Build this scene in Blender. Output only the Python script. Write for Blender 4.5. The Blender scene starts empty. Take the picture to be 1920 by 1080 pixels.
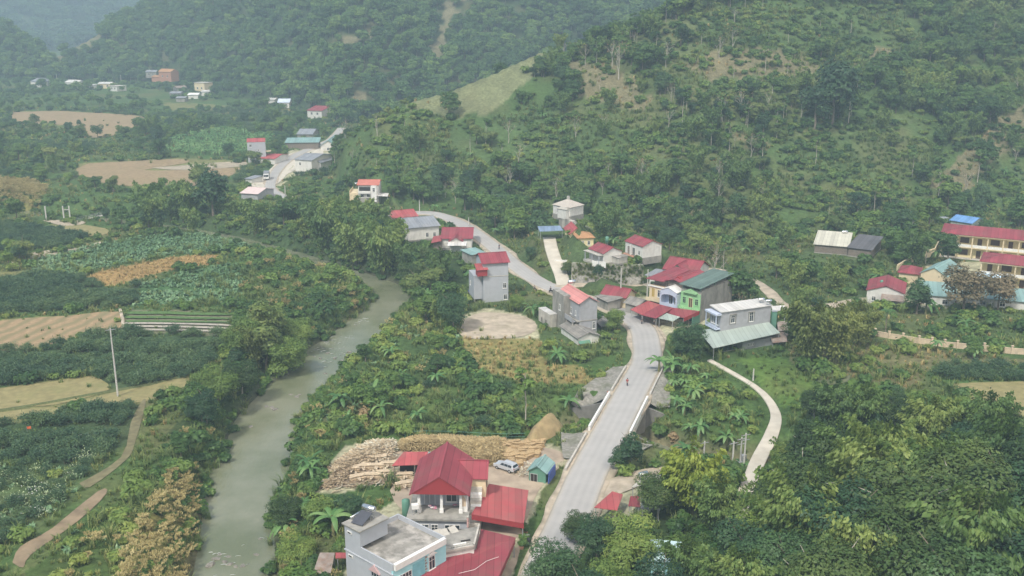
import bpy, bmesh, math, random
import numpy as np
from math import radians, sin, cos, tan, pi, atan2, hypot
from mathutils import Vector, Matrix
from mathutils.geometry import delaunay_2d_cdt

# ------------------------------------------------------------------ camera, sky, sun, exposure
scene = bpy.context.scene
COL = scene.collection
CAM_Z, PITCH, FPX = 75.0, radians(16.0), 1900.0      # focal length in pixels of a 1920 px wide frame
cam_data = bpy.data.cameras.new('camera')
cam_data.sensor_width = 36.0
cam_data.lens = 36.0 * FPX / 1920.0
cam_data.clip_start = 1.0
cam_data.clip_end = 9000.0
cam = bpy.data.objects.new('camera', cam_data)
cam.location = (0, 0, CAM_Z)
cam.rotation_euler = (pi / 2 - PITCH, 0, 0)
COL.objects.link(cam)
scene.camera = cam

SUN_EL, SUN_AZ = radians(52), radians(-35)            # light from the upper left, slightly behind the viewer
world = bpy.data.worlds.new('World')
scene.world = world
world.use_nodes = True
wn = world.node_tree.nodes
sky = wn.new('ShaderNodeTexSky')
sky.sky_type = 'NISHITA'
sky.sun_disc = False
sky.sun_elevation = SUN_EL
sky.sun_rotation = radians(180) + SUN_AZ
sky.air_density = 1.2
sky.dust_density = 6.0
bg = wn['Background']
bg.inputs['Strength'].default_value = 0.09
world.node_tree.links.new(sky.outputs[0], bg.inputs[0])

sd = bpy.data.lights.new('sun', 'SUN')
sd.energy = 2.9
sd.angle = radians(6)
sd.color = (1.0, 0.95, 0.87)
sun = bpy.data.objects.new('sun', sd)
# direction to the sun: behind and left of the camera
sdir = Vector((sin(SUN_AZ) * cos(SUN_EL), -cos(SUN_AZ) * cos(SUN_EL), sin(SUN_EL)))
sun.rotation_euler = sdir.to_track_quat('Z', 'Y').to_euler()
COL.objects.link(sun)

scene.view_settings.view_transform = 'Standard'
scene.view_settings.look = 'None'
scene.view_settings.exposure = 0.8
scene.view_settings.gamma = 1.0
scene.render.engine = 'CYCLES'
scene.cycles.max_bounces = 5
scene.cycles.diffuse_bounces = 3
scene.cycles.glossy_bounces = 2
scene.cycles.transmission_bounces = 2
scene.cycles.volume_bounces = 1
scene.cycles.use_denoising = True
NOGO = []          # world polygons of building footprints and tracks; plants keep off them
HAZE_DENSITY = 0.00043
LEAF_K = 1.75

rng = np.random.default_rng(7)
random.seed(7)

# ------------------------------------------------------------------ picking: photo pixel -> place
def ray(px, py):
    a, b = (px - 960.0) / FPX, (540.0 - py) / FPX
    return (a, cos(PITCH) + sin(PITCH) * b, -sin(PITCH) + cos(PITCH) * b)

def P(px, py, z=0.0):
    d = ray(px, py)
    t = (z - CAM_Z) / d[2]
    return Vector((d[0] * t, d[1] * t, z))

def PY(px, py, y):                                    # point on the ray at depth y
    d = ray(px, py)
    t = y / d[1]
    return Vector((d[0] * t, y, CAM_Z + d[2] * t))

def proj(x, y, z):
    dz = z - CAM_Z
    w = y * cos(PITCH) - dz * sin(PITCH)
    v = y * sin(PITCH) + dz * cos(PITCH)
    return 960 + FPX * x / w, 540 - FPX * v / w

# ------------------------------------------------------------------ noise
_perm = np.random.default_rng(3).random((256, 256))
def vnoise(x, y):
    xi = np.floor(x).astype(int); yi = np.floor(y).astype(int)
    fx = x - xi; fy = y - yi
    fx = fx * fx * (3 - 2 * fx); fy = fy * fy * (3 - 2 * fy)
    g = lambda a, b: _perm[a & 255, b & 255]
    return ((g(xi, yi) * (1 - fx) + g(xi + 1, yi) * fx) * (1 - fy)
            + (g(xi, yi + 1) * (1 - fx) + g(xi + 1, yi + 1) * fx) * fy)
def fbm(x, y, s, o=4, seed=0):
    x = np.asarray(x, float) / s + seed * 17.3; y = np.asarray(y, float) / s + seed * 9.1
    a, t, r = 0.5, 0, 0
    for k in range(o):
        r = r + a * vnoise(x, y); t += a
        x, y, a = x * 2.03 + 11.7, y * 2.03 + 5.3, a * 0.5
    return r / t
def sstep(t):
    t = np.clip(t, 0, 1); return t * t * (3 - 2 * t)

def dist_poly(X, Y, pts):                             # distance to an open polyline; also z interpolated along it
    best = np.full(X.shape, 1e9); bz = np.zeros(X.shape)
    for a, b in zip(pts[:-1], pts[1:]):
        dx, dy = b[0] - a[0], b[1] - a[1]
        L = dx * dx + dy * dy + 1e-9
        t = np.clip(((X - a[0]) * dx + (Y - a[1]) * dy) / L, 0, 1)
        d = np.hypot(X - a[0] - t * dx, Y - a[1] - t * dy)
        m = d < best
        best = np.where(m, d, best)
        if len(a) > 2: bz = np.where(m, a[2] + t * (b[2] - a[2]), bz)
    return best, bz
def in_poly(X, Y, pts):
    c = np.zeros(X.shape, bool)
    n = len(pts)
    for i in range(n):
        x1, y1 = pts[i][0], pts[i][1]; x2, y2 = pts[(i + 1) % n][0], pts[(i + 1) % n][1]
        if y1 == y2: continue
        c ^= ((y1 > Y) != (y2 > Y)) & (X < (x2 - x1) * (Y - y1) / (y2 - y1) + x1)
    return c
def sd_poly(X, Y, pts):                               # signed distance, negative inside
    d, _ = dist_poly(X, Y, [tuple(p)[:2] for p in pts] + [tuple(pts[0])[:2]])
    return np.where(in_poly(X, Y, pts), -d, d)

def smooth_line(pts, n=6):                            # Catmull-Rom
    out = []
    q = [pts[0]] + list(pts) + [pts[-1]]
    for i in range(1, len(q) - 2):
        p0, p1, p2, p3 = [np.array(v, float) for v in q[i - 1:i + 3]]
        for k in range(n):
            t = k / n
            out.append(tuple(0.5 * (2 * p1 + (p2 - p0) * t + (2 * p0 - 5 * p1 + 4 * p2 - p3) * t * t + (3 * p1 - p0 - 3 * p2 + p3) * t ** 3)))
    out.append(tuple(pts[-1]))
    return out

# ------------------------------------------------------------------ plan of the valley (picked on the photograph, stored as places)
RIV_L = [(360,1200),(380,1080),(394,1000),(398,920),(402,890),(432,858),(445,810),(462,778),(500,738),(520,702),(560,675),(612,640),(670,598),(702,572),(708,552),(690,540),(640,526),(590,508),(540,492),(480,474),(400,455),(300,440),(200,428),(60,415),(-200,400)]
RIV_R = [(497,1200),(497,1080),(496,1000),(492,960),(520,900),(538,850),(545,800),(562,768),(600,730),(632,700),(652,680),(690,650),(722,610),(748,585),(760,562),(752,542),(715,526),(660,508),(610,492),(560,476),(500,460),(415,440),(310,424),(205,412),(60,398),(-200,385)]
WATER_Z = -4.0
riv_l = smooth_line([tuple(P(x, y, WATER_Z))[:2] for x, y in RIV_L], 4)
riv_r = smooth_line([tuple(P(x, y, WATER_Z))[:2] for x, y in RIV_R], 4)
riv_poly = riv_l + riv_r[::-1]
riv_mid = [((a[0] + b[0]) / 2, (a[1] + b[1]) / 2) for a, b in zip(riv_l, riv_r)]

def line3(pts, n=6):
    return smooth_line([tuple(P(x, y, z)) for x, y, z in pts], n)
# main road: left and right edge pixels give its centre line and width
ROAD = line3([(985,1170,.3),(1020,1080,.3),(1062,985,.3),(1097,900,.6),(1128,840,1.2),(1160,780,1.8),(1192,720,1.6),(1212,680,1.0),(1212,645,.6),(1203,615,.5),(1175,590,.5),(1130,570,.5),(1080,556,.5),(1035,540,.5),(1000,522,.6),(965,497,.8),(930,467,1.),(895,440,1.2),(860,418,1.4),(810,400,1.4),(740,400,1.),(660,392,.8),(600,385,.6),(545,374,.4),(510,358,.3),(510,335,.3),(530,308,.3),(560,288,.3),(620,262,.3),(640,240,.3)])
SCHOOL_ROAD = line3([(1040,538,.5),(1110,533,.5),(1200,537,.5),(1260,520,.6),(1330,505,1.),(1400,522,1.),(1440,545,.6),(1470,572,.5),(1540,575,.5),(1620,562,.6),(1700,560,.6)])
UPPER_TRACK = line3([(1057,535,.5),(1052,515,1.6),(1042,490,3.2),(1034,465,4.5),(1030,445,5.5)])
RIGHT_PATH = line3([(1330,675,.4),(1372,698,.2),(1412,722,0),(1440,748,0),(1455,780,0),(1446,815,0),(1428,850,0),(1412,885,0),(1395,930,0),(1380,1000,0)])
STREAM = smooth_line([tuple(P(x, y, -3.5))[:2] for x, y in [(1660,905),(1480,880),(1330,868),(1250,845),(1190,822),(1150,800),(1105,803),(1072,812)]], 5)
# flat pads (pixel polygon, height, soft edge)
PADS = [
    ([(1052,512),(1205,505),(1262,497),(1258,468),(1200,440),(1085,432),(1062,470)], 6.0, 3.0),
    ([(1015,418),(1072,416),(1075,396),(1030,392)], 13.0, 6.0),
    ([(1005,450),(1065,446),(1062,430),(1008,432)], 5.5, 6.0),
    ([(655,372),(728,372),(735,352),(655,352)], 5.0, 6.0),
    ([(1500,480),(1650,482),(1645,452),(1510,450)], 2.5, 6.0),
    ([(1740,440),(1860,425),(1850,405),(1750,410)], 3.0, 5.0),
]
pads = [([tuple(P(x, y, z))[:2] for x, y in poly], z, e) for poly, z, e in PADS]

# hills: foot and crest lines
def fline(rows, s=None, foot=None):
    out = []
    for r in rows:
        px, py = r[0], r[1]
        d = ray(px, py); u = d[0] / d[1]
        if s is None:
            p = P(px, py, 0); out.append((p.x / p.y, p.y, 0.0))
        else:
            yf = np.interp(u, foot[:, 0], foot[:, 1])
            m = -d[2] / d[1]                          # drop per metre of depth
            y = (CAM_Z + s * yf) / (s + m)
            out.append((u, y, (y - yf) * s))
    return np.array(sorted(out))
footA = fline([(605,300),(622,330),(650,362),(700,392),(780,398),(850,396),(1000,402),(1100,415),(1200,432),(1300,455),(1500,435),(1700,408),(1920,392),(2500,380)])
crestA = fline([(605,291),(640,262),(700,222),(765,190),(850,163),(930,133),(1010,97),(1100,92),(1200,60),(1300,10),(1500,-60),(1920,-150),(2500,-200)], 0.45, footA)
footB = fline([(-900,150),(0,152),(300,160),(450,186),(560,203),(640,235),(760,225),(1000,215),(1500,210),(2500,210)])
crestB = fline([(-900,-60),(-200,0),(0,45),(60,78),(98,112),(180,70),(250,22),(310,-8),(420,-80),(700,-180),(900,-220),(1500,-240),(2500,-240)], 0.42, footB)

def hill(u, y, foot, crest, back):
    yf = np.interp(u, foot[:, 0], foot[:, 1]); yc = np.interp(u, crest[:, 0], crest[:, 1]); zc = np.interp(u, crest[:, 0], crest[:, 2])
    t = np.clip((y - yf) / np.maximum(yc - yf, 1), 0, None)
    up = zc * np.minimum(t, 1) ** 1.06
    return np.where(t <= 1, up, zc - (y - yc) * back), t

def H_hills(X, Y):
    Yc = np.maximum(Y, 1.0); u = X / Yc
    za, ta = hill(u, Y, footA, crestA, 0.5)
    za = np.where(u < footA[0, 0], -50, za)
    n1 = fbm(X, Y, 90, 4, 1) - 0.5; n2 = fbm(X, Y, 30, 3, 2) - 0.5
    za = za + np.clip(ta, 0, 1) * np.clip(1.15 - ta, 0, 1) * (n1 * 34) + sstep(ta * 3) * n2 * 5
    zb, tb = hill(u, Y, footB, crestB, 0.35)
    rid = 1 - np.abs(2 * fbm(X + Y * 0.3, Y * 0.6, 150, 4, 3) - 1)
    zb = zb + np.clip(tb * 1.6, 0, 1) * np.clip(1.2 - tb, 0, 1) * (rid - 0.75) * 90
    zd = (Y - 1650) * 0.42 + (fbm(X, Y, 420, 5, 4) - 0.5) * 260 * np.clip((Y - 1650) / 500, 0, 1)
    zd = np.minimum(zd, 640 + (fbm(X, Y, 300, 3, 5) - .5) * 100)
    return np.maximum(np.maximum(za, zb), zd)

# roads cut and fill: (line, half width of the bed, side slope)
CUTS = [(ROAD, 5.0, 0.6), (SCHOOL_ROAD, 3.2, 0.7), (UPPER_TRACK, 2.6, 0.7), (RIGHT_PATH, 2.2, 0.6)]
def H(X, Y, fine=True):
    X = np.asarray(X, float); Y = np.asarray(Y, float)
    z = (fbm(X, Y, 25, 3, 8) - 0.5) * 1.2 + (fbm(X, Y, 5, 2, 9) - .5) * 0.25
    h = H_hills(X, Y)
    k = 3.0                                            # soft join of valley floor and hill
    z = np.where(h > z + k, h, np.where(h < z - k, z, z + (h - z + k) ** 2 / (4 * k)))
    near = (Y < 720) & (Y > 60)
    if near.any():
        x, y, zz = X[near], Y[near], z[near]
        for poly, pz, e in pads:
            sd = sd_poly(x, y, poly)
            w = np.where(zz > pz, np.maximum(e, np.abs(zz - pz) * 1.0), e)
            zz = np.where(sd < 0, pz, pz + (zz - pz) * sstep(sd / w))
        for ln, hw, sl in CUTS:
            d, rz = dist_poly(x, y, ln)
            rz = rz - 0.22
            out = np.maximum(d - hw, 0)
            target = np.where(zz > rz, np.minimum(zz, rz + out * 1.2), np.maximum(zz, rz - out * sl))
            zz = np.where(d < hw, rz, target)
        sd = sd_poly(x, y, riv_poly)
        bank = -5.4 + sstep((sd + 1.5) / 9.0) * 5.4 + np.clip(zz, 0, 3)*sstep(sd/9)
        zz = np.where(sd < 7.5, np.minimum(bank, zz), zz)
        d, _ = dist_poly(x, y, STREAM)
        g = -4.6 + np.maximum(d - 2.8, 0) * 1.25
        zz = np.minimum(zz, g)
        z = z.copy(); z[near] = zz
    return z
def Hs(x, y): return float(H(np.array([x]), np.array([y]))[0])

def G(px, py):                                         # where the view ray through a photo pixel meets the ground
    d = ray(px, py)
    ys = np.concatenate([np.arange(90, 700, 1.0), np.arange(700, 3400, 5.0)])
    zs = CAM_Z + d[2] / d[1] * ys
    xs = d[0] / d[1] * ys
    k = np.nonzero(zs < H(xs, ys))[0]
    i = k[0] if len(k) else len(ys) - 1
    return Vector((xs[i], ys[i], float(H(xs[i:i+1], ys[i:i+1])[0])))
def Gp(pts): return [tuple(G(*p)) for p in pts]

# ------------------------------------------------------------------ object helpers
def tag(o, label=None, cat=None, group=None, kind=None):
    if label: o['label'] = label
    if cat: o['category'] = cat
    if group: o['group'] = group
    if kind: o['kind'] = kind
    return o
def link(name, me, mat=None, parent=None, loc=None):
    o = bpy.data.objects.new(name, me)
    COL.objects.link(o)
    if mat is not None and me is not None and len(me.materials) == 0: me.materials.append(mat)
    if parent is not None: o.parent = parent
    if loc is not None: o.location = loc
    return o
def empty(name, loc=(0, 0, 0), rz=0.0):
    o = bpy.data.objects.new(name, None)
    o.empty_display_size = 0.5
    o.location = loc; o.rotation_euler = (0, 0, rz)
    COL.objects.link(o)
    return o
def mesh_np(name, V, F, mat=None, tint=None, smooth=False):
    V = np.asarray(V, np.float32); F = np.asarray(F, np.int32)
    me = bpy.data.meshes.new(name)
    n = F.shape[1]
    me.vertices.add(len(V)); me.vertices.foreach_set('co', V.ravel())
    me.loops.add(F.size); me.loops.foreach_set('vertex_index', F.ravel())
    me.polygons.add(len(F)); me.polygons.foreach_set('loop_start', np.arange(0, F.size, n, dtype=np.int32))
    me.update(calc_edges=True)
    if tint is not None:
        at = me.attributes.new('tint', 'FLOAT', 'FACE'); at.data.foreach_set('value', np.asarray(tint, np.float32))
    if smooth: me.polygons.foreach_set('use_smooth', np.ones(len(F), bool))
    if mat is not None: me.materials.append(mat)
    return me
def drape(name, poly, mat, off=0.12, step=2.0, zf=None, holes=None):
    """a sheet clipped to a world polygon, lying on the ground (or on zf)"""
    pts = [Vector((p[0], p[1])) for p in poly]
    b = []
    for a, c in zip(pts, pts[1:] + pts[:1]):
        n = max(1, int((c - a).length / step))
        for k in range(n): b.append(a.lerp(c, k / n))
    nb = len(b)
    X0, X1 = min(p.x for p in b), max(p.x for p in b); Y0, Y1 = min(p.y for p in b), max(p.y for p in b)
    gx, gy = np.meshgrid(np.arange(X0 + step * .3, X1, step), np.arange(Y0 + step * .3, Y1, step))
    gx = gx.ravel(); gy = gy.ravel()
    sd = sd_poly(gx, gy, [tuple(p) for p in b])
    gx = gx[sd < -step * .4]; gy = gy[sd < -step * .4]
    vs = b + [Vector((x, y)) for x, y in zip(gx, gy)]
    r = delaunay_2d_cdt(vs, [(i, (i + 1) % nb) for i in range(nb)], [], 1, 1e-4)
    V = np.array([(v.x, v.y) for v in r[0]])
    z = (H(V[:, 0], V[:, 1]) if zf is None else zf(V[:, 0], V[:, 1])) + off
    F = np.array([f if len(f) == 3 else f[:3] for f in r[2]])
    e1 = V[F[:, 1]] - V[F[:, 0]]; e2 = V[F[:, 2]] - V[F[:, 0]]
    fl = (e1[:, 0] * e2[:, 1] - e1[:, 1] * e2[:, 0]) < 0
    F[fl] = F[fl][:, ::-1]
    me = mesh_np(name, np.column_stack([V, z]), F, mat, smooth=True)
    return link(name, me)
def ribbon_poly(line, hwL, hwR=None):
    hwR = hwL if hwR is None else hwR
    L, R = [], []
    for i, p in enumerate(line):
        a = line[max(i - 1, 0)]; b = line[min(i + 1, len(line) - 1)]
        dx, dy = b[0] - a[0], b[1] - a[1]; l = hypot(dx, dy) + 1e-9
        nx, ny = -dy / l, dx / l
        wl = hwL[i] if hasattr(hwL, '__len__') else hwL; wr = hwR[i] if hasattr(hwR, '__len__') else hwR
        L.append((p[0] + nx * wl, p[1] + ny * wl)); R.append((p[0] - nx * wr, p[1] - ny * wr))
    return L, R

# ------------------------------------------------------------------ materials
MATS = {}
def mat(name, col, rough=0.8, var=0.12, scale=1.5, spec=0.3, metal=0.0, bump=0.0, bscale=8.0, stain=0.0, stain_col=(0.12, 0.11, 0.09), sscale=0.6, wave=None, backcol=None):
    if name in MATS: return MATS[name]
    m = bpy.data.materials.new(name); m.use_nodes = True
    nt = m.node_tree; N = nt.nodes; L = nt.links
    b = N['Principled BSDF']
    b.inputs['Roughness'].default_value = rough; b.inputs['Metallic'].default_value = metal
    b.inputs['Specular IOR Level'].default_value = spec
    tc = N.new('ShaderNodeTexCoord')
    no = N.new('ShaderNodeTexNoise'); no.inputs['Scale'].default_value = scale; no.inputs['Detail'].default_value = 6
    L.new(tc.outputs['Object'], no.inputs['Vector'])
    rp = N.new('ShaderNodeValToRGB')
    c = np.array(col)
    rp.color_ramp.elements[0].position = 0.3; rp.color_ramp.elements[1].position = 0.7
    rp.color_ramp.elements[0].color = (*np.clip(c * (1 - var), 0, 1), 1); rp.color_ramp.elements[1].color = (*np.clip(c * (1 + var), 0, 1), 1)
    L.new(no.outputs['Fac'], rp.inputs['Fac'])
    out = rp.outputs['Color']
    if stain > 0:
        n2 = N.new('ShaderNodeTexNoise'); n2.inputs['Scale'].default_value = sscale; n2.inputs['Detail'].default_value = 8; n2.inputs['Roughness'].default_value = 0.65
        mp = N.new('ShaderNodeMapping'); mp.inputs['Scale'].default_value = (1, 1, 0.35)
        L.new(tc.outputs['Object'], mp.inputs['Vector']); L.new(mp.outputs['Vector'], n2.inputs['Vector'])
        r2 = N.new('ShaderNodeMapRange'); r2.inputs['From Min'].default_value = 0.48; r2.inputs['From Max'].default_value = 0.68; r2.inputs['To Max'].default_value = stain
        L.new(n2.outputs['Fac'], r2.inputs['Value'])
        mx = N.new('ShaderNodeMix'); mx.data_type = 'RGBA'
        L.new(r2.outputs['Result'], mx.inputs['Factor']); L.new(out, mx.inputs['A']); mx.inputs['B'].default_value = (*stain_col, 1)
        out = mx.outputs['Result']
    if wave:                                           # overlapping sheets a metre wide, each weathered a little differently
        sx = N.new('ShaderNodeSeparateXYZ'); L.new(tc.outputs['Object'], sx.inputs[0])
        fr = N.new('ShaderNodeMath'); fr.operation = 'FRACT'; L.new(sx.outputs['X'], fr.inputs[0])
        gt = N.new('ShaderNodeMath'); gt.operation = 'GREATER_THAN'; gt.inputs[1].default_value = .88; L.new(fr.outputs[0], gt.inputs[0])
        fl = N.new('ShaderNodeMath'); fl.operation = 'FLOOR'; L.new(sx.outputs['X'], fl.inputs[0])
        wn_ = N.new('ShaderNodeTexWhiteNoise'); wn_.noise_dimensions = '1D'; L.new(fl.outputs[0], wn_.inputs['W'])
        m1 = N.new('ShaderNodeMath'); m1.operation = 'MULTIPLY_ADD'; m1.inputs[1].default_value = .22; m1.inputs[2].default_value = .88; L.new(wn_.outputs['Value'], m1.inputs[0])
        m2 = N.new('ShaderNodeMath'); m2.operation = 'MULTIPLY_ADD'; m2.inputs[1].default_value = -.22; L.new(gt.outputs[0], m2.inputs[0]); L.new(m1.outputs[0], m2.inputs[2])
        vs = N.new('ShaderNodeVectorMath'); vs.operation = 'SCALE'; L.new(out, vs.inputs[0]); L.new(m2.outputs[0], vs.inputs['Scale']); out = vs.outputs[0]
    L.new(out, b.inputs['Base Color'])
    if wave:                                           # pressed ribs of sheet metal: fine relief along local x
        wv = N.new('ShaderNodeTexWave'); wv.inputs['Scale'].default_value = wave; wv.bands_direction = 'X'; wv.wave_profile = 'SIN'
        L.new(tc.outputs['Object'], wv.inputs['Vector'])
        bp = N.new('ShaderNodeBump'); bp.inputs['Strength'].default_value = 0.6; bp.inputs['Distance'].default_value = 0.06
        L.new(wv.outputs['Fac'], bp.inputs['Height']); L.new(bp.outputs['Normal'], b.inputs['Normal'])
    elif bump > 0:
        n3 = N.new('ShaderNodeTexNoise'); n3.inputs['Scale'].default_value = bscale; n3.inputs['Detail'].default_value = 5
        L.new(tc.outputs['Object'], n3.inputs['Vector'])
        bp = N.new('ShaderNodeBump'); bp.inputs['Strength'].default_value = 0.7; bp.inputs['Distance'].default_value = bump
        L.new(n3.outputs['Fac'], bp.inputs['Height']); L.new(bp.outputs['Normal'], b.inputs['Normal'])
    MATS[name] = m
    return m

def leaf_mat(name, c0, c1, c2, rough=0.55, trans=0.18, vary=1.0):
    """c0..c2: natural range of the leaf colour; varies per plant and per spray of leaves"""
    if name in MATS: return MATS[name]
    c0, c1, c2 = [tuple(min(v * LEAF_K * k_, .6) for v, k_ in zip(c, (1.01, 1.03, .97))) for c in (c0, c1, c2)]
    m = bpy.data.materials.new(name); m.use_nodes = True
    nt = m.node_tree; N = nt.nodes; L = nt.links
    b = N['Principled BSDF']; b.inputs['Roughness'].default_value = rough; b.inputs['Specular IOR Level'].default_value = 0.35
    at = N.new('ShaderNodeAttribute'); at.attribute_name = 'tint'
    oi = N.new('ShaderNodeObjectInfo')
    a1 = N.new('ShaderNodeMath'); a1.operation = 'MULTIPLY_ADD'; a1.inputs[1].default_value = 0.55; a1.inputs[2].default_value = 0.0
    L.new(at.outputs['Fac'], a1.inputs[0])
    a2 = N.new('ShaderNodeMath'); a2.operation = 'MULTIPLY_ADD'; a2.inputs[1].default_value = 0.45 * vary
    L.new(oi.outputs['Random'], a2.inputs[0]); L.new(a1.outputs[0], a2.inputs[2])
    gn = N.new('ShaderNodeTexNoise'); gn.inputs['Scale'].default_value = 0.03; gn.inputs['Detail'].default_value = 3
    L.new(oi.outputs['Location'], gn.inputs['Vector'])
    a3 = N.new('ShaderNodeMath'); a3.operation = 'MULTIPLY_ADD'; a3.inputs[1].default_value = 1.5; L.new(gn.outputs['Fac'], a3.inputs[0])
    a4 = N.new('ShaderNodeMath'); a4.operation = 'ADD'; a4.inputs[1].default_value = -0.75; L.new(a2.outputs[0], a4.inputs[0]); L.new(a4.outputs[0], a3.inputs[2])
    rp = N.new('ShaderNodeValToRGB')
    e = rp.color_ramp.elements
    e[0].position = 0.1; e[0].color = (*c0, 1); e[1].position = 0.95; e[1].color = (*c2, 1)
    k = e.new(0.5); k.color = (*c1, 1)
    L.new(a3.outputs[0], rp.inputs['Fac'])
    L.new(rp.outputs['Color'], b.inputs['Base Color'])
    tr = N.new('ShaderNodeBsdfTranslucent'); L.new(rp.outputs['Color'], tr.inputs['Color'])
    ms = N.new('ShaderNodeMixShader'); ms.inputs['Fac'].default_value = trans
    L.new(b.outputs[0], ms.inputs[1]); L.new(tr.outputs[0], ms.inputs[2])
    L.new(ms.outputs[0], N['Material Output'].inputs['Surface'])
    MATS[name] = m
    return m
# ------------------------------------------------------------------ plant shapes
def quads(centre, nrm, up, L, W, bend=0.0):
    """leaf sprays: one four-cornered leaf per row"""
    n = nrm / (np.linalg.norm(nrm, axis=1, keepdims=True) + 1e-9)
    a = np.cross(n, up); la = np.linalg.norm(a, axis=1, keepdims=True)
    a = np.where(la > 1e-3, a / (la + 1e-9), np.array([[1., 0, 0]])); b = np.cross(n, a)
    L = np.reshape(L, (-1, 1)); W = np.reshape(W, (-1, 1))
    v0 = centre - b * L / 2; v2 = centre + b * L / 2 - n * bend * L
    v1 = centre + a * W / 2 + n * 0.08 * W; v3 = centre - a * W / 2 + n * 0.08 * W
    V = np.stack([v0, v1, v2, v3], 1).reshape(-1, 3)
    return V, np.arange(len(V)).reshape(-1, 4)
def unit(r, n):
    v = r.normal(size=(n, 3)); return v / np.linalg.norm(v, axis=1, keepdims=True)
def cloud(r, lobes, n, leaf, shell=0.72, droop=0.0, aspect=0.55, under=0.35, rnd=0.42):
    lobes = np.array(lobes, float)
    w = lobes[:, 3] * lobes[:, 4]; w = w / w.sum()
    k = r.choice(len(lobes), n, p=w)
    d = unit(r, n); d[:, 2] = np.where(r.random(n) < under, d[:, 2], np.abs(d[:, 2]))
    rad = shell + (1.06 - shell) * r.random(n) ** 0.6
    bump = 1 + 0.16 * np.sin(d[:, 0] * 7 + k) * np.sin(d[:, 1] * 6 + k * 2) + 0.1 * np.sin(d[:, 2] * 11 + k)
    c = lobes[k, :3] + d * lobes[k][:, [3, 3, 4]] * (rad * bump)[:, None]
    nr = d * 0.8 + unit(r, n) * rnd + np.array([[0, 0, 0.5]])
    up = unit(r, n)
    s = leaf * (0.6 + 0.8 * r.random(n))
    V, F = quads(c, nr, up, s * 1.25, s * 1.25 * aspect, droop)
    lt = r.random(len(lobes))
    t = np.clip(0.55 * lt[k] + 0.5 * r.random(n) , 0, 1)
    return V, F, t
def tube(path, rad, sides=6):
    path = np.array(path, float); V = []; F = []
    for i, p in enumerate(path):
        a = path[max(i - 1, 0)]; b = path[min(i + 1, len(path) - 1)]
        t = b - a; t = t / (np.linalg.norm(t) + 1e-9)
        x = np.cross(t, [0.3, 0.9, 0.1]); x /= np.linalg.norm(x) + 1e-9; y = np.cross(t, x)
        for s in range(sides):
            th = 2 * pi * s / sides
            V.append(p + rad[i] * (cos(th) * x + sin(th) * y))
    for i in range(len(path) - 1):
        for s in range(sides):
            s2 = (s + 1) % sides
            F.append((i * sides + s, i * sides + s2, (i + 1) * sides + s2, (i + 1) * sides + s))
    return np.array(V), np.array(F)
def join(parts):
    V, F, T, o = [], [], [], 0
    for p in parts:
        V.append(p[0]); F.append(p[1] + o); o += len(p[0])
        T.append(p[2] if len(p) > 2 else np.full(len(p[1]), .5))
    return np.concatenate(V), np.concatenate(F), np.concatenate(T)
def limbs(r, h, spread, n, r0, start=0.35, sides=6, wob=0.15):
    parts = []
    top = np.array([r.normal() * wob, r.normal() * wob, h * 0.8])
    mid = top * 0.5 + np.array([r.normal() * wob, r.normal() * wob, 0])
    parts.append(tube([(0, 0, -0.4), (0.02, 0, h * .15), mid, top], [r0 * 1.25, r0, r0 * .75, r0 * .3], sides))
    for k in range(n):
        a = 2 * pi * (k + r.random()) / n; z0 = h * (start + (0.75 - start) * r.random())
        rr = spread * (0.5 + 0.5 * r.random())
        p0 = np.array([0, 0, z0]) + (mid if z0 > h * .4 else mid * z0 / (h * .5)) * np.array([1, 1, 0])
        p1 = p0 + np.array([cos(a) * rr * .5, sin(a) * rr * .5, h * .12]); p2 = p0 + np.array([cos(a) * rr, sin(a) * rr, h * .2 + r.random() * h * .1])
        parts.append(tube([p0, p1, p2], [r0 * .5, r0 * .3, r0 * .1], 5))
    return parts
def g_broad(seed, h=8, R=3.2, n=2600, leaf=0.46, lobes=9, flat=0.8, n_l=5):
    r = np.random.default_rng(seed); L = []
    L.append((0, 0, h * .62, R * .7, R * .7 * flat))
    for k in range(lobes):
        a = 2 * pi * k / lobes + r.random(); q = R * (0.35 + 0.35 * r.random()); s = R * (0.3 + 0.24 * r.random())
        z = h * (0.42 + 0.5 * r.random()) - (q / R) * h * .08
        L.append((cos(a) * q, sin(a) * q, z, s, s * flat))
    V, F, t = cloud(r, L, n, leaf)
    T = join(limbs(r, h, R * .8, n_l, h * .022 + .03))
    return (V, F, t), T
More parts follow.
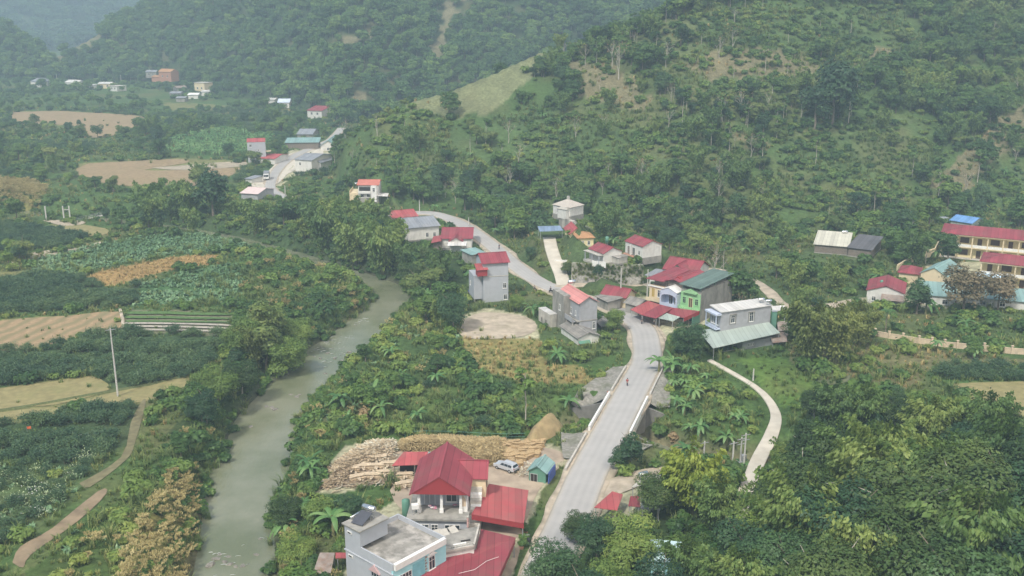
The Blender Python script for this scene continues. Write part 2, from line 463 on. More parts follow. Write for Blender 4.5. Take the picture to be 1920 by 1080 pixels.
def g_bamboo(seed, h=11, n_c=26, spread=4.2, n=4200, leaf=0.72):
    r = np.random.default_rng(seed); trunks = []; C = []; U = []; T = []
    for k in range(n_c):
        a = 2 * pi * r.random(); hh = h * (0.65 + .4 * r.random()); out = spread * (0.35 + 0.75 * r.random())
        b = np.array([cos(a), sin(a), 0]) * r.random() * .9
        pts = []
        for i in range(8):
            t = i / 7
            pts.append(b + np.array([cos(a) * out * t ** 2.3, sin(a) * out * t ** 2.3, hh * (t * 1.18 - .24 * t ** 3.2)]))
        pts = np.array(pts)
        if k % 2 == 0: trunks.append(tube(pts[:7], np.linspace(.07, .02, 7), 4))
        m = n // n_c; tt = 0.3 + .72 * r.random(m) ** .8
        q = np.stack([np.interp(tt * 7, range(8), pts[:, j]) for j in range(3)], 1)
        wd = 0.95 * (1.15 - tt)[:, None] + .25
        off = r.normal(size=(m, 3)) * wd * np.array([[.8, .8, .55]]); off[:, 2] -= .35 * np.abs(off[:, 0] + off[:, 1])
        C.append(q + off)
        u = np.column_stack([np.full(m, cos(a)), np.full(m, sin(a)), -0.6 - r.random(m)]) + r.normal(size=(m, 3)) * .35
        U.append(u); T.append(np.clip(.6 * r.random() + .45 * r.random(m), 0, 1))
    C = np.concatenate(C); U = np.concatenate(U); T = np.concatenate(T); m = len(C)
    U /= np.linalg.norm(U, axis=1, keepdims=True)
    nr = np.cross(U, unit(r, m)); nr[:, 2] = np.abs(nr[:, 2]) + .3
    s = leaf * (.55 + .8 * r.random(m))
    n_ = nr / np.linalg.norm(nr, axis=1, keepdims=True); side = np.cross(n_, U); side /= np.linalg.norm(side, axis=1, keepdims=True) + 1e-9
    W = (s * .27)[:, None]; S = s[:, None]
    V = np.stack([C - U * S * .5, C + side * W, C + U * S * .55, C - side * W], 1).reshape(-1, 3)
    return (V, np.arange(len(V)).reshape(-1, 4), T), join(trunks)
def leaf_strip(r, a, base, L, W, rise, droop, seg=6, fold=.25):
    """one long arched leaf, folded along its rib"""
    V = []; F = []
    d = np.array([cos(a), sin(a), 0]); s = np.array([-sin(a), cos(a), 0])
    for i in range(seg + 1):
        t = i / seg
        c = base + d * L * (t * .95 - .12 * t * t) + np.array([0, 0, rise * t * L - droop * L * t ** 2.1])
        w = W * (sin(pi * min(t * .93 + .07, 1)) ** .55) * (1 if t < .98 else .1)
        V += [c + s * w * .5 + np.array([0, 0, -fold * w]), c, c - s * w * .5 + np.array([0, 0, -fold * w])]
    for i in range(seg):
        o = i * 3
        F += [(o, o + 1, o + 4, o + 3), (o + 1, o + 2, o + 5, o + 4)]
    return np.array(V), np.array(F)
def g_banana(seed, h=3.6, n=9):
    r = np.random.default_rng(seed); leaves = []
    for k in range(n):
        a = 2 * pi * k / n * 1.6 + r.random() * .5; hh = h * (.55 + .1 * r.random())
        L = 2.3 + .7 * r.random(); up = k / n
        V, F = leaf_strip(r, a, np.array([cos(a) * .08, sin(a) * .08, hh]), L, .55 + .2 * r.random(), .35 + .9 * up * r.random() + .2, .6 + .8 * (1 - up) * r.random() + .2)
        leaves.append((V, F, np.full(len(F), r.random())))
    T = tube([(0, 0, -.3), (.03, 0, h * .3), (0, .03, h * .62)], [.2, .16, .1], 7)
    return leaves, join([T])
def g_palm(seed, h=7, n=18):
    r = np.random.default_rng(seed); parts = []
    for k in range(n):
        a = 2 * pi * k / n + r.random() * .3; L = 2.6 + r.random(); up = r.random()
        d = np.array([cos(a), sin(a), 0]); s = np.array([-sin(a), cos(a), 0])
        for i in range(1, 12):
            t = i / 11; c = np.array([0, 0, h]) + d * L * t * .9 + np.array([0, 0, (up * .9 * t - (1.1 * t * t)) * L * .8])
            for sg in (-1, 1):
                tip = c + s * sg * .75 * (1.1 - t * .8) + d * .35 + np.array([0, 0, -.3]); w = d * .07
                V = np.array([c - w, c + w, tip + w * .4, tip - w * .4]); parts.append((V, np.array([[0, 1, 2, 3]]), np.array([r.random()])))
    return join(parts), join([tube([(0, 0, -.4), (.1, 0, h * .5), (0, 0, h)], [.2, .14, .13], 7)])
def g_slender(seed, h=12, n=520, leaf=.7):
    r = np.random.default_rng(seed); L = []; parts = [tube([(0, 0, -.5), (.1, 0, h * .4), (-.1, .1, h * .75), (0, 0, h * .97)], [.16, .12, .08, .03], 6)]
    for k in range(7):
        a = r.random() * 6.28; q = .7 + 1.3 * r.random(); z = h * (.62 + .36 * r.random()); s = .75 + .6 * r.random()
        L.append((cos(a) * q, sin(a) * q, z, s, s * .55))
        parts.append(tube([(0, 0, z - 1.4), (cos(a) * q, sin(a) * q, z - .1)], [.06, .02], 4))
    return cloud(r, L, n, leaf, shell=.3, under=.6), join(parts)
def g_bare(seed, h=8):
    r = np.random.default_rng(seed); parts = []
    def br(p, d, L, rad, lv):
        q = p + d * L; m = p + d * L * .5 + r.normal(size=3) * L * .06
        parts.append(tube([p, m, q], [rad, rad * .8, rad * .55], 5 if lv < 2 else 4))
        if lv == 3: return
        for k in range(3 if lv else 4):
            e = d + unit(r, 1)[0] * (.75 if lv else .6); e[2] = abs(e[2]) * .8 + .25; e /= np.linalg.norm(e)
            br(q if k else m, e, L * (.6 + .2 * r.random()), rad * .5, lv + 1)
    br(np.array([0, 0, -.3]), np.array([0, 0, 1.]), h * .38, h * .018, 0)
    r2 = np.random.default_rng(seed + 1)
    c = r2.normal(size=(60, 3)) * np.array([h * .2, h * .2, h * .12]) + np.array([0, 0, h * .8])
    V, F = quads(c, unit(r2, 60), unit(r2, 60), np.full(60, .35), np.full(60, .2))
    return (V, F, r2.random(60)), join(parts)
def g_shrub(seed, R=1.2, h=1.6, n=420, leaf=.42, lobes=6):
    r = np.random.default_rng(seed); L = [(0, 0, h * .45, R * .7, h * .5)]
    for k in range(lobes):
        a = r.random() * 6.28; q = R * (.4 + .4 * r.random()); s = R * (.3 + .25 * r.random())
        L.append((cos(a) * q, sin(a) * q, h * (.3 + .45 * r.random()), s, s * .9))
    return cloud(r, L, n, leaf, shell=.6), join([tube([(0, 0, -.2), (0, 0, h * .6)], [.06, .03], 4)])
def g_feather(seed, h=2.4, R=1.5, n=700):
    """feathery tall crop: many fine drooping sprays on thin stems (cassava, leucaena)"""
    r = np.random.default_rng(seed); C = []; ts = []
    for k in range(9):
        a = r.random() * 6.28; q = R * r.random() ** .5; hh = h * (.65 + .4 * r.random())
        m = n // 9; c = np.array([cos(a) * q, sin(a) * q, hh * .72]) + r.normal(size=(m, 3)) * np.array([.42, .42, .38]); C.append(c)
        ts.append(tube([(cos(a) * q * .5, sin(a) * q * .5, -.2), (cos(a) * q, sin(a) * q, hh * .8)], [.035, .015], 3))
    C = np.concatenate(C); m = len(C)
    V, F = quads(C, unit(r, m) + np.array([[0, 0, .8]]), unit(r, m), .5 + .3 * r.random(m), .1 + .06 * r.random(m))
    return (V, F, r.random(m)), join(ts)
def g_blades(seed, n=22, h=.9, R=.6, w=.05, lean=.5):
    r = np.random.default_rng(seed); V = []; F = []
    for k in range(n):
        a = r.random() * 6.28; q = R * r.random() ** .6 * .6; b = np.array([cos(a * 3.1) * q, sin(a * 3.1) * q, -.05]); d = np.array([cos(a), sin(a), 0]); s = np.array([-sin(a), cos(a), 0]) * w
        hh = h * (.6 + .5 * r.random()); o = len(V)
        m = b + d * lean * hh * .3 + np.array([0, 0, hh * .65]); e = b + d * lean * hh * .95 + np.array([0, 0, hh * (1 - lean * .25)])
        V += [b - s, b + s, m + s * .8, m - s * .8, e + s * .1, e - s * .1]
        F += [(o, o + 1, o + 2, o + 3), (o + 3, o + 2, o + 4, o + 5)]
    F = np.array(F); t = np.repeat(r.random(n), 2)
    return np.array(V), F, t
def g_plume(seed, n=12, h=3.0):
    """flowering reed: plumes of fine hairs on tall stems"""
    r = np.random.default_rng(seed); C = []
    for k in range(n):
        a = r.random() * 6.28; q = .9 * r.random(); hh = h * (.75 + .3 * r.random())
        m = 26; t = r.random(m)
        c = np.column_stack([cos(a) * q + cos(a) * .5 * t + r.normal(size=m) * .13, sin(a) * q + sin(a) * .5 * t + r.normal(size=m) * .13, hh - .35 + .7 * t - .25 * t * t]); C.append(c)
    C = np.concatenate(C); m = len(C)
    V, F = quads(C, unit(r, m), np.tile([[0, 0.1, 1.]], (m, 1)), .34 + .15 * r.random(m), .1 + .05 * r.random(m))
    return V, F, r.random(m)

# leaf colours (albedo ranges)
M_BROAD = leaf_mat('leaf_broad', (.020, .048, .014), (.042, .085, .020), (.095, .145, .030))
M_DARK = leaf_mat('leaf_dark', (.012, .034, .016), (.022, .052, .022), (.045, .085, .030))
M_OLIVE = leaf_mat('leaf_olive', (.040, .068, .020), (.070, .102, .028), (.125, .145, .042))
M_BAMBOO = leaf_mat('leaf_bamboo', (.044, .082, .028), (.080, .130, .038), (.150, .185, .052), trans=.3)
M_BANANA = leaf_mat('leaf_banana', (.035, .085, .028), (.065, .130, .040), (.120, .180, .070), rough=.45)
M_LIGHT = leaf_mat('leaf_light', (.060, .100, .026), (.100, .150, .035), (.170, .200, .050), trans=.3)
M_DRYLEAF = leaf_mat('leaf_dry', (.100, .075, .045), (.160, .115, .065), (.230, .170, .095))
M_GRASS = leaf_mat('grass_blades', (.050, .085, .025), (.090, .130, .035), (.190, .190, .070), trans=.3)
M_DRYGRASS = leaf_mat('dry_grass_blades', (.170, .125, .055), (.260, .190, .085), (.360, .270, .130))
M_PLUME = leaf_mat('reed_plumes', (.150, .125, .055), (.230, .190, .085), (.320, .270, .140))
M_FEATHER = leaf_mat('leaf_feathery', (.022, .050, .028), (.042, .080, .038), (.080, .120, .050))
M_PALE = leaf_mat('leaf_pale', (.16, .20, .11), (.28, .33, .20), (.50, .52, .40))
M_BLUE = leaf_mat('leaf_cabbage', (.060, .115, .055), (.095, .165, .085), (.170, .240, .140))
M_BRIGHT = leaf_mat('leaf_bright', (.10, .14, .025), (.16, .20, .035), (.24, .25, .05), trans=.3)
M_BRONZE = leaf_mat('leaf_bronze', (.045, .050, .028), (.080, .070, .040), (.13, .10, .06))
M_OLBAM = leaf_mat('leaf_olive_bamboo', (.060, .080, .022), (.095, .120, .034), (.160, .170, .050), trans=.25)
M_NEARL = leaf_mat('leaf_near', (.012, .028, .010), (.027, .052, .014), (.070, .098, .026))
M_BARK = mat('bark', (.20, .17, .13), .9, .3, 3, bump=.02)
M_PALEBARK = mat('pale_bark', (.42, .39, .33), .9, .25, 2)
M_CULM = mat('bamboo_culm', (.17, .18, .08), .6, .3, 3)
M_STEM = mat('banana_stem', (.20, .20, .09), .7, .3, 3)

PROTO = {}          # kind -> list of (joined mesh object, crown mesh, trunk mesh, height, radius)
def add_proto(kind, crown, trunk, cm, tm, h, rad, leaves=None):
    i = len(PROTO.setdefault(kind, []))
    if leaves is not None: crown = join(leaves)
    cme = mesh_np(kind + '_crown', crown[0], crown[1], cm, crown[2])
    tme = None; V, F, t = crown
    if trunk is not None:
        tme = mesh_np(kind + '_trunk', trunk[0], trunk[1], tm, smooth=True)
        F2 = np.concatenate([F, trunk[1] + len(V)]); V2 = np.concatenate([V, trunk[0]]); t2 = np.concatenate([t, np.full(len(trunk[1]), .5)])
    else: V2, F2, t2 = V, F, t
    j = mesh_np(kind + '_plant', V2, F2, cm, t2)
    if trunk is not None:
        j.materials.append(tm)
        j.polygons.foreach_set('material_index', np.concatenate([np.zeros(len(F), np.int32), np.ones(len(trunk[1]), np.int32)]))
    ob = bpy.data.objects.new('source_%s_%02d' % (kind, i), j)
    lm = [mesh_np('banana_leaf', a, b, cm, c) for a, b, c in leaves] if leaves is not None else None
    PROTO[kind].append((ob, cme, tme, h, rad, lm))

for s in range(4): add_proto('broadleaf_tree', *g_broad(10 + s, 8, 3.3), M_BROAD, M_BARK, 8, 3.3)
for s in range(3): add_proto('dark_tree', *g_broad(20 + s, 9, 3.4, 2800, .46, 11, .9), M_DARK, M_BARK, 9, 3.4)
for s in range(3): add_proto('olive_tree', *g_broad(30 + s, 7.5, 3.2, 2500, .44, 9, .7), M_OLIVE, M_BARK, 7.5, 3.2)
for s in range(3): add_proto('bamboo_clump', *g_bamboo(40 + s), M_BAMBOO, M_CULM, 11, 5)
for s in range(3): add_proto('slender_tree', *g_slender(50 + s), M_BROAD, M_PALEBARK, 12, 2.2)
for s in range(2): add_proto('bare_tree', *g_bare(60 + s), M_DRYLEAF, M_PALEBARK, 8, 2.5)
for s in range(3):
    lv, tr = g_banana(70 + s); add_proto('banana_plant', None, tr, M_BANANA, M_STEM, 3.9, 2.4, leaves=lv)
add_proto('palm_tree', *g_palm(80), M_BANANA, M_BARK, 8, 3)
for s in range(3): add_proto('shrub', *g_shrub(90 + s), M_BROAD, M_BARK, 1.6, 1.3)
for s in range(2): add_proto('pale_shrub', *g_shrub(95 + s, 1.3, 1.5), M_LIGHT, M_BARK, 1.5, 1.3)
for s in range(3): add_proto('feathery_crop', *g_feather(100 + s), M_FEATHER, M_BARK, 2.4, 1.6)
for s in range(3): add_proto('grass_tuft', g_blades(110 + s), None, M_GRASS, None, .9, .6)
for s in range(2): add_proto('tall_grass', g_blades(115 + s, 40, 1.9, 1.0, .045, .75), None, M_GRASS, None, 1.9, 1)
for s in range(2): add_proto('dry_grass', g_blades(120 + s, 26, 1.1, .7, .04, .5), None, M_DRYGRASS, None, 1.1, .7)
for s in range(2): add_proto('reed_plume', g_plume(125 + s), None, M_PLUME, None, 3, 1)
for s in range(2): add_proto('cabbage_leaf', g_blades(130 + s, 12, .8, .8, .16, .9), None, M_BLUE, None, .8, .8)
add_proto('dead_palm', *g_shrub(140, .9, 2.2, 260, .5, 3), M_DRYLEAF, M_BARK, 2, 1)
def pale_fleck(seed):
    r = np.random.default_rng(seed); c = r.normal(size=(46, 3)) * np.array([.8, .8, .3]) + np.array([0, 0, 1.25])
    V, F = quads(c, unit(r, 46) + np.array([[0, 0, 1.]]), unit(r, 46), np.full(46, .34), np.full(46, .13)); return V, F, r.random(46)
for s in range(2): add_proto('pale_leaves', pale_fleck(150 + s), None, M_PALE, None, 1.3, 1)
# far forest: whole clumps of crowns
for s in range(3): add_proto('far_trees', *g_broad(160 + s, 11, 5.5, 1100, 1.0, 12, .75, 0), M_BROAD, M_BARK, 11, 5.5)
for s in range(2): add_proto('distant_trees', *g_broad(170 + s, 22, 14, 700, 3.0, 14, .6, 0), M_DARK, M_BARK, 22, 14)
# bigger, finer crowns for the trees close to the viewer
for s in range(3): add_proto('near_tree', *g_broad(180 + s, 11, 5.2, 15000, .31, 26, .7, 9), M_NEARL, M_PALEBARK, 11, 5.2)
for s in range(2): add_proto('near_dark', *g_broad(190 + s, 11, 4.6, 13000, .30, 24, .8, 8), M_DARK, M_BARK, 11, 4.6)
for s in range(3): add_proto('near_bamboo', *g_bamboo(200 + s, 13, 46, 5.2, 13000, .6), M_BAMBOO, M_CULM, 13, 6)
for s in range(2): add_proto('near_light', *g_broad(210 + s, 8, 4.0, 10000, .28, 20, .75, 6), M_LIGHT, M_BARK, 8, 4)
add_proto('near_bright_bamboo', *g_bamboo(220, 13, 46, 5.2, 8200, .8), M_BRIGHT, M_CULM, 13, 6)
for s in range(2): add_proto('olive_bamboo', *g_bamboo(225 + s, 14, 50, 5.0, 11000, .62), M_OLBAM, M_CULM, 14, 6)
for s in range(2): add_proto('bronze_tree', *g_broad(230 + s, 9, 4.0, 3600, .45, 12, .9, 7), M_BRONZE, M_BARK, 9, 4)
PCOLL = {}
for k, lst in PROTO.items():
    c = bpy.data.collections.new('plants_' + k)
    for p in lst: c.objects.link(p[0])
    PCOLL[k] = c

def scatter(name, kind, pts, rot, scl, cat, label):
    """countless plants of one kind as one object of real instances"""
    if len(pts) == 0: return None
    me = bpy.data.meshes.new(name)
    me.vertices.add(len(pts)); me.vertices.foreach_set('co', np.asarray(pts, np.float32).ravel())
    a = me.attributes.new('turn', 'FLOAT', 'POINT'); a.data.foreach_set('value', np.asarray(rot, np.float32))
    a = me.attributes.new('size', 'FLOAT', 'POINT'); a.data.foreach_set('value', np.asarray(scl, np.float32))
    a = me.attributes.new('pick', 'INT', 'POINT'); a.data.foreach_set('value', rng.integers(0, len(PROTO[kind]), len(pts)).astype(np.int32))
    o = bpy.data.objects.new(name, me); COL.objects.link(o)
    gname = 'scatter_' + kind
    ng = bpy.data.node_groups.get(gname)
    if ng is None:
        ng = bpy.data.node_groups.new(gname, 'GeometryNodeTree')
        ng.interface.new_socket('Geometry', in_out='INPUT', socket_type='NodeSocketGeometry'); ng.interface.new_socket('Geometry', in_out='OUTPUT', socket_type='NodeSocketGeometry')
        N = ng.nodes; L = ng.links
        gi = N.new('NodeGroupInput'); go = N.new('NodeGroupOutput'); ip = N.new('GeometryNodeInstanceOnPoints')
        ci = N.new('GeometryNodeCollectionInfo'); ci.inputs['Collection'].default_value = PCOLL[kind]
        ci.inputs['Separate Children'].default_value = True; ci.inputs['Reset Children'].default_value = True
        def na(nm, ty):
            n = N.new('GeometryNodeInputNamedAttribute'); n.data_type = ty; n.inputs['Name'].default_value = nm; return n
        t, s, k = na('turn', 'FLOAT'), na('size', 'FLOAT'), na('pick', 'INT')
        cx = N.new('ShaderNodeCombineXYZ'); L.new(t.outputs['Attribute'], cx.inputs['Z'])
        L.new(gi.outputs[0], ip.inputs['Points']); L.new(ci.outputs[0], ip.inputs['Instance']); ip.inputs['Pick Instance'].default_value = True
        L.new(k.outputs['Attribute'], ip.inputs['Instance Index']); L.new(cx.outputs[0], ip.inputs['Rotation']); L.new(s.outputs['Attribute'], ip.inputs['Scale'])
        L.new(ip.outputs[0], go.inputs[0])
    md = o.modifiers.new('scatter', 'NODES'); md.node_group = ng
    tag(o, label, cat, kind='stuff')
    return o

def plant(kind, loc, rz, s, label, group=None, v=None, name=None, cat=None):
    """one plant as a thing of its own: trunk and crown (or stem and leaves)"""
    lst = PROTO[kind]; ob, cme, tme, h, rad, lm = lst[(v if v is not None else rng.integers(0, 99)) % len(lst)]
    nm, ct = NAMES.get(kind, (kind, kind.replace('_', ' ')))
    o = empty(name or nm, loc, rz); o.scale = (s, s, s)
    tag(o, label, cat or ct, group)
    if tme is not None: link('stem' if 'banana' in kind else 'trunk', tme, parent=o)
    if lm is not None:
        for m in lm: link('leaf', m, parent=o)
    else: link('crown', cme, parent=o)
    return o
NAMES = {'near_bright_bamboo': ('bamboo_clump', 'bamboo'), 'bronze_tree': ('bronze_tree', 'tree'), 'olive_bamboo': ('bamboo_clump', 'bamboo'), 'near_tree': ('broadleaf_tree', 'tree'), 'near_dark': ('dark_tree', 'tree'), 'near_bamboo': ('bamboo_clump', 'bamboo'), 'near_light': ('broadleaf_tree', 'tree'),
         'broadleaf_tree': ('broadleaf_tree', 'tree'), 'dark_tree': ('dark_tree', 'tree'), 'olive_tree': ('olive_tree', 'tree'), 'bamboo_clump': ('bamboo_clump', 'bamboo'),
         'slender_tree': ('slender_tree', 'tree'), 'bare_tree': ('bare_tree', 'tree'), 'banana_plant': ('banana_plant', 'banana plant'), 'palm_tree': ('palm_tree', 'palm'),
         'shrub': ('shrub', 'shrub'), 'pale_shrub': ('shrub', 'shrub'), 'dead_palm': ('withered_shrub', 'shrub')}
# ------------------------------------------------------------------ zones of the ground (photo picks turned into places)
U0, U1 = -0.62, 0.62
ZN = {}
def zone_px(name, pts, hillpick=False):
    w = Gp(pts) if hillpick else [tuple(P(x, y, 0)) for x, y in pts]
    ZN.setdefault(name, []).append([p[:2] for p in w])
zone_px('village', [(700,400),(860,400),(1000,420),(1150,470),(1200,430),(1300,460),(1500,440),(1700,410),(2100,400),(2100,640),(1640,640),(1480,650),(1250,640),(1090,690),(1000,640),(860,600),(800,520),(700,430)])
zone_px('bank_left', [(60,1300),(60,1080),(200,960),(330,860),(370,740),(430,690),(440,640),(560,560),(640,556),(700,560),(660,600),(600,650),(560,690),(500,740),(450,790),(430,850),(400,890),(390,1080),(370,1300)])
zone_px('bushy', [(450,560),(460,500),(560,490),(690,545),(700,560),(650,600),(590,650),(430,640)])
zone_px('bank_trees', [(300,830),(360,770),(415,740),(430,650),(480,620),(560,640),(585,655),(548,690),(500,722),(445,775),(400,800)])
zone_px('bank_right', [(500,1300),(497,1080),(490,960),(520,900),(540,850),(545,800),(600,730),(690,650),(760,562),(870,560),(860,640),(860,700),(720,780),(640,830),(600,900),(640,960),(650,1080),(640,1300)])
zone_px('bamboo_wood', [(560,465),(660,505),(770,548),(860,560),(880,520),(840,470),(760,440),(700,425),(600,420),(520,415)])
zone_px('river_wood', [(225,425),(235,400),(330,385),(450,390),(520,400),(610,420),(640,470),(600,475),(520,450),(430,428),(300,432)])
zone_px('plot', [(640,830),(720,780),(860,700),(880,650),(1000,640),(1090,690),(1150,700),(1170,720),(1110,790),(1060,800),(960,835),(760,830)])
zone_px('dry_plot', [(862,640),(1000,635),(1030,690),(960,720),(880,700)])
zone_px('dry_plot', [(960,700),(1080,690),(1110,720),(1040,730),(960,725)])
zone_px('slope_banana', [(1235,680),(1340,690),(1420,730),(1440,770),(1425,830),(1390,860),(1290,850),(1250,800),(1215,760)])
zone_px('woods_right', [(960,1300),(1040,1100),(1150,1010),(1190,960),(1290,890),(1400,880),(1470,850),(1490,800),(1560,800),(1640,840),(1780,850),(1850,810),(2100,810),(2300,1300)])
zone_px('bush_right', [(1470,760),(1560,745),(1700,760),(1830,770),(1850,810),(1780,850),(1640,840),(1560,800),(1490,800)])
zone_px('meadow', [(1375,682),(1440,670),(1480,680),(1530,730),(1600,715),(1760,745),(1790,765),(1600,765),(1470,760),(1440,740)])
zone_px('scrub_right', [(1480,650),(1640,650),(1920,680),(2100,680),(2100,700),(1750,705),(1700,740),(1600,715),(1530,705),(1480,680)])
zone_px('crop_strip', [(1745,690),(2100,690),(2100,728),(1780,724),(1730,705)])
zone_px('dark_crop', [(0,645),(60,668),(150,642),(240,630),(425,638),(385,700),(345,712),(215,738),(172,708),(0,733),(-500,790),(-500,700)])
zone_px('dark_crop', [(-500,870),(0,800),(60,797),(150,778),(270,757),(245,840),(130,890),(0,870),(-500,1000)])
zone_px('pale_crop', [(-600,1000),(0,868),(130,888),(200,860),(215,880),(130,950),(60,1010),(0,1040),(-600,1300)])
zone_px('leafy_crop', [(55,490),(120,478),(200,460),(330,440),(440,440),(480,465),(420,478),(330,480),(230,500),(160,522),(60,516)])
zone_px('leafy_crop', [(260,545),(330,520),(440,500),(460,520),(450,570),(250,580)])
zone_px('dark_crop', [(-400,560),(0,540),(60,520),(165,528),(190,545),(260,545),(250,578),(0,596),(-400,620)])
zone_px('dark_crop', [(-400,440),(0,425),(110,430),(165,452),(130,465),(0,480),(-400,500)])
zone_px('beds', [(240,588),(435,590),(430,636),(236,628)])
zone_px('field', [(0,605),(225,590),(232,628),(150,640),(60,662),(0,668),(-500,760),(-500,650)])
zone_px('field', [(-500,850),(0,735),(170,710),(212,740),(355,710),(350,735),(280,760),(150,775),(60,795),(0,800),(-500,930)])
zone_px('reddish_field', [(165,525),(230,505),(330,485),(415,485),(400,500),(300,515),(235,538),(190,540)])
zone_px('field', [(-300,530),(0,512),(55,512),(60,520),(0,532),(-300,560)])
zone_px('field', [(110,420),(200,433),(192,447),(130,445),(90,430)])
zone_px('field', [(145,310),(330,300),(440,303),(460,312),(440,330),(330,362),(280,358),(190,348),(135,328)])
zone_px('field', [(10,212),(120,210),(280,222),(240,250),(170,262),(150,240),(30,232)])
zone_px('field', [(300,193),(430,200),(430,206),(320,208)])
zone_px('golden', [(-300,350),(0,342),(60,345),(90,365),(60,385),(0,382),(-300,400)])
zone_px('golden', [(215,1300),(230,1080),(285,960),(330,890),(390,850),(425,845),(402,890),(388,1080),(370,1300)])
zone_px('golden', [(640,585),(660,555),(690,545),(708,560),(700,572),(672,594)])
zone_px('field', [(1785,726),(1925,722),(2100,725),(2100,800),(1925,790),(1860,785),(1800,752)])
zone_px('banana_field', [(315,290),(330,265),(420,245),(520,262),(470,290),(400,300)])
zone_px('yard', [(585,930),(640,850),(750,830),(960,828),(1040,845),(1062,868),(1015,925),(990,990),(960,1080),(900,1300),(640,1300),(650,1080),(680,985),(760,940),(740,905),(690,915),(640,930)])
zone_px('yard', [(860,600),(905,585),(1000,600),(1010,640),(860,642)])
zone_px('yard', [(455,360),(500,330),(540,285),(640,270),(640,300),(560,330),(480,372)])
zone_px('yard', [(1190,560),(1330,560),(1310,620),(1235,640),(1190,620)])
zone_px('yard', [(1140,1000),(1100,930),(1160,900),(1260,880),(1250,960)])
zone_px('yard', [(1680,560),(1750,500),(1920,490),(2100,500),(2100,560),(1800,580),(1700,590)])
zone_px('hill_open', [(612,300),(640,268),(760,215),(860,240),(840,290),(760,330),(700,340),(640,345)], True)
zone_px('hill_open', [(1280,90),(1420,30),(1560,60),(1690,90),(1660,130),(1560,120),(1500,150),(1390,150),(1300,190),(1240,160)], True)
zone_px('hill_open', [(1480,240),(1560,230),(1700,220),(1760,260),(1740,330),(1640,360),(1480,350),(1440,300)], True)
zone_px('hill_open', [(1050,260),(1100,190),(1200,190),(1300,250),(1280,300),(1130,300)], True)
zone_px('hill_open', [(960,290),(1060,270),(1080,330),(980,350)], True)
zone_px('hill_open', [(1740,370),(1800,340),(1920,300),(2100,300),(2100,385),(1850,395)], True)
zone_px('hill_open', [(1130,370),(1180,350),(1230,390),(1200,430),(1150,425)], True)
zone_px('hill_open', [(1230,60),(1400,10),(1700,20),(1740,90),(1640,150),(1480,180),(1330,210),(1250,180)], True)
zone_px('hill_open', [(1420,330),(1560,350),(1740,350),(1760,390),(1600,400),(1450,400)], True)
zone_px('hill_open', [(900,230),(1010,190),(1080,230),(1180,240),(1260,300),(1250,350),(1100,350),(960,330)], True)
zone_px('hill_open', [(700,240),(860,250),(930,300),(900,350),(760,350)], True)
zone_px('hill_brown', [(1040,112),(1150,120),(1225,190),(1200,215),(1110,190),(1060,160)], True)
zone_px('hill_brown', [(1280,130),(1330,100),(1500,100),(1560,130),(1500,150),(1330,150)], True)
zone_px('hill_brown', [(1630,95),(1680,90),(1680,125),(1640,125)], True)
zone_px('hill_brown', [(1740,350),(1860,230),(1920,195),(1960,210),(1920,260),(1790,365)], True)
zone_px('hill_brown', [(1380,255),(1440,262),(1440,290),(1390,280)], True)
zone_px('hill_brown', [(1275,395),(1320,400),(1320,440),(1285,430)], True)
zone_px('hill_brown', [(800,100),(825,70),(838,0),(872,-10),(850,40),(838,80),(850,110),(815,120)], True)
zone_px('hill_brown', [(640,200),(665,165),(700,175),(680,205)], True)
zone_px('hill_brown', [(85,115),(180,60),(190,80),(130,110)], True)
zone_px('hill_brown', [(640,85),(700,55),(700,70),(660,90)], True)
zone_px('hill_field', [(765,200),(850,168),(935,140),(1000,104),(1045,112),(1000,150),(960,175),(905,222),(850,222)], True)
ZORDER = ['forestA', 'forestB', 'forestD', 'wild'] + list(ZN)
ZI = {n: i for i, n in enumerate(ZORDER)}

def codes(X, Y, wob=2.2):
    X = np.asarray(X, float); Y = np.asarray(Y, float)
    hh = H_hills(X, Y); u = X / np.maximum(Y, 1)
    za, ta = hill(u, Y, footA, crestA, .5); isA = (u > footA[0, 0]) & (ta > 0) & (ta < 1.25)
    c = np.full(X.shape, ZI['wild'])
    c = np.where(hh > .5, np.where(isA, ZI['forestA'], ZI['forestB']), c)
    c = np.where(Y > 1500, ZI['forestD'], c)
    s = np.clip(Y / 300, .5, 3)
    jx = X + (fbm(X, Y, 6, 2, 21) - .5) * wob * 2 * s; jy = Y + (fbm(X, Y, 6, 2, 22) - .5) * wob * 2 * s
    for n, polys in ZN.items():
        for p in polys:
            xs = [q[0] for q in p]; ys = [q[1] for q in p]
            m = (jx > min(xs)) & (jx < max(xs)) & (jy > min(ys)) & (jy < max(ys))
            if m.any():
                idx = np.nonzero(m)
                ii = in_poly(jx[idx], jy[idx], p)
                c[tuple(k[ii] for k in idx)] = ZI[n]
    return c

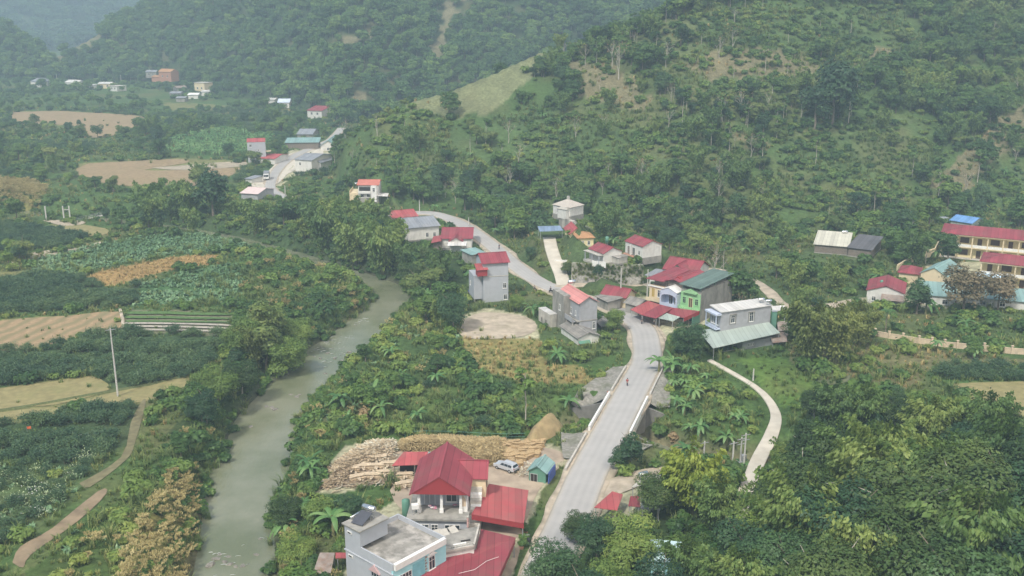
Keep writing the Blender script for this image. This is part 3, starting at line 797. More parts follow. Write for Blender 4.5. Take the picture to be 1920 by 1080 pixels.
GCOL = {'forestA': (.058, .085, .030), 'forestB': (.032, .048, .022), 'forestD': (.035, .055, .03), 'wild': (.060, .090, .032), 'village': (.065, .085, .036),
        'bank_left': (.045, .075, .022), 'bushy': (.06, .085, .03), 'bank_trees': (.03, .05, .02), 'bank_right': (.055, .08, .03), 'bamboo_wood': (.035, .05, .02),
        'river_wood': (.04, .06, .025), 'plot': (.060, .095, .030), 'dry_plot': (.21, .16, .07), 'slope_banana': (.06, .09, .03), 'woods_right': (.03, .045, .018),
        'bush_right': (.06, .09, .03), 'meadow': (.085, .125, .032), 'scrub_right': (.13, .11, .06), 'crop_strip': (.05, .09, .03), 'dark_crop': (.045, .065, .032),
        'pale_crop': (.07, .09, .04), 'leafy_crop': (.05, .09, .035), 'beds': (.15, .13, .09), 'field': (.16, .14, .065), 'reddish_field': (.30, .17, .08),
        'golden': (.16, .13, .05), 'banana_field': (.06, .10, .035), 'yard': (.34, .28, .21), 'hill_open': (.066, .092, .036), 'hill_brown': (.150, .118, .075), 'hill_field': (.150, .140, .080)}
GTAB = np.array([GCOL[n] for n in ZORDER])
COVER_DRY = np.array([{'hill_open': .3, 'forestA': .25, 'forestB': .35, 'plot': .12, 'wild': .35, 'meadow': .25, 'bank_right': .3, 'village': .4}.get(n, .12) for n in ZORDER])

# ------------------------------------------------------------------ terrain: one sheet from under the viewer to the far mountains
nu, ny = 560, 640
us = np.linspace(-0.72, 0.72, nu)
ysr = 66 * (3600 / 66) ** (np.linspace(0, 1, ny))
UU, YY = np.meshgrid(us, ysr)
XX = UU * YY
ZZ = H(XX, YY)
cc = codes(XX, YY)
base = GTAB[cc]
n1 = fbm(XX, YY, 14, 4, 31); n2 = fbm(XX, YY, 3.5, 3, 32); n3 = fbm(XX, YY, 60, 3, 33)
dry = np.clip((n1 - .5) * 4 + (n3 - .5) * 3, 0, 1) * COVER_DRY[cc]
gc = base * np.array([1.1, 1.3, 1.15]) * (0.72 + .56 * n2)[..., None]
gc = gc * (1 - dry[..., None]) + np.array([.20, .155, .08]) * dry[..., None]
sdr = np.full(XX.shape, 99.); nm = YY < 720
sdr[nm] = sd_poly(XX[nm], YY[nm], riv_poly)
wet = (np.clip(1 - (sdr - .5) / 3, 0, 1) * np.clip((330 - YY) / 40, .15, 1))[..., None]
gc = gc * (1 - wet) + np.array([.09, .085, .06]) * wet * (.7 + .6 * n2[..., None])
dst = np.full(XX.shape, 99.); dst[nm], _ = dist_poly(XX[nm], YY[nm], STREAM)
wet = np.clip(1.2 - dst / 5, 0, 1)[..., None]
gc = gc * (1 - wet) + np.array([.26, .20, .14]) * wet * (.7 + .6 * n2[..., None])
idx = np.arange(nu * ny).reshape(ny, nu)
F = np.stack([idx[:-1, :-1], idx[:-1, 1:], idx[1:, 1:], idx[1:, :-1]], -1).reshape(-1, 4)
tme = mesh_np('valley_ground', np.stack([XX, YY, ZZ], -1).reshape(-1, 3), F, None, smooth=True)
ca = tme.attributes.new('soil', 'FLOAT_COLOR', 'POINT')
ca.data.foreach_set('color', np.concatenate([gc.reshape(-1, 3), np.ones((nu * ny, 1))], 1).astype(np.float32).ravel())
def ground_mat():
    m = bpy.data.materials.new('ground_cover'); m.use_nodes = True
    nt = m.node_tree; N = nt.nodes; L = nt.links; b = N['Principled BSDF']
    b.inputs['Roughness'].default_value = .95; b.inputs['Specular IOR Level'].default_value = .1
    at = N.new('ShaderNodeAttribute'); at.attribute_name = 'soil'
    tc = N.new('ShaderNodeTexCoord')
    n = N.new('ShaderNodeTexNoise'); n.inputs['Scale'].default_value = .9; n.inputs['Detail'].default_value = 9; n.inputs['Roughness'].default_value = .7
    L.new(tc.outputs['Object'], n.inputs['Vector'])
    r = N.new('ShaderNodeMapRange'); r.inputs['From Min'].default_value = .3; r.inputs['From Max'].default_value = .7; r.inputs['To Min'].default_value = .55; r.inputs['To Max'].default_value = 1.45
    L.new(n.outputs['Fac'], r.inputs['Value'])
    v = N.new('ShaderNodeVectorMath'); v.operation = 'SCALE'; L.new(at.outputs['Color'], v.inputs[0]); L.new(r.outputs['Result'], v.inputs['Scale'])
    L.new(v.outputs[0], b.inputs['Base Color'])
    bp = N.new('ShaderNodeBump'); bp.inputs['Distance'].default_value = .35; bp.inputs['Strength'].default_value = .8
    L.new(n.outputs['Fac'], bp.inputs['Height']); L.new(bp.outputs['Normal'], b.inputs['Normal'])
    return m
tme.materials.append(ground_mat())
tag(link('ground', tme), 'grassy valley floor rising into forested hills and far mountains', kind='structure')

# ------------------------------------------------------------------ water
def water_mat():
    m = bpy.data.materials.new('river_water'); m.use_nodes = True
    nt = m.node_tree; N = nt.nodes; L = nt.links; b = N['Principled BSDF']
    tc = N.new('ShaderNodeTexCoord')
    n = N.new('ShaderNodeTexNoise'); n.inputs['Scale'].default_value = .06; n.inputs['Detail'].default_value = 5; n.inputs['Roughness'].default_value = .6
    L.new(tc.outputs['Object'], n.inputs['Vector'])
    rp = N.new('ShaderNodeValToRGB'); e = rp.color_ramp.elements
    e[0].position = .35; e[0].color = (.135, .155, .085, 1); e[1].position = .62; e[1].color = (.225, .235, .165, 1)
    L.new(n.outputs['Fac'], rp.inputs['Fac']); L.new(rp.outputs['Color'], b.inputs['Base Color'])
    b.inputs['Roughness'].default_value = .12; b.inputs['Specular IOR Level'].default_value = .5
    n2 = N.new('ShaderNodeTexNoise'); n2.inputs['Scale'].default_value = 1.6; n2.inputs['Detail'].default_value = 5
    mp = N.new('ShaderNodeMapping'); mp.inputs['Scale'].default_value = (1.6, .6, 1)
    L.new(tc.outputs['Object'], mp.inputs['Vector']); L.new(mp.outputs['Vector'], n2.inputs['Vector'])
    bp = N.new('ShaderNodeBump'); bp.inputs['Distance'].default_value = .12; bp.inputs['Strength'].default_value = .55
    L.new(n2.outputs['Fac'], bp.inputs['Height']); L.new(bp.outputs['Normal'], b.inputs['Normal'])
    return m
M_WATER = water_mat()
wl, _ = ribbon_poly(riv_l, 4.5); _, wr = ribbon_poly(riv_r, 4.5)
V = []; F = []
for a, b_ in zip(wl, wr): V += [(*a, WATER_Z), (*b_, WATER_Z)]
for i in range(len(wl) - 1): F.append((2 * i, 2 * i + 1, 2 * i + 3, 2 * i + 2))
tag(link('river', mesh_np('river', V, F, M_WATER)), 'shallow grey-green river winding down the valley', kind='structure')
L_, R_ = ribbon_poly(STREAM, 3.6)
V = []; F = []
for a, b_ in zip(L_, R_): V += [(*a, -4.25), (*b_, -4.25)]
for i in range(len(L_) - 1): F.append((2 * i, 2 * i + 1, 2 * i + 3, 2 * i + 2))
tag(link('stream', mesh_np('stream', V, F, M_WATER)), 'small muddy stream passing under the road bridge', kind='structure')
pond = [tuple(P(x, y, 0))[:2] for x, y in smooth_line([(1532,722),(1540,703),(1570,700),(1592,705),(1588,722),(1555,728)], 3)]
pz = max(Hs(*p) for p in pond) + .1
tag(drape('pond', pond, M_WATER, .0, 4, zf=lambda x, y: np.full(len(x), pz)), 'small dark pond below the concrete fence', kind='structure')

# ------------------------------------------------------------------ roads
M_ROAD = mat('worn_concrete_road', (.42, .41, .39), .85, .05, .5, stain=.3, stain_col=(.30, .29, .27), sscale=.12)
def wear(m):                                           # wheels polish two lanes, dust gathers at the edges
    nt = m.node_tree; N = nt.nodes; L = nt.links; b = N['Principled BSDF']; src = b.inputs['Base Color'].links[0].from_socket
    at = N.new('ShaderNodeAttribute'); at.attribute_name = 'across'; rp = N.new('ShaderNodeValToRGB'); e = rp.color_ramp.elements; e[0].position = 0; e[0].color = (0, 0, 0, 1); e[1].position = 1; e[1].color = (0, 0, 0, 1)
    for p_, v_ in ((.1, .25), (.2, .75), (.3, .35), (.4, .8), (.5, .3), (.6, .8), (.7, .35), (.8, .75), (.9, .25)): k_ = e.new(p_); k_.color = (v_, v_, v_, 1)
    L.new(at.outputs['Fac'], rp.inputs['Fac'])
    tc = N.new('ShaderNodeTexCoord'); n_ = N.new('ShaderNodeTexNoise'); n_.inputs['Scale'].default_value = .22; n_.inputs['Detail'].default_value = 7; L.new(tc.outputs['Object'], n_.inputs['Vector'])
    mu = N.new('ShaderNodeMath'); mu.operation = 'MULTIPLY'; L.new(rp.outputs['Color'], mu.inputs[0]); L.new(n_.outputs['Fac'], mu.inputs[1])
    mx = N.new('ShaderNodeMix'); mx.data_type = 'RGBA'; L.new(mu.outputs[0], mx.inputs['Factor']); L.new(src, mx.inputs['A']); mx.inputs['B'].default_value = (.27, .265, .26, 1)
    ed = N.new('ShaderNodeMapRange'); ed.inputs['From Min'].default_value = .12; ed.inputs['From Max'].default_value = 0; ab = N.new('ShaderNodeMath'); ab.operation = 'PINGPONG'; ab.inputs[1].default_value = .5; L.new(at.outputs['Fac'], ab.inputs[0]); L.new(ab.outputs[0], ed.inputs['Value'])
    m3 = N.new('ShaderNodeMath'); m3.operation = 'MULTIPLY'; L.new(ed.outputs['Result'], m3.inputs[0]); L.new(n_.outputs['Fac'], m3.inputs[1])
    mx2 = N.new('ShaderNodeMix'); mx2.data_type = 'RGBA'; L.new(m3.outputs[0], mx2.inputs['Factor']); L.new(mx.outputs['Result'], mx2.inputs['A']); mx2.inputs['B'].default_value = (.36, .30, .21, 1)
    L.new(mx2.outputs['Result'], b.inputs['Base Color'])
wear(M_ROAD)
M_PATH = mat('pale_concrete_path', (.54, .50, .42), .9, .12, .4, stain=.3, stain_col=(.35, .30, .22), sscale=.3)
M_DUST = mat('dusty_verge', (.42, .36, .28), .95, .25, .5, stain=.5, stain_col=(.24, .22, .14), sscale=.35)
M_SOIL = mat('bare_earth', (.24, .185, .12), .95, .25, .5, bump=.1, bscale=1.5)
def road_sheet(name, line, hw, m, off, label, skirt=.25):
    L_, R_ = ribbon_poly(line, hw); n = len(line); V = []; F = []; K = 17
    for i in range(n):
        for k in range(K):
            t = k / (K - 1); x = L_[i][0] * (1 - t) + R_[i][0] * t; y = L_[i][1] * (1 - t) + R_[i][1] * t
            V.append((x, y, line[i][2] + off + .07 * sin(pi * t)))
        V.append((*L_[i], line[i][2] + off - skirt)); V.append((*R_[i], line[i][2] + off - skirt))
    W = K + 2
    for i in range(n - 1):
        for k in range(K - 1): F.append((i * W + k, i * W + k + 1, (i + 1) * W + k + 1, (i + 1) * W + k))
        F.append((i * W + K, i * W, (i + 1) * W, (i + 1) * W + K)); F.append((i * W + K - 1, i * W + K + 1, (i + 1) * W + K + 1, (i + 1) * W + K - 1))
    F = [f[::-1] for f in F]
    me = mesh_np(name, V, F, m, smooth=True); at = me.attributes.new('across', 'FLOAT', 'POINT'); at.data.foreach_set('value', np.array(([k / (K - 1) for k in range(K)] + [0, 1]) * n, np.float32))
    return tag(link(name, me), label, kind='structure')
def verge_w(line, w0, seed):
    X = np.array([p[0] for p in line]); Y = np.array([p[1] for p in line]); return list(w0 * (.75 + .6 * fbm(X, Y, 9, 2, seed)))
RHW = [3.15 if p[1] < 235 else (2.75 if p[1] < 400 else 2.2) for p in ROAD]
road_sheet('road', ROAD, RHW, M_ROAD, .06, 'grey concrete road running through the village', .3)
road_sheet('road_verge', ROAD, [a_ * b_ / 3.15 for a_, b_ in zip(verge_w(ROAD, 3.9, 41), RHW)], M_DUST, .0, 'dusty verge along the grey road', .4)
road_sheet('side_road', SCHOOL_ROAD, 1.7, M_DUST, .05, 'pale side road below the retaining wall')
road_sheet('hill_track', UPPER_TRACK, 1.9, M_PATH, .07, 'narrow concrete track climbing to the hillside houses')
road_sheet('footpath', RIGHT_PATH, list(np.interp(np.arange(len(RIGHT_PATH)), [0, 14, 22, 34, len(RIGHT_PATH)], [.6, .7, 1.0, 1.2, 1.2]) * (.8 + .4 * fbm(np.array([p[0] for p in RIGHT_PATH]), np.array([p[1] for p in RIGHT_PATH]), 6, 2, 43))), M_PATH, .04, 'pale concrete path curving past the banana grove')
def sheet(name, pts, m, label, off=.1, step=2.0, z=0, wob=1):
    w = [tuple(P(x, y, z))[:2] for x, y in smooth_line(pts + [pts[0]], 3)[:-1]]
    if name in ('footpath', 'hill_path') and m.name != 'dusty_verge': NOGO.append(w)
    o = drape(name, w, m, off, step); return tag(o, label, kind='structure')
M_FIELD = mat('stubble_field', (.255, .225, .105), .95, .18, .8, stain=.5, stain_col=(.17, .185, .07), sscale=.12)
M_TAN = mat('tan_field', (.29, .215, .125), .95, .2, .7, stain=.5, stain_col=(.25, .21, .10), sscale=.1)
def row_mat():
    m = mat('row_field', (.34, .24, .14), .95, .2, 1.2); nt = m.node_tree; N = nt.nodes; L = nt.links
    b = N['Principled BSDF']; src = b.inputs['Base Color'].links[0].from_socket
    tc = N.new('ShaderNodeTexCoord'); mp = N.new('ShaderNodeMapping'); mp.inputs['Rotation'].default_value = (0, 0, radians(14))
    wv = N.new('ShaderNodeTexWave'); wv.inputs['Scale'].default_value = .085; wv.inputs['Distortion'].default_value = 3.2; wv.inputs['Detail'].default_value = 3; wv.inputs['Detail Scale'].default_value = 2
    L.new(tc.outputs['Object'], mp.inputs['Vector']); L.new(mp.outputs['Vector'], wv.inputs['Vector'])
    mx = N.new('ShaderNodeMix'); mx.data_type = 'RGBA'; L.new(wv.outputs['Fac'], mx.inputs['Factor']); L.new(src, mx.inputs['A']); mx.inputs['B'].default_value = (.22, .19, .10, 1)
    L.new(mx.outputs['Result'], b.inputs['Base Color']); return m
sheet('field', [(-300,650),(0,607),(120,598),(222,591),(230,625),(150,638),(60,660),(0,666),(-300,740)], row_mat(), 'harvested field with reddish rows beside the vegetable beds')
sheet('field', [(-300,790),(0,736),(100,722),(170,711),(205,738),(110,765),(0,776),(-300,830)], M_FIELD, 'mown pale green field above the earth bund')
sheet('field', [(-300,838),(0,781),(120,767),(215,743),(355,711),(350,735),(280,758),(150,775),(60,793),(0,800),(-300,900)], M_FIELD, 'mown pale green field below the earth bund')
sheet('field', [(165,310),(330,301),(350,308),(270,322),(340,322),(455,318),(440,330),(330,360),(280,356),(190,346),(140,326)], M_TAN, 'tan harvested field beyond the river trees')
sheet('field', [(10,213),(120,211),(280,223),(240,250),(170,261),(150,240),(30,231)], M_TAN, 'far tan field with a dark hedge around it')
sheet('field', [(115,421),(200,434),(190,446),(130,444)], M_FIELD, 'small pale field by the footbridge')
sheet('field', [(1785,726),(1925,722),(2100,725),(2100,800),(1925,790),(1860,785),(1800,752)], M_FIELD, 'tan field at the edge of the woods')
sheet('yard_ground', [(285,318),(445,306),(452,316),(340,322)], mat('drying_ground', (.36, .31, .23), .95, .2, .5), 'pale drying ground in the tan field', .16)
sheet('footpath', [(25,1065),(40,1035),(100,1000),(185,930),(200,935),(150,985),(60,1050),(45,1075)], M_SOIL, 'bare earth track along the flowering crop', .1, 1)
sheet('footpath', [(150,915),(228,865),(246,800),(266,760),(274,762),(255,835),(238,870),(170,922)], mat('trodden_grass', (.17, .155, .085), .95, .25, .8), 'bare earth track between crop and river bushes', .1, 1)
sheet('footpath', [(22,495),(60,478),(150,468),(190,457),(190,464),(120,480),(55,492),(28,505)], M_DUST, 'curved grey path round the leafy crop', .1, 1.5)
sheet('footpath', [(80,418),(145,418),(160,424),(120,428)], M_DUST, 'pale landing at the end of the footbridge', .14, 1)
sheet('yard_ground', [(600,925),(640,865),(740,840),(860,835),(960,842),(1035,850),(1058,870),(1012,925),(985,990),(955,1085),(880,1085),(740,950),(740,912),(690,918)], mat('timber_yard_ground', (.36, .29, .22), .95, .25, .4, stain=.5, stain_col=(.45, .38, .28), sscale=.4), 'dusty yard of the veneer workshop', .1, 1.5)
sheet('yard_ground', [(862,612),(905,592),(990,602),(1005,625),(960,640),(870,640)], M_DUST, 'bare pale yard below the tall houses', .1, 1.5)
sheet('yard_ground', [(1185,608),(1215,600),(1240,622),(1250,640),(1232,650),(1205,630)], M_DUST, 'dusty forecourt where the road bends', .16, 1)
sheet('yard_ground', [(455,362),(478,345),(505,320),(540,290),(600,282),(600,300),(540,330),(515,350),(480,370)], M_PATH, 'pale yard beside the far road', .2, 2)
sheet('yard_ground', [(1105,925),(1140,905),(1240,885),(1240,905),(1190,925),(1130,945)], M_DUST, 'dusty forecourt beside the lower road', .2, 1.5)
for i, (y0, y1) in enumerate([(592, 599), (601, 607), (609, 614)]):
    sheet('vegetable_bed', [(240,y0),(330,y0+1),(425,y0+3),(428,y1),(330,y1-1),(240,y1-2)], mat('seedlings', (.085, .155, .045), .9, .35, 2.2), 'green seedling bed, number %s from the back' % ['one', 'two', 'three'][i], .3, 1.5)
for i, (y0, y1) in enumerate([(613, 617), (619, 623), (625, 629)]):
    sheet('vegetable_bed', [(236,y0),(330,y0+1),(425,y0+4),(428,y1+3),(330,y1),(236,y1-1)], mat('pale_mulch', (.38, .35, .29), .9, .2, 1), 'bare pale bed, number %s in front of the seedlings' % ['one', 'two', 'three'][i], .3, 1.5)
sheet('track_bare', [(1750,370),(1790,335),(1860,250),(1920,205),(1925,225),(1870,275),(1800,350)], M_SOIL, 'bare earth track up the hillside', .3, 2) if False else None

# ------------------------------------------------------------------ haze: the air of the valley
hz = bpy.data.meshes.new('haze')
bm = bmesh.new(); bmesh.ops.create_cube(bm, size=1)
for v in bm.verts: v.co = Vector((v.co.x * 6400, 1900 + v.co.y * 4400, 348 + v.co.z * 720))
bm.to_mesh(hz); bm.free()
hm = bpy.data.materials.new('haze_air'); hm.use_nodes = True
hm.node_tree.nodes.remove(hm.node_tree.nodes['Principled BSDF'])
pv = hm.node_tree.nodes.new('ShaderNodeVolumePrincipled'); pv.inputs['Density'].default_value = HAZE_DENSITY; pv.inputs['Color'].default_value = (.62, .83, 1.0, 1); pv.inputs['Anisotropy'].default_value = .0
hm.node_tree.links.new(pv.outputs[0], hm.node_tree.nodes['Material Output'].inputs['Volume'])
hz.materials.append(hm)
tag(link('haze', hz), 'pale blue haze filling the valley', kind='stuff')
# ------------------------------------------------------------------ building kit
class Kit:
    """parts of one thing, in its own axes: x along the front, y to the back, z up"""
    def __init__(s, name, loc, rz, label, cat, group=None):
        s.root = empty(name, loc, rz); tag(s.root, label, cat, group); s.loc = Vector(loc); s.rz = rz
    def mesh(s, name, V, F, m, parent=None, label=None, smooth=False, kind=None):
        me = bpy.data.meshes.new(name); me.from_pydata([tuple(v) for v in V], [], F); me.update()
        if smooth: me.polygons.foreach_set('use_smooth', [True] * len(me.polygons))
        o = link(name, me, m, parent or s.root)
        if label: o['label'] = label
        if kind: o['kind'] = kind
        return o
    def box(s, name, m, x0, x1, y0, y1, z0, z1, parent=None, label=None, bev=0.0, kind=None):
        return s.boxes(name, m, [(x0, x1, y0, y1, z0, z1)], parent, label, kind)
    def boxes(s, name, m, lst, parent=None, label=None, kind=None):
        V = []; F = []
        for x0, x1, y0, y1, z0, z1 in lst:
            o = len(V)
            V += [(x0, y0, z0), (x1, y0, z0), (x1, y1, z0), (x0, y1, z0), (x0, y0, z1), (x1, y0, z1), (x1, y1, z1), (x0, y1, z1)]
            F += [tuple(o + i for i in f) for f in ((0, 3, 2, 1), (4, 5, 6, 7), (0, 1, 5, 4), (1, 2, 6, 5), (2, 3, 7, 6), (3, 0, 4, 7))]
        return s.mesh(name, V, F, m, parent, label, kind=kind)
    def slab(s, name, m, pts, t=.08, parent=None, label=None):
        """sheet with thickness t below the given outline"""
        n = len(pts); V = [Vector(p) for p in pts] + [Vector(p) - Vector((0, 0, t)) for p in pts]
        F = [tuple(range(n)), tuple(range(2 * n - 1, n - 1, -1))] + [(i, n + i, n + (i + 1) % n, (i + 1) % n) for i in range(n)]
        a = (V[1] - V[0]).cross(V[2] - V[1])
        if a.z < 0: F = [f[::-1] for f in F]
        return s.mesh(name, V, F, m, parent, label)
    def gable_wall(s, m, x0, x1, y0, y1, z0, z1, rise, ridge='y', name='wall', parent=None):
        if ridge == 'y':
            xm = (x0 + x1) / 2
            V = [(x0, y0, z0), (x1, y0, z0), (x1, y0, z1), (xm, y0, z1 + rise), (x0, y0, z1)]; V += [(a, y1, c) for a, b, c in V]
        else:
            ym = (y0 + y1) / 2
            V = [(x1, y0, z0), (x1, y1, z0), (x1, y1, z1), (x1, ym, z1 + rise), (x1, y0, z1)]; V += [(x0, b, c) for a, b, c in V]
        F = [(0, 1, 2, 3, 4), (9, 8, 7, 6, 5)] + [(i, i + 5, (i + 1) % 5 + 5, (i + 1) % 5) for i in range(5)]
        return s.mesh(name, V, F, m, parent)
    def gable_roof(s, m, x0, x1, y0, y1, z, rise, ridge='y', over=.45, t=.12, cap=None, name='roof'):
        W = (x1 - x0) / 2 if ridge == 'y' else (y1 - y0) / 2; k = rise / W; dz = over * k; zz = z + .06
        if ridge == 'y':
            a, b, c = x0 - over, (x0 + x1) / 2, x1 + over; p, q = y0 - over, y1 + over
            pr = [(a, zz - dz), (b, zz + rise), (c, zz - dz)]; mk = lambda u, w, v: (u, v, w)
        else:
            a, b, c = y0 - over, (y0 + y1) / 2, y1 + over; p, q = x0 - over, x1 + over
            pr = [(a, zz - dz), (b, zz + rise), (c, zz - dz)]; mk = lambda u, w, v: (v, u, w)
        V = []
        for v in (p, q):
            for u, w in pr: V.append(mk(u, w + t, v))
            for u, w in pr: V.append(mk(u, w, v))
        F = [(0, 1, 7, 6), (1, 2, 8, 7), (3, 9, 10, 4), (4, 10, 11, 5), (0, 3, 4, 1), (1, 4, 5, 2), (6, 7, 10, 9), (7, 8, 11, 10), (0, 6, 9, 3), (2, 5, 11, 8)]
        if ridge == 'y': F = [f[::-1] for f in F]
        r = s.mesh(name, V, F, m)
        e0, e1 = mk(b, zz + rise + t + .0, p - .02), mk(b, zz + rise + t, q + .02)
        w = .16
        if ridge == 'y': s.boxes('ridge_cap', cap or m, [(b - w, b + w, p - .03, q + .03, zz + rise + t - .03, zz + rise + t + .05)], r)
        else: s.boxes('ridge_cap', cap or m, [(p - .03, q + .03, b - w, b + w, zz + rise + t - .03, zz + rise + t + .05)], r)
        return r
    def hip_roof(s, m, x0, x1, y0, y1, z, rise, over=.45, t=.12, cap=None, name='roof'):
        x0 -= over; x1 += over; y0 -= over; y1 += over; w, d = x1 - x0, y1 - y0; ins = min(w, d) / 2
        if w >= d: r0, r1 = (x0 + ins, (y0 + y1) / 2), (x1 - ins, (y0 + y1) / 2)
        else: r0, r1 = ((x0 + x1) / 2, y0 + ins), ((x0 + x1) / 2, y1 - ins)
        if abs(w - d) < .3: r1 = (r0[0] + .01, r0[1] + .01)
        z += .03
        V = [(x0, y0, z), (x1, y0, z), (x1, y1, z), (x0, y1, z), (x0, y0, z + t), (x1, y0, z + t), (x1, y1, z + t), (x0, y1, z + t), (*r0, z + rise), (*r1, z + rise)]
        F = [(0, 3, 2, 1), (0, 1, 5, 4), (1, 2, 6, 5), (2, 3, 7, 6), (3, 0, 4, 7)]
        if w >= d: F += [(4, 5, 9, 8), (5, 6, 9), (6, 7, 8, 9), (7, 4, 8)]
        else: F += [(4, 5, 8), (5, 6, 9, 8), (6, 7, 9), (7, 4, 8, 9)]
        return s.mesh(name, V, F, m)
    def bar(s, name, m, p, q, r=.06, parent=None, sides=6, label=None):
        V, F = tube([p, q], [r, r], sides)
        F = [tuple(f) for f in F] + [tuple(range(sides))[::-1], tuple(range(sides, 2 * sides))]
        return s.mesh(name, V, F, m, parent, label)
    def bars(s, name, m, segs, r=.05, parent=None, sides=5, kind=None):
        V = []; F = []
        for p, q in segs:
            v, f = tube([p, q], [r, r], sides); o = len(V); V += list(v); F += [tuple(int(k) + o for k in g) for g in f]
        return s.mesh(name, V, F, m, parent, kind=kind)
    def opening(s, face, a, z, w, h, W, D, kind='window', fm=None, pm=None, y0=0.0, x0=0.0, bars=1, sill=True, label=None):
        """a window or door on a wall: frame standing proud, dark pane set back in it. a = distance along the wall"""
        fm = fm or M_WHITE; pm = pm or M_GLASS; f = .08; dp = .07
        def tr(u, v, zz):                               # u along, v outward
            if face == 'f': return (x0 + u, y0 - v, zz)
            if face == 'b': return (x0 + W - u, y0 + D + v, zz)
            if face == 'l': return (x0 - v, y0 + D - u, zz)
            return (x0 + W + v, y0 + u, zz)
        def bx(u0, u1, v0, v1, z0, z1):
            c = [tr(u, v, zz) for zz in (z0, z1) for u, v in ((u0, v1), (u1, v1), (u1, v0), (u0, v0))]
            return c
        def mk(name, lst, m, parent=None):
            V = []; F = []
            for q in lst:
                c = bx(*q); o = len(V); V += c
                F += [tuple(o + i for i in g) for g in ((0, 3, 2, 1), (4, 5, 6, 7), (0, 1, 5, 4), (1, 2, 6, 5), (2, 3, 7, 6), (3, 0, 4, 7))]
            return s.mesh(name, V, F, m, parent)
        L = [(a, a + w, 0, dp, z + h - f, z + h), (a, a + f, 0, dp, z, z + h - f), (a + w - f, a + w, 0, dp, z, z + h - f)]
        if kind == 'window': L.append((a + f, a + w - f, 0, dp, z, z + f))
        for k in range(bars): u = a + w * (k + 1) / (bars + 1); L.append((u - .03, u + .03, 0, dp - .01, z + f, z + h - f))
        if kind == 'window' and h > 1.1: L.append((a + f, a + w - f, 0, dp - .015, z + h * .66, z + h * .66 + .05))
        fr = mk(kind, L, fm)
        if label: fr['label'] = label
        mk('pane' if kind == 'window' else 'door_leaf', [(a + f, a + w - f, 0, .025, z + (f if kind == 'window' else .02), z + h - f)], pm, fr)
        if kind == 'window' and sill: mk('sill', [(a - .1, a + w + .1, 0, .16, z - .1, z)], fm, fr)
        return fr

def base3(A, B, C, z):
    """corners picked at height z: left front, right front, one back corner -> origin, turn, width, depth"""
    a, b, c = P(*A, z), P(*B, z), P(*C, z)
    d = Vector((b.x - a.x, b.y - a.y)); W = d.length; d /= W
    n = Vector((-d.y, d.x)); D = abs((c.x - b.x) * n.x + (c.y - b.y) * n.y)
    return a, atan2(d.y, d.x), W, D
def nogo(kit, x0, x1, y0, y1):
    c, s = cos(kit.rz), sin(kit.rz)
    NOGO.append([(kit.loc.x + x * c - y * s, kit.loc.y + x * s + y * c) for x, y in ((x0, y0), (x1, y0), (x1, y1), (x0, y1))])
def local(kit, p):
    v = Vector(p) - kit.loc; c, s = cos(-kit.rz), sin(-kit.rz)
    return (v.x * c - v.y * s, v.x * s + v.y * c, v.z)

M_WHITE = mat('white_paint', (.74, .74, .71), .6, .06, 2, stain=.25, stain_col=(.42, .40, .36))
M_GLASS = mat('window_glass', (.03, .04, .05), .15, .2, 2, spec=.6)
M_DARK = mat('interior_shade_black', (.035, .032, .03), .9, .2, 2)  # near-black: shade inside openings put into colour; black parts share it
M_WALLW = mat('white_wall', (.66, .65, .61), .85, .07, 1.2, stain=.4, stain_col=(.38, .36, .32), sscale=.8)
M_CREAM = mat('cream_wall', (.68, .57, .38), .85, .06, 1.2, stain=.35, stain_col=(.42, .36, .26), sscale=.8)
M_YELLOW = mat('yellow_wall', (.74, .64, .38), .85, .06, 1.2, stain=.25, stain_col=(.50, .44, .30))
M_PBLUE = mat('pale_blue_wall', (.41, .43, .46), .85, .05, 1, stain=.25, stain_col=(.33, .37, .40), sscale=.4)
M_BLUEW = mat('lilac_blue_wall', (.50, .56, .68), .8, .06, 1, stain=.3, stain_col=(.34, .37, .42))
M_TURQ = mat('turquoise_wall', (.36, .66, .70), .8, .06, 1, stain=.2, stain_col=(.30, .48, .50))
M_GREENW = mat('green_wall', (.30, .54, .28), .8, .08, 1, stain=.3, stain_col=(.22, .36, .20))
M_GREYW = mat('grey_render_wall', (.36, .37, .39), .9, .1, 1, stain=.4, stain_col=(.22, .22, .22), sscale=.5)
M_CONC = mat('raw_concrete', (.31, .30, .27), .95, .15, .8, stain=.7, stain_col=(.13, .13, .115), sscale=.45, bump=.02)
M_CONCL = mat('pale_concrete', (.47, .45, .40), .95, .14, .8, stain=.6, stain_col=(.24, .23, .20), sscale=.5)
M_ROOFSLAB = mat('weathered_roof_slab', (.24, .23, .205), .95, .3, .8, stain=.95, stain_col=(.50, .47, .43), sscale=.45, bump=.02)
M_STONE = mat('rubble_stone', (.34, .33, .30), .95, .35, 2.2, stain=.5, stain_col=(.16, .16, .13), sscale=.8, bump=.15, bscale=2.2)
M_RED = mat('red_sheet_roof', (.30, .062, .078), .55, .10, .35, wave=2.2, stain=.55, stain_col=(.22, .10, .09), sscale=.3)
M_REDL = mat('light_red_sheet_roof', (.42, .095, .10), .55, .10, .35, wave=2.2, stain=.55, stain_col=(.30, .14, .12), sscale=.3)
M_REDD = mat('dark_red_sheet', (.30, .045, .05), .55, .07, .5)
M_PINK = mat('faded_pink_roof', (.64, .27, .25), .6, .1, .4, wave=2.2, stain=.4, stain_col=(.55, .34, .30), sscale=.3)
M_ORANGE = mat('orange_tile_roof', (.40, .22, .11), .8, .15, 3)
M_TEAL = mat('teal_sheet_roof', (.25, .40, .38), .5, .08, .4, wave=2.2, stain=.3, stain_col=(.34, .42, .38), sscale=.3)
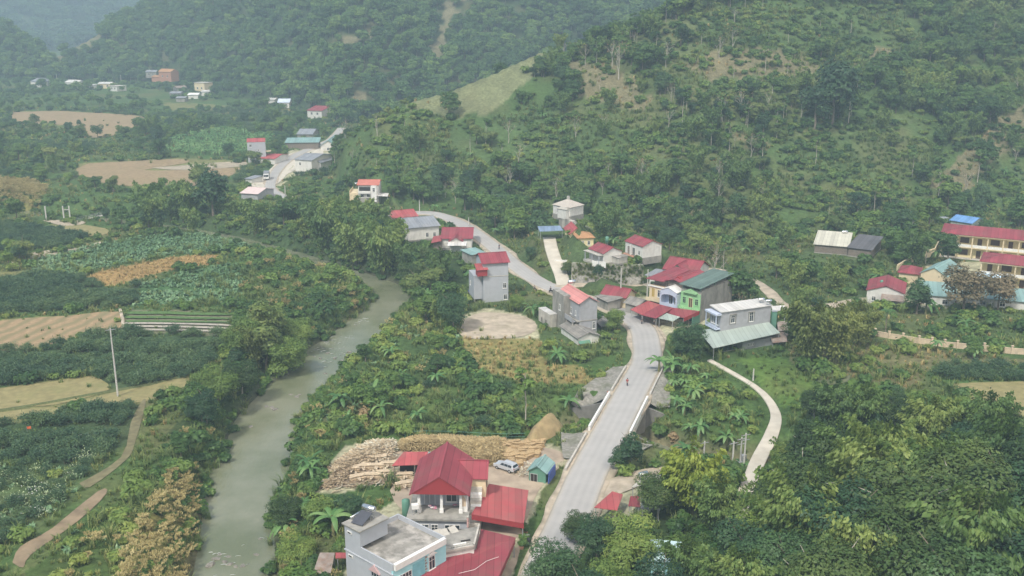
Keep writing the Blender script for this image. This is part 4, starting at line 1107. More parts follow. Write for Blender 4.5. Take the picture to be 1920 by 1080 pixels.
M_DGREEN = mat('dark_green_roof', (.13, .19, .165), .55, .12, .4, wave=2.2, stain=.4, stain_col=(.18, .26, .22), sscale=.3)
M_PGREEN = mat('pale_green_roof', (.40, .47, .42), .5, .06, .4, wave=2.0, stain=.3, stain_col=(.44, .48, .42), sscale=.25)
M_GREENS = mat('green_sheet', (.12, .27, .20), .55, .1, .6)
M_WHITER = mat('white_sheet_roof', (.64, .63, .60), .5, .06, .4, wave=2.2, stain=.35, stain_col=(.48, .46, .41), sscale=.3)
M_GREYR = mat('grey_sheet_roof', (.27, .29, .32), .6, .12, .4, wave=2.2, stain=.4, stain_col=(.36, .35, .33), sscale=.3)
M_FIBRE = mat('fibre_cement_roof', (.25, .24, .22), .95, .2, .8, wave=2.6, stain=.6, stain_col=(.36, .34, .30), sscale=.5)
M_BLUER = mat('blue_sheet_roof', (.16, .33, .62), .5, .08, .4, wave=2.2)
M_RUST = mat('rusty_sheet', (.27, .23, .20), .9, .25, 1.2, stain=.7, stain_col=(.24, .13, .08), sscale=.8)
M_STEEL = mat('stainless_steel', (.72, .73, .74), .25, .05, 1, metal=.9)
M_METAL = mat('galvanised_metal', (.45, .46, .47), .5, .08, 2, metal=.5)
M_BROWND = mat('brown_shutter', (.11, .065, .045), .7, .2, 3)
M_WOODD = mat('weathered_boards', (.20, .17, .14), .9, .25, 3)
M_POLE = mat('pole_concrete', (.50, .49, .46), .9, .1, 2)
M_FENCE = mat('pale_orange_fence', (.62, .50, .36), .9, .1, 1.5, stain=.45, stain_col=(.35, .28, .20), sscale=1)
M_BRICK = mat('brick_red', (.42, .22, .15), .9, .2, 3)

def tank(loc, rz, label, r=.45, L=1.6, lift=.7, upright=False):
    k = Kit('water_tank', loc, rz, label, 'water tank')
    if upright:
        V, F = tube([(0, 0, lift), (0, 0, lift + .1), (0, 0, lift + L), (0, 0, lift + L + .2)], [r * .7, r, r, r * .3], 14)
        k.mesh('tank', V, [tuple(map(int, f)) for f in F] + [tuple(range(42, 56))], M_GREENS, smooth=True)
    else:
        V, F = tube([(-L / 2 - .1, 0, lift + r), (-L / 2, 0, lift + r), (L / 2, 0, lift + r), (L / 2 + .1, 0, lift + r)], [r * .6, r, r, r * .6], 14)
        k.mesh('tank', V, [tuple(map(int, f)) for f in F] + [tuple(range(14))[::-1], tuple(range(42, 56))], M_STEEL, smooth=True)
    for x in (-L * .3, L * .3):
        for y in (-r * .8, r * .8): k.bar('leg', M_METAL, (x * (0.5 if upright else 1), y, -.05), (x * (0.5 if upright else 1), y * .8, lift + r * (.05 if upright else .4)), .04)
    return k

def house(name, label, A, B, C, z0, h, rise, wm, rm, ridge='x', roof='gable', over=.45, openings=(), cat='house', deep=1.2, D=None, floors=None, cap=None, base=True):
    a, rz, W, D_ = base3(A, B, C, z0 + h)
    D = D or D_
    k = Kit(name, (a.x, a.y, z0), rz, label, cat); k.W, k.D, k.h = W, D, h
    if roof == 'gable':
        k.gable_wall(wm, 0, W, 0, D, -deep, h, rise, ridge); k.gable_roof(rm, 0, W, 0, D, h, rise, ridge, over, cap=cap)
    elif roof == 'hip':
        k.box('wall', wm, 0, W, 0, D, -deep, h); k.hip_roof(rm, 0, W, 0, D, h, rise, over)
    elif roof == 'shed':
        k.box('wall', wm, 0, W, 0, D, -deep, h)
        k.slab('roof', rm, [(-over, -over, h + .12), (W + over, -over, h + .12), (W + over, D + over, h + .12 + rise), (-over, D + over, h + .12 + rise)], .1)
    elif roof == 'flat':
        k.box('wall', wm, 0, W, 0, D, -deep, h)
        k.box('roof', rm, -over, W + over, -over, D + over, h + .003, h + .18)
    if base: k.boxes('plinth', M_CONC, [(-.08, W + .08, -.08, D + .08, -deep - .2, .25)])
    for o in openings:
        face, fa, z, w, hh = o[:5]; kind = o[5] if len(o) > 5 else 'window'
        Wf = W if face in 'fb' else D
        k.opening(face, fa * Wf - w / 2, z, w, hh, W, D, kind, fm=o[6] if len(o) > 6 and o[6] else None, pm=o[7] if len(o) > 7 else (M_BROWND if kind == 'door' else None), bars=1)
    for f in (floors or []): k.boxes('floor_band', M_CONCL, [(-.06, W + .06, -.06, D + .06, f, f + .18)])
    nogo(k, -.5, W + .5, -.5, D + .5)
    return k

# ------------------------------------------------------------------ houses of the village
# tall pale blue house with red roof
k = house('tall_house', 'tall pale blue house with a bright red roof and a red boxed balcony', (906,494), (953,491), (899,479), 0, 11, 1.5, M_PBLUE, M_RED, 'x', deep=4, floors=[7.4],
          openings=[('l', .35, 1.5, 1., 1.3), ('l', .7, 4.6, .9, 1.2), ('f', .85, 4.2, .9, 1.4), ('f', .88, 1.2, .9, 1.4), ('l', .35, 4.6, .9, 1.2)])
W, D = k.W, k.D
k.boxes('balcony', M_REDD, [(-1.6, .9, -.7, 1.6, 7.9, 9.4)]); k.slab('balcony_roof', M_REDL, [(-1.9, -1.0, 9.6), (1.1, -1.0, 9.6), (1.1, 1.9, 10.6), (-1.9, 1.9, 10.6)])
k.boxes('side_bay', M_PBLUE, [(-2.2, -.003, 1., D - 1, 1.5, 7.6)]); k.opening('l', 1.5, 4.2, .8, 1.2, 0, D - 2, x0=-2.2, y0=1.)
for y in (1.3, D - 1.5): k.boxes('stilt', M_CONC, [(-2.1, -1.8, y, y + .3, -4, 1.5)])
k = house('lean_to', 'small teal-roofed lean-to behind the tall pale blue house', (884,478), (908,474), (912,464), .8, 3, .4, M_CONC, M_TEAL, roof='shed')
# tall grey house with pink roof on stilts
k = house('tall_grey_house', 'tall raw grey house with a faded pink roof, standing on stilts', (1087,569), (1120,565), (1092,541), 0, 8.6, 1.3, M_GREYW, M_PINK, 'y', over=.35, deep=.3, base=False,
          openings=[('f', .82, 2.2, .7, 1.7), ('l', .35, 4.9, 1., 1.8), ('l', .6, 5., .9, 1.5), ('l', .82, 5.2, .6, 1.2), ('l', .3, 1.2, 1.1, 1.8)])
W, D = k.W, k.D
k.boxes('floor_band', M_CONC, [(-.7, W + .1, -.1, D + .1, 4.2, 4.45)]); k.boxes('side_wall', M_CONC, [(-1.6, -.003, D * .45, D + .5, -.6, 9.2)])
k.opening('l', D * .25, 5.2, .8, 1.4, 0, D * .5, x0=-1.6, y0=D * .45)
for x in (-1.3, -.2):
    for y in (1.0, 4.2, 7.5): k.boxes('stilt', M_CONCL, [(x, x + .28, y, y + .28, -6, 4.2 if x < -1 else -.3)])
k.boxes('balcony', M_GREYW, [(-1.5, -.003, .8, D * .45 - .1, 4.0, 4.2), (-1.5, -1.4, .8, D * .45 - .1, 4.2, 5.1)])
tank((P(1072, 536, 9.6).x, P(1072, 536, 9.6).y, 9.5), .3, 'steel water tank on the pink roof of the tall grey house')
k = house('annex_house', 'small grey annex with a fibre roof and a brick panel, below the tall grey house', (1084,634), (1123,629), (1094,606), -1.0, 3.4, 1.0, M_WALLW, M_FIBRE, 'y', over=.4, deep=4.5, base=False)
W, D = k.W, k.D
k.boxes('brick_panel', M_BRICK, [(.15, W * .52, -.06, -.003, .3, 2.1)]); k.slab('awning', M_GREENS, [(.0, -.9, 2.25), (W * .55, -.9, 2.25), (W * .55, -.05, 2.7), (.0, -.05, 2.7)], .05)
k.opening('f', W * .65, .9, .9, 1.3, W, D)
k.boxes('floor_band', M_CONCL, [(-.1, W + .1, -.12, -.003, -.15, .15)])
k = Kit('lean_to', (P(1124, 632, -1).x, P(1124, 632, -1).y, -1), k.rz, 'dark open lean-to with a grey roof right of the annex', 'shed')
k.slab('roof', M_FIBRE, [(.2, -.5, 2.7), (3.6, -.5, 2.6), (3.4, 5.5, 3.4), (.0, 5.5, 3.6)]); k.boxes('wall', M_WOODD, [(.3, 3.2, 2., 5., -3, 2.6)])
for x in (.5, 3.2): k.boxes('post', M_WOODD, [(x, x + .14, -.2, -.06, -4, 2.6)])
# unfinished block
house('unfinished_block', 'small unfinished block with a white flat roof and two black window holes', (1010,578), (1031,591), (1042,588), -.8, 4.6, 0, M_CONCL, M_WHITER, roof='flat', over=.05, deep=2.5, base=False,
      openings=[('f', .3, 1.9, .6, 1., 'window', M_CONC, M_DARK), ('f', .68, 1.9, .6, 1., 'window', M_CONC, M_DARK)])
# hut by the bend
k = house('red_roof_hut', 'low hut with a red gable roof by the bend', (1129,550), (1173,558), (1190,549), .4, 3, 1.5, M_CREAM, M_RED, 'x', over=.4)
house('grey_hut', 'grey fibre-roofed hut left of the red-roofed hut', (1119,556), (1140,566), (1150,556), .3, 2.6, .5, M_CONC, M_FIBRE, roof='shed')
house('grey_hut', 'grey fibre-roofed hut right of the red-roofed hut', (1173,567), (1196,573), (1202,562), .3, 2.8, .9, M_CONC, M_FIBRE, 'x')
# row of three town houses
a, b = P(1217, 561, 3.6), P(1311, 582, 3.6); rz = atan2(b.y - a.y, b.x - a.x); W = (b - a).length; D = 13.5
def town(i, name, label, x0, x1, wm, proud, cat='house'):
    o = Vector((a.x, a.y, .3)) + Matrix.Rotation(rz, 3, 'Z') @ Vector((x0, 0, 0))
    k = Kit(name, tuple(o), rz, label, cat); w = x1 - x0; k.W = w; nogo(k, -.5, w + .5, -5, D + .5)
    return k, w
k, w = town(0, 'cream_town_house', 'cream town house with yellow shutters under the shared red roof', 0, W * .30, M_CREAM, 0)
k.box('wall', M_CREAM, 0, w - .02, 0, D, -1, 7.0); k.opening('f', .7, 4.2, .9, 2.2, w, D, 'door', M_CREAM, mat('yellow_shutter', (.42, .30, .06), .7)); k.opening('f', 2.4, 4.4, 1., 1.8, w, D)
k.boxes('balcony', M_CREAM, [(-.4, w - .02, -.9, -.003, 3.3, 3.5), (-.4, w - .02, -.9, -.8, 3.5, 4.1)]); k.boxes('cornice', M_WHITE, [(-.25, w - .02, -.3, -.003, 6.8, 7.05)])
k.slab('roof', M_RED, [(-.7, -.6, 8.7), (w - .02, -.6, 8.7), (w - .02, D * .9, 9.1), (-.7, D * .9, 9.1)], .15); k.boxes('attic_wall', M_WOODD, [(.6, w - .02, 1.2, D * .85, 7.003, 8.6)])
k, w = town(1, 'blue_town_house', 'pale blue town house with an arched balcony bay', W * .30, W * .64, M_BLUEW, 1)
k.box('wall', M_BLUEW, 0, w - .02, 0, D, -1, 7.0)
k.boxes('bay', M_BLUEW, [(.0, w - .02, -1.9, -.003, 3.0, 3.35), (0, .35, -1.9, -.003, 3.35, 6.4), (w - .37, w - .02, -1.9, -.003, 3.35, 6.4), (.35, w - .37, -1.9, -1.78, 3.35, 4.0)])
n = 12; V = []; F = []
for y in (-1.9, -1.6):
    for i in range(n + 1):
        t = pi * i / n; V.append((w / 2 - (w / 2 - .35) * cos(t), y, 5.4 + .8 * sin(t))); V.append((w / 2 - (w / 2 - .02) * cos(t) if 0 < i < n else (0 if i == 0 else w - .02), y, 6.6))
for i in range(n):
    for s_, q in ((0, 1), (2 * n + 2, -1)):
        f = (s_ + 2 * i, s_ + 2 * i + 2, s_ + 2 * i + 3, s_ + 2 * i + 1); F.append(f[::q])
    F.append((2 * i, 2 * n + 2 + 2 * i, 2 * n + 4 + 2 * i, 2 * i + 2))
k.mesh('arch', V, F, M_BLUEW)
k.gable_wall(M_BLUEW, .1, w - .12, -1.9, .2, 6.603, 6.9, .9, 'y', 'pediment'); k.gable_roof(M_WHITE, .1, w - .12, -1.9, 1.2, 6.95, .9, 'y', .15, .08, name='pediment_roof')
k.opening('f', w * .3, 3.4, 1.1, 2.3, w, D, 'door', M_WHITE, M_GLASS); k.opening('f', w * .62, 3.4, .9, 2.3, w, D, 'door', M_WHITE, M_BROWND)
k.gable_roof(M_RED, .02, w - .02, .3, D * .92, 8.7, .6, 'y', .0, .12); k.boxes('attic_wall', M_WOODD, [(.3, w - .4, 1.2, D * .85, 7.003, 8.7)])
k.mesh('roof_vent', [(w / 2 - .9, 2, 9.2), (w / 2 + .9, 2, 9.2), (w / 2, 2, 10.0), (w / 2, 4.5, 9.6)], [(0, 1, 2), (0, 2, 3), (1, 3, 2)], M_REDD)
k, w = town(2, 'green_town_house', 'bright green town house with a dark green roof and a long bare side wall', W * .64, W + .3, M_GREENW, 0)
k.box('wall', M_CONC, 0, w, .003, D + 1.5, -1, 8.0); k.box('facade', M_GREENW, 0, w, -.25, 0, 3.2, 7.2)
k.opening('f', .6, 4.4, .9, 1.6, w, D, y0=-.25, fm=M_GREENW); k.opening('f', w * .42, 3.6, 1.1, 2.4, w, D, 'door', M_CREAM, M_BROWND, y0=-.25); k.opening('f', w - 1.4, 4.4, .9, 1.6, w, D, y0=-.25, fm=M_GREENW)
k.gable_wall(M_GREENW, .8, w - .8, -.9, .4, 7.203, 7.4, .9, 'y', 'pediment')
k.boxes('balcony', M_GREENW, [(0, w, -1.3, -.253, 3.2, 3.4), (0, w, -1.3, -1.2, 3.9, 4.0)] + [(x * w / 9, x * w / 9 + .12, -1.28, -1.2, 3.4, 3.9) for x in range(9)])
k.slab('roof', M_DGREEN, [(-.3, -.9, 9.1), (w + .3, -.9, 8.9), (w + .3, D + 1.5, 9.5), (-.3, D + 1.5, 9.7)], .14)
for x, y in ((.2, .3), (w - .4, .3), (.2, D * .5), (w - .4, D * .5)): k.boxes('post', M_GREENS, [(x, x + .15, y, y + .15, 8.003, 9.1)])
# shop canopies in front of the row
def canopy(name, label, pts, m, posts=(), t=.1, cat='canopy', fascia=None, low=0):
    w = [P(x, y, z) for x, y, z in pts]; k = Kit(name, (w[0].x, w[0].y, low), 0, label, cat)
    q = [(p.x - w[0].x, p.y - w[0].y, p.z - low) for p in w]; k.slab('roof', m, q, t)
    for i in posts:
        p = q[i]; c = Vector((sum(r[0] for r in q) / len(q), sum(r[1] for r in q) / len(q), 0)); d = (c - Vector((p[0], p[1], 0))).normalized() * .3
        k.boxes('post', M_METAL, [(p[0] + d.x - .06, p[0] + d.x + .06, p[1] + d.y - .06, p[1] + d.y + .06, -.6, p[2] - t - .01)])
    if fascia:
        for i, j in fascia:
            p0, p1 = Vector(q[i]), Vector(q[j]); V = [p0, p1, p1 - Vector((0, 0, .9)), p0 - Vector((0, 0, .9))]; n_ = Vector((p1.y - p0.y, p0.x - p1.x, 0)).normalized() * .04
            V = [v + n_ for v in V] + [v + n_ * 2.5 for v in V]
            k.mesh('fascia', V, [(0, 1, 2, 3), (7, 6, 5, 4), (0, 4, 5, 1), (1, 5, 6, 2), (2, 6, 7, 3), (3, 7, 4, 0)], M_REDD)
    return k
canopy('shop_canopy', 'bright red sheet canopy at the left end of the town house row', [(1215,564,3.9),(1182,580,2.9),(1203,590,2.9),(1238,571,3.9)], M_REDL, (1, 2))
canopy('shop_canopy', 'dull red sheet canopy in the middle of the town house row', [(1238,571,3.9),(1203,590,2.85),(1230,597,2.85),(1263,577,3.9)], M_RED, (1, 2))
canopy('shop_canopy', 'dark red sheet canopy below the green town house', [(1263,577,3.9),(1249,586,3.0),(1282,596,3.0),(1311,583,3.9)], M_RED, (1, 2), fascia=[(2, 3)])
canopy('shop_canopy', 'small pale green canopy under the middle red one', [(1250,587,3.2),(1234,596,2.7),(1262,602,2.7),(1275,594,3.2)], M_PGREEN, (1, 2))
kk = Kit('street_shop', tuple(Vector((a.x, a.y, .3))), rz, 'dark open shop front under the red canopies', 'shop'); kk.boxes('wall', M_DARK, [(.3, W - .3, -.5, -.05, -.5, 3.0)]); kk.boxes('counter', M_METAL, [(1.5, 3.5, -3.2, -2.4, -.4, .7)]); kk.boxes('side_wall', M_GREENS, [(-.1, .05, -4, -.05, -.5, 2.3)]); kk.boxes('side_wall', M_GREENS, [(W + .2, W + .32, -3.5, -.05, -.5, 2.5)])  # dark wall: the shop's interior shade is put into its colour
# grey block house over pale green roof
k = house('grey_block_house', 'grey block house with a white sheet roof and a pale blue balcony', (1352,586), (1446,573), (1331,577), 3.9, 3.8, .5, M_GREYW, M_WHITER, 'x', 'shed', over=.25, deep=3.9, base=False,
          openings=[('f', .24, 1., 1.1, 1.7), ('f', .61, .7, 1.1, 2.2), ('l', .25, .6, .8, 2.4), ('l', .5, .6, .8, 2.4), ('l', .75, .6, .8, 2.4)])
W, D = k.W, k.D
k.boxes('balcony', M_BLUEW, [(-1.3, -.003, -.1, D, -.15, .1), (-1.3, -1.2, -.1, D, .75, .85), (-1.3, -1.1, -.1, .1, .1, 3.2), (-1.3, -1.1, D - .2, D, .1, 3.2), (-1.5, -.003, -.3, D + .1, 3.2, 3.6)] + [(-1.28, -1.22, y * D / 9, y * D / 9 + .07, .1, .75) for y in range(1, 9)])
for f in (.24, .61): k.boxes('window_hood', M_CONC, [(f * W - .8, f * W + .8, -.25, -.003, 2.9, 3.1), (f * W - .85, f * W - .7, -.1, -.003, .6, 2.9), (f * W + .7, f * W + .85, -.1, -.003, .6, 2.9)])
for i, (px, py) in enumerate([(1428, 565), (1441, 568)]): tank((P(px, py, 8.4).x, P(px, py, 8.4).y, 8.15), .2, ['larger steel tank on the white sheet roof', 'smaller steel tank at the right end of the white sheet roof'][i], .4, 1.3, .3)
canopy('lower_roof_house', 'low house with a wide pale green roof and a stone base', [(1309,619,3.2),(1337,653,3.0),(1463,624,3.6),(1442,604,3.85)], M_PGREEN, (0, 1, 2), cat='house', low=-.3)
p0, p1 = P(1391, 662, 0), P(1468, 650, 0); rz2 = atan2(p1.y - p0.y, p1.x - p0.x); LW = (p1 - p0).length
k = Kit('lower_storey', (p0.x, p0.y, 0), rz2, 'grey lower storey on a rubble stone base under the pale green roof', 'house wall')
k.boxes('wall', M_GREYW, [(0, LW * .72, 0, 5, .05, 2.6)]); k.boxes('wall', M_CONC, [(LW * .72 + .01, LW, 1.2, 5, .05, 1.9)]); k.boxes('stone_base', M_STONE, [(-.3, LW + .4, -.35, 5, -3, .04)])
for i in range(4): k.opening('f', 1.4 + i * .42, 1.3, .34, .8, LW, 5, bars=0, sill=False)
k.boxes('pier', M_STONE, [(-.9, .1, -.6, .4, -3, .9)]); k.slab('side_roof', M_RUST, [(LW * .72, -.5, 2.3), (LW + 1.5, .2, 2.5), (LW + 1.5, 3, 2.9), (LW * .72, 3, 2.7)])
k.boxes('veranda_wall', M_CONCL, [(-5.5, -.95, .5, .8, -2.5, .8)]); k.bars('truss', M_GREENS, [((-5.5 + i * 1.1, .6, .8), (-5.5 + i * 1.1, .6, 2.2)) for i in range(5)] + [((-5.5, .6, 2.2), (-.9, .6, 2.6))], .06)
nogo(k, -6, LW + 1, -1, 7)
p = P(1451, 615, 2.5); k = Kit('green_pier', (p.x, p.y, 0), .1, 'dark green boarded pier right of the grey block house', 'pier'); k.boxes('wall', M_GREENS, [(-.5, .5, 0, .9, 0, 6.3)]); k.slab('cap', M_METAL, [(-.6, -.1, 6.45), (.6, -.1, 6.45), (.6, 1, 6.45), (-.6, 1, 6.45)])
canopy('rusty_roof', 'brownish sheet roof right of the dark green pier', [(1457,603,3.6),(1459,621,3.1),(1478,619,3.1),(1476,601,3.6)], M_RUST, (1, 2), cat='shed')
canopy('rusty_roof', 'lower brownish sheet roof by the olive bamboo', [(1444,628,2.6),(1448,643,2.2),(1476,640,2.2),(1474,625,2.6)], M_RUST, (1, 2), cat='shed')
canopy('small_canopy', 'small pale canopy behind the grey block house', [(1446,574,5.2),(1449,584,4.8),(1475,580,4.8),(1470,572,5.2)], M_WHITER, (1, 2), cat='canopy', low=0)
# house with red roof over a grey skirt roof, behind the town houses
k = house('skirt_roof_house', 'white gabled house with a red roof above a grey skirt roof', (1246,503), (1305,512), (1316,497), .8, 5.0, 2.2, M_WALLW, M_RED, 'x', over=.5, openings=[('f', .3, 3., .8, .9), ('f', .7, 3., .8, .9)])
k.slab('skirt_roof', M_GREYR, [(-4.2, -3.4, 3.3), (k.W + .5, -3.4, 3.3), (k.W + .5, -.003, 4.6), (-2.4, -.003, 4.6)]); k.gable_wall(M_WALLW, k.W * .25, k.W * .75, -1.6, .2, 4.0, 5.4, 1.6, 'y', 'front_gable'); k.gable_roof(M_RED, k.W * .25, k.W * .75, -1.8, 3., 5.4, 1.6, 'y', .4, name='gable_roof'); k.boxes('porch_wall', M_WALLW, [(-3, k.W, -2.6, -.003, -1, 3.2)])
k.opening('f', k.W * .5 - .3, 5.2, .6, .6, k.W, 1, y0=-1.6, bars=0, sill=False)
p = P(1276, 515, 6); tank((p.x, p.y, 4.7), .4, 'small steel tank between the skirt roof and the red roof', .4, 1.2, .3)
p = P(1302, 508, 8); tank((p.x, p.y, 7.0), .4, 'steel tank right of the gabled red roof', .4, 1.2, .3)
# houses on the terrace
k = house('terrace_house', 'white house with a plain red gable roof, right end of the terrace', (1173,452), (1205,463), (1244,459), 6, 3.4, 1.3, M_WALLW, M_RED, 'x', over=.25, deep=1.5,
          openings=[('f', .2, .2, 1., 2.2, 'door'), ('f', .5, .2, 1.2, 2.2, 'door', M_WHITE, M_GLASS), ('f', .82, .8, .9, 1.3)])
k.boxes('porch', M_BRICK, [(0, k.W, -1.2, -.1, -.4, .12)]); k.boxes('pillar', M_WHITE, [(k.W * .36, k.W * .36 + .25, -.5, -.1, .12, 3.2)])
k = house('terrace_house', 'small white house with a red roof and a pillared porch, middle of the terrace', (1105,466), (1132,476), (1160,469), 6, 2.9, 1.3, M_WALLW, M_RED, 'x', over=.25, openings=[('f', .25, .2, .8, 2., 'door'), ('f', .7, .8, .9, 1.2)])
k.boxes('porch', M_CONCL, [(-.5, k.W, -1.6, -.1, -.5, .1), (-.5, k.W, -1.6, -.05, 2.4, 2.55)])
for x in (0, k.W * .5, k.W - .3): k.boxes('pillar', M_PBLUE, [(x, x + .22, -1.5, -1.28, .1, 2.4)])
house('flat_annex', 'flat concrete annex right of the small pillared house', (1140,479), (1160,484), (1168,478), 6, 1.8, 0, M_CONCL, M_ROOFSLAB, roof='flat', over=.2, D=3.5, deep=.4)
p = P(1138, 452, 8); tank((p.x, p.y, 6), 0, 'white standing tank behind the small pillared house', .5, 1.6, 1.6, True)
k = house('orange_roof_house', 'yellow house with an orange hip porch roof and a red main roof', (1084,447), (1113,446), (1113,437), 6, 2.8, 1.2, M_YELLOW, M_ORANGE, roof='hip', openings=[('f', .3, .8, .8, 1.2), ('f', .7, .8, .8, 1.2)])
k.gable_wall(M_YELLOW, -1, k.W * .6, k.D + .01, k.D + 8, -1, 2.9, 1.5, 'y', 'rear_wall'); k.gable_roof(M_REDL, -1, k.W * .6, k.D + .01, k.D + 8, 2.9, 1.5, 'y', name='rear_roof')
k = house('hilltop_house', 'pale house with a pointed grey roof above the stair wall', (1037,384), (1069,390), (1074,381), 8, 3.0, 1.9, M_WALLW, mat('pale_tile_roof', (.45, .41, .36), .9, .12, 3), roof='hip', over=.3, openings=[('f', .3, .8, .9, 1.3), ('f', .7, .8, .9, 1.3)])
k.boxes('finial', M_CONCL, [(k.W / 2 - .35, k.W / 2 + .35, k.D / 2 - .35, k.D / 2 + .35, 4.6, 5.9)]); k.boxes('bay', M_WALLW, [(k.W * .45, k.W * .95, -1.5, -.003, -.5, 2.4)]); k.hip_roof(M_CONCL, k.W * .45, k.W * .95, -1.5, .3, 2.45, .7, .2, name='bay_roof')
k = canopy('carport', 'blue sheet carport at the top of the concrete track', [(1008,424,8.6),(1012,434,8.2),(1056,432,8.2),(1050,423,8.6)], mat('faded_blue_roof', (.22, .30, .42), .6, .12, .5, wave=2), (0, 1, 2, 3), low=5.5)
p = P(1010, 402, 6); k = Kit('garden_tent', (p.x, p.y, Hs(p.x, p.y)), 0, 'small pointed white tent left of the hilltop house', 'tent'); z_ = 2.2
k.mesh('canvas', [(-1.8, -1.8, z_), (1.8, -1.8, z_), (1.8, 1.8, z_), (-1.8, 1.8, z_), (-.5, -.5, z_ + .9), (.5, -.5, z_ + .9), (.5, .5, z_ + .9), (-.5, .5, z_ + .9), (0, 0, z_ + 2.4)], [(0, 1, 5, 4), (1, 2, 6, 5), (2, 3, 7, 6), (3, 0, 4, 7), (4, 5, 8), (5, 6, 8), (6, 7, 8), (7, 4, 8)], M_WHITE)
for x in (-1.7, 1.7):
    for y in (-1.7, 1.7): k.bar('pole', M_METAL, (x, y, -.3), (x, y, z_), .05)
# stair wall below the hilltop house
p0, p1 = P(1048, 408, 7.5), P(1102, 430, 6.2); d = p1 - p0; L = d.length; k = Kit('stair_wall', (p0.x, p0.y, 6), atan2(d.y, d.x), 'weathered stepped wall descending from the hilltop house', 'wall')
for i in range(9): k.boxes('step', M_CONCL if i % 2 else M_CONC, [(i * L / 9, (i + 1) * L / 9 - .02, 0, 1.6, -1.5, 2.0 - i * .2)])
# houses along the upper road
k = house('road_house', 'low house with a wide red roof and a front gable by the upper road', (829,447), (884,447), (872,428), 1.2, 3.2, 1.7, M_WALLW, M_RED, 'x', over=.5, openings=[('f', .2, .8, .9, 1.2), ('f', .8, .8, .9, 1.2)])
k.gable_wall(M_WALLW, k.W * .28, k.W * .68, -2.2, .1, -1, 2.9, 1.0, 'y', 'front_gable'); k.gable_roof(M_RED, k.W * .28, k.W * .68, -2.2, 4, 2.9, 1.0, 'y', name='gable_roof'); k.slab('porch_roof', M_WHITER, [(k.W * .2, -5.2, 2.2), (k.W * .85, -5.2, 2.2), (k.W * .85, -2.3, 2.8), (k.W * .2, -2.3, 2.8)])
k.slab('side_roof', M_REDL, [(-3.2, -2.5, 2.4), (-.1, -2.5, 3.0), (-.1, 6, 3.0), (-3.2, 6, 2.4)]); k.boxes('side_wall', M_WOODD, [(-2.6, -.003, -1.5, 5, -1, 2.3)])
k = house('grey_roof_house', 'white house with a large plain grey roof by the upper road', (764,428), (823,423), (812,405), 1., 4.2, 1.6, M_WALLW, M_GREYR, 'x', over=.5, openings=[('f', .62, .8, .9, 1.5, 'window'), ('f', .85, .8, .9, 1.4)])
house('red_long_house', 'long low house with a light red roof behind the grey-roofed one', (737,409), (782,405), (771,394), 1, 3.2, 1.3, M_WALLW, M_REDL, 'x', openings=[('f', .3, .8, 1., 1.2)])
house('brown_shed', 'low brown-roofed shed at the far end of the upper road houses', (700,400), (733,400), (728,390), 1, 2.8, .9, M_CONC, mat('brown_roof', (.28, .21, .16), .9, .2, 2), 'x')
# villa on the slope
k = house('hillside_villa', 'white villa with a brick-red roof, balcony and side terrace on the slope', (671,347), (709,347), (720,339), 5, 4.9, 1.1, M_WALLW, mat('brick_red_roof', (.48, .17, .13), .7, .12, 1), 'x', over=.4, deep=2, openings=[('f', .2, .4, 1.1, 1.4), ('f', .5, .4, 1.1, 1.4)])
k.boxes('balcony', M_DARK, [(.4, k.W * .6, -.06, -.003, 2.4, 4.2)]); k.boxes('railing', M_WHITE, [(.2, k.W * .62, -1.0, -.9, 2.0, 2.9), (.2, k.W * .62, -.9, -.003, 1.8, 2.0)]); k.boxes('front_bay', M_WHITE, [(k.W * .66, k.W * .92, -1.1, -.003, -1, 4.8)]); k.opening('f', k.W * .73, 2.6, .9, 1.5, k.W, 1, y0=-1.1)  # dark flat balcony box: the opening's shade painted as colour
k.boxes('terrace', M_CREAM, [(-3.2, -.003, 0, k.D, -1.5, 1.9), (-3.2, -3.1, 0, k.D, 1.9, 2.8)])
p = P(668, 341, 8); tank((p.x, p.y, 6.9), .6, 'steel tank on the side terrace of the hillside villa', .35, 1.2, .2)
canopy('small_canopy', 'small white sheet roof at the foot of the hillside villa', [(710,361,6.4),(706,367,6.2),(727,368,6.2),(729,362,6.4)], M_WHITER, (1, 2), low=4)

# ------------------------------------------------------------------ far houses
k = house('tower_house', 'narrow grey three-storey house with a red roof at the far road', (463,267), (497,266), (508,262), 0, 10.2, 1.2, M_PBLUE, M_REDL, 'x', over=.1, openings=[('f', .18, 8, 1.1, 1.3), ('f', .18, 4.8, 1.2, 1.6), ('f', .18, 1.5, 1.2, 1.6), ('f', .6, 6, .7, .9), ('r', .5, 6, 1., 1.6), ('r', .5, 2.5, 1., 1.6)])
k.boxes('side_balcony', M_CREAM, [(k.W + .003, k.W + 2.4, 0, 4, 5.6, 5.8), (k.W + .003, k.W + 2.4, 0, 4, 2.6, 2.8)])
house('red_roof_hut', 'low white hut with a red awning roof beside the grey tower house', (487,297), (515,298), (521,289), 0, 2.8, 1, M_WALLW, M_REDL, 'x', openings=[('f', .3, .6, 1, 1.2)])
k = house('far_pale_house', 'pale house with a curved grey roof across the far road', (553,299), (584,301), (594,288), .3, 6.4, 1.4, M_WALLW, M_GREYR, 'x', over=.4, openings=[('f', .3, 4, 1., 1.3), ('f', .7, 1, .8, 1.2)])
house('far_pale_wing', 'stepped pale wing right of the curved grey roof', (585,304), (601,305), (603,295), .3, 4.8, 1., M_WALLW, M_GREYR, 'y', openings=[('f', .5, 1, 1, 1.2)])
house('long_teal_shed', 'long low shed with a pale teal roof at the far road', (535,268), (597,267), (592,260), 0, 3.6, .6, M_WOODD, M_TEAL, roof='shed')
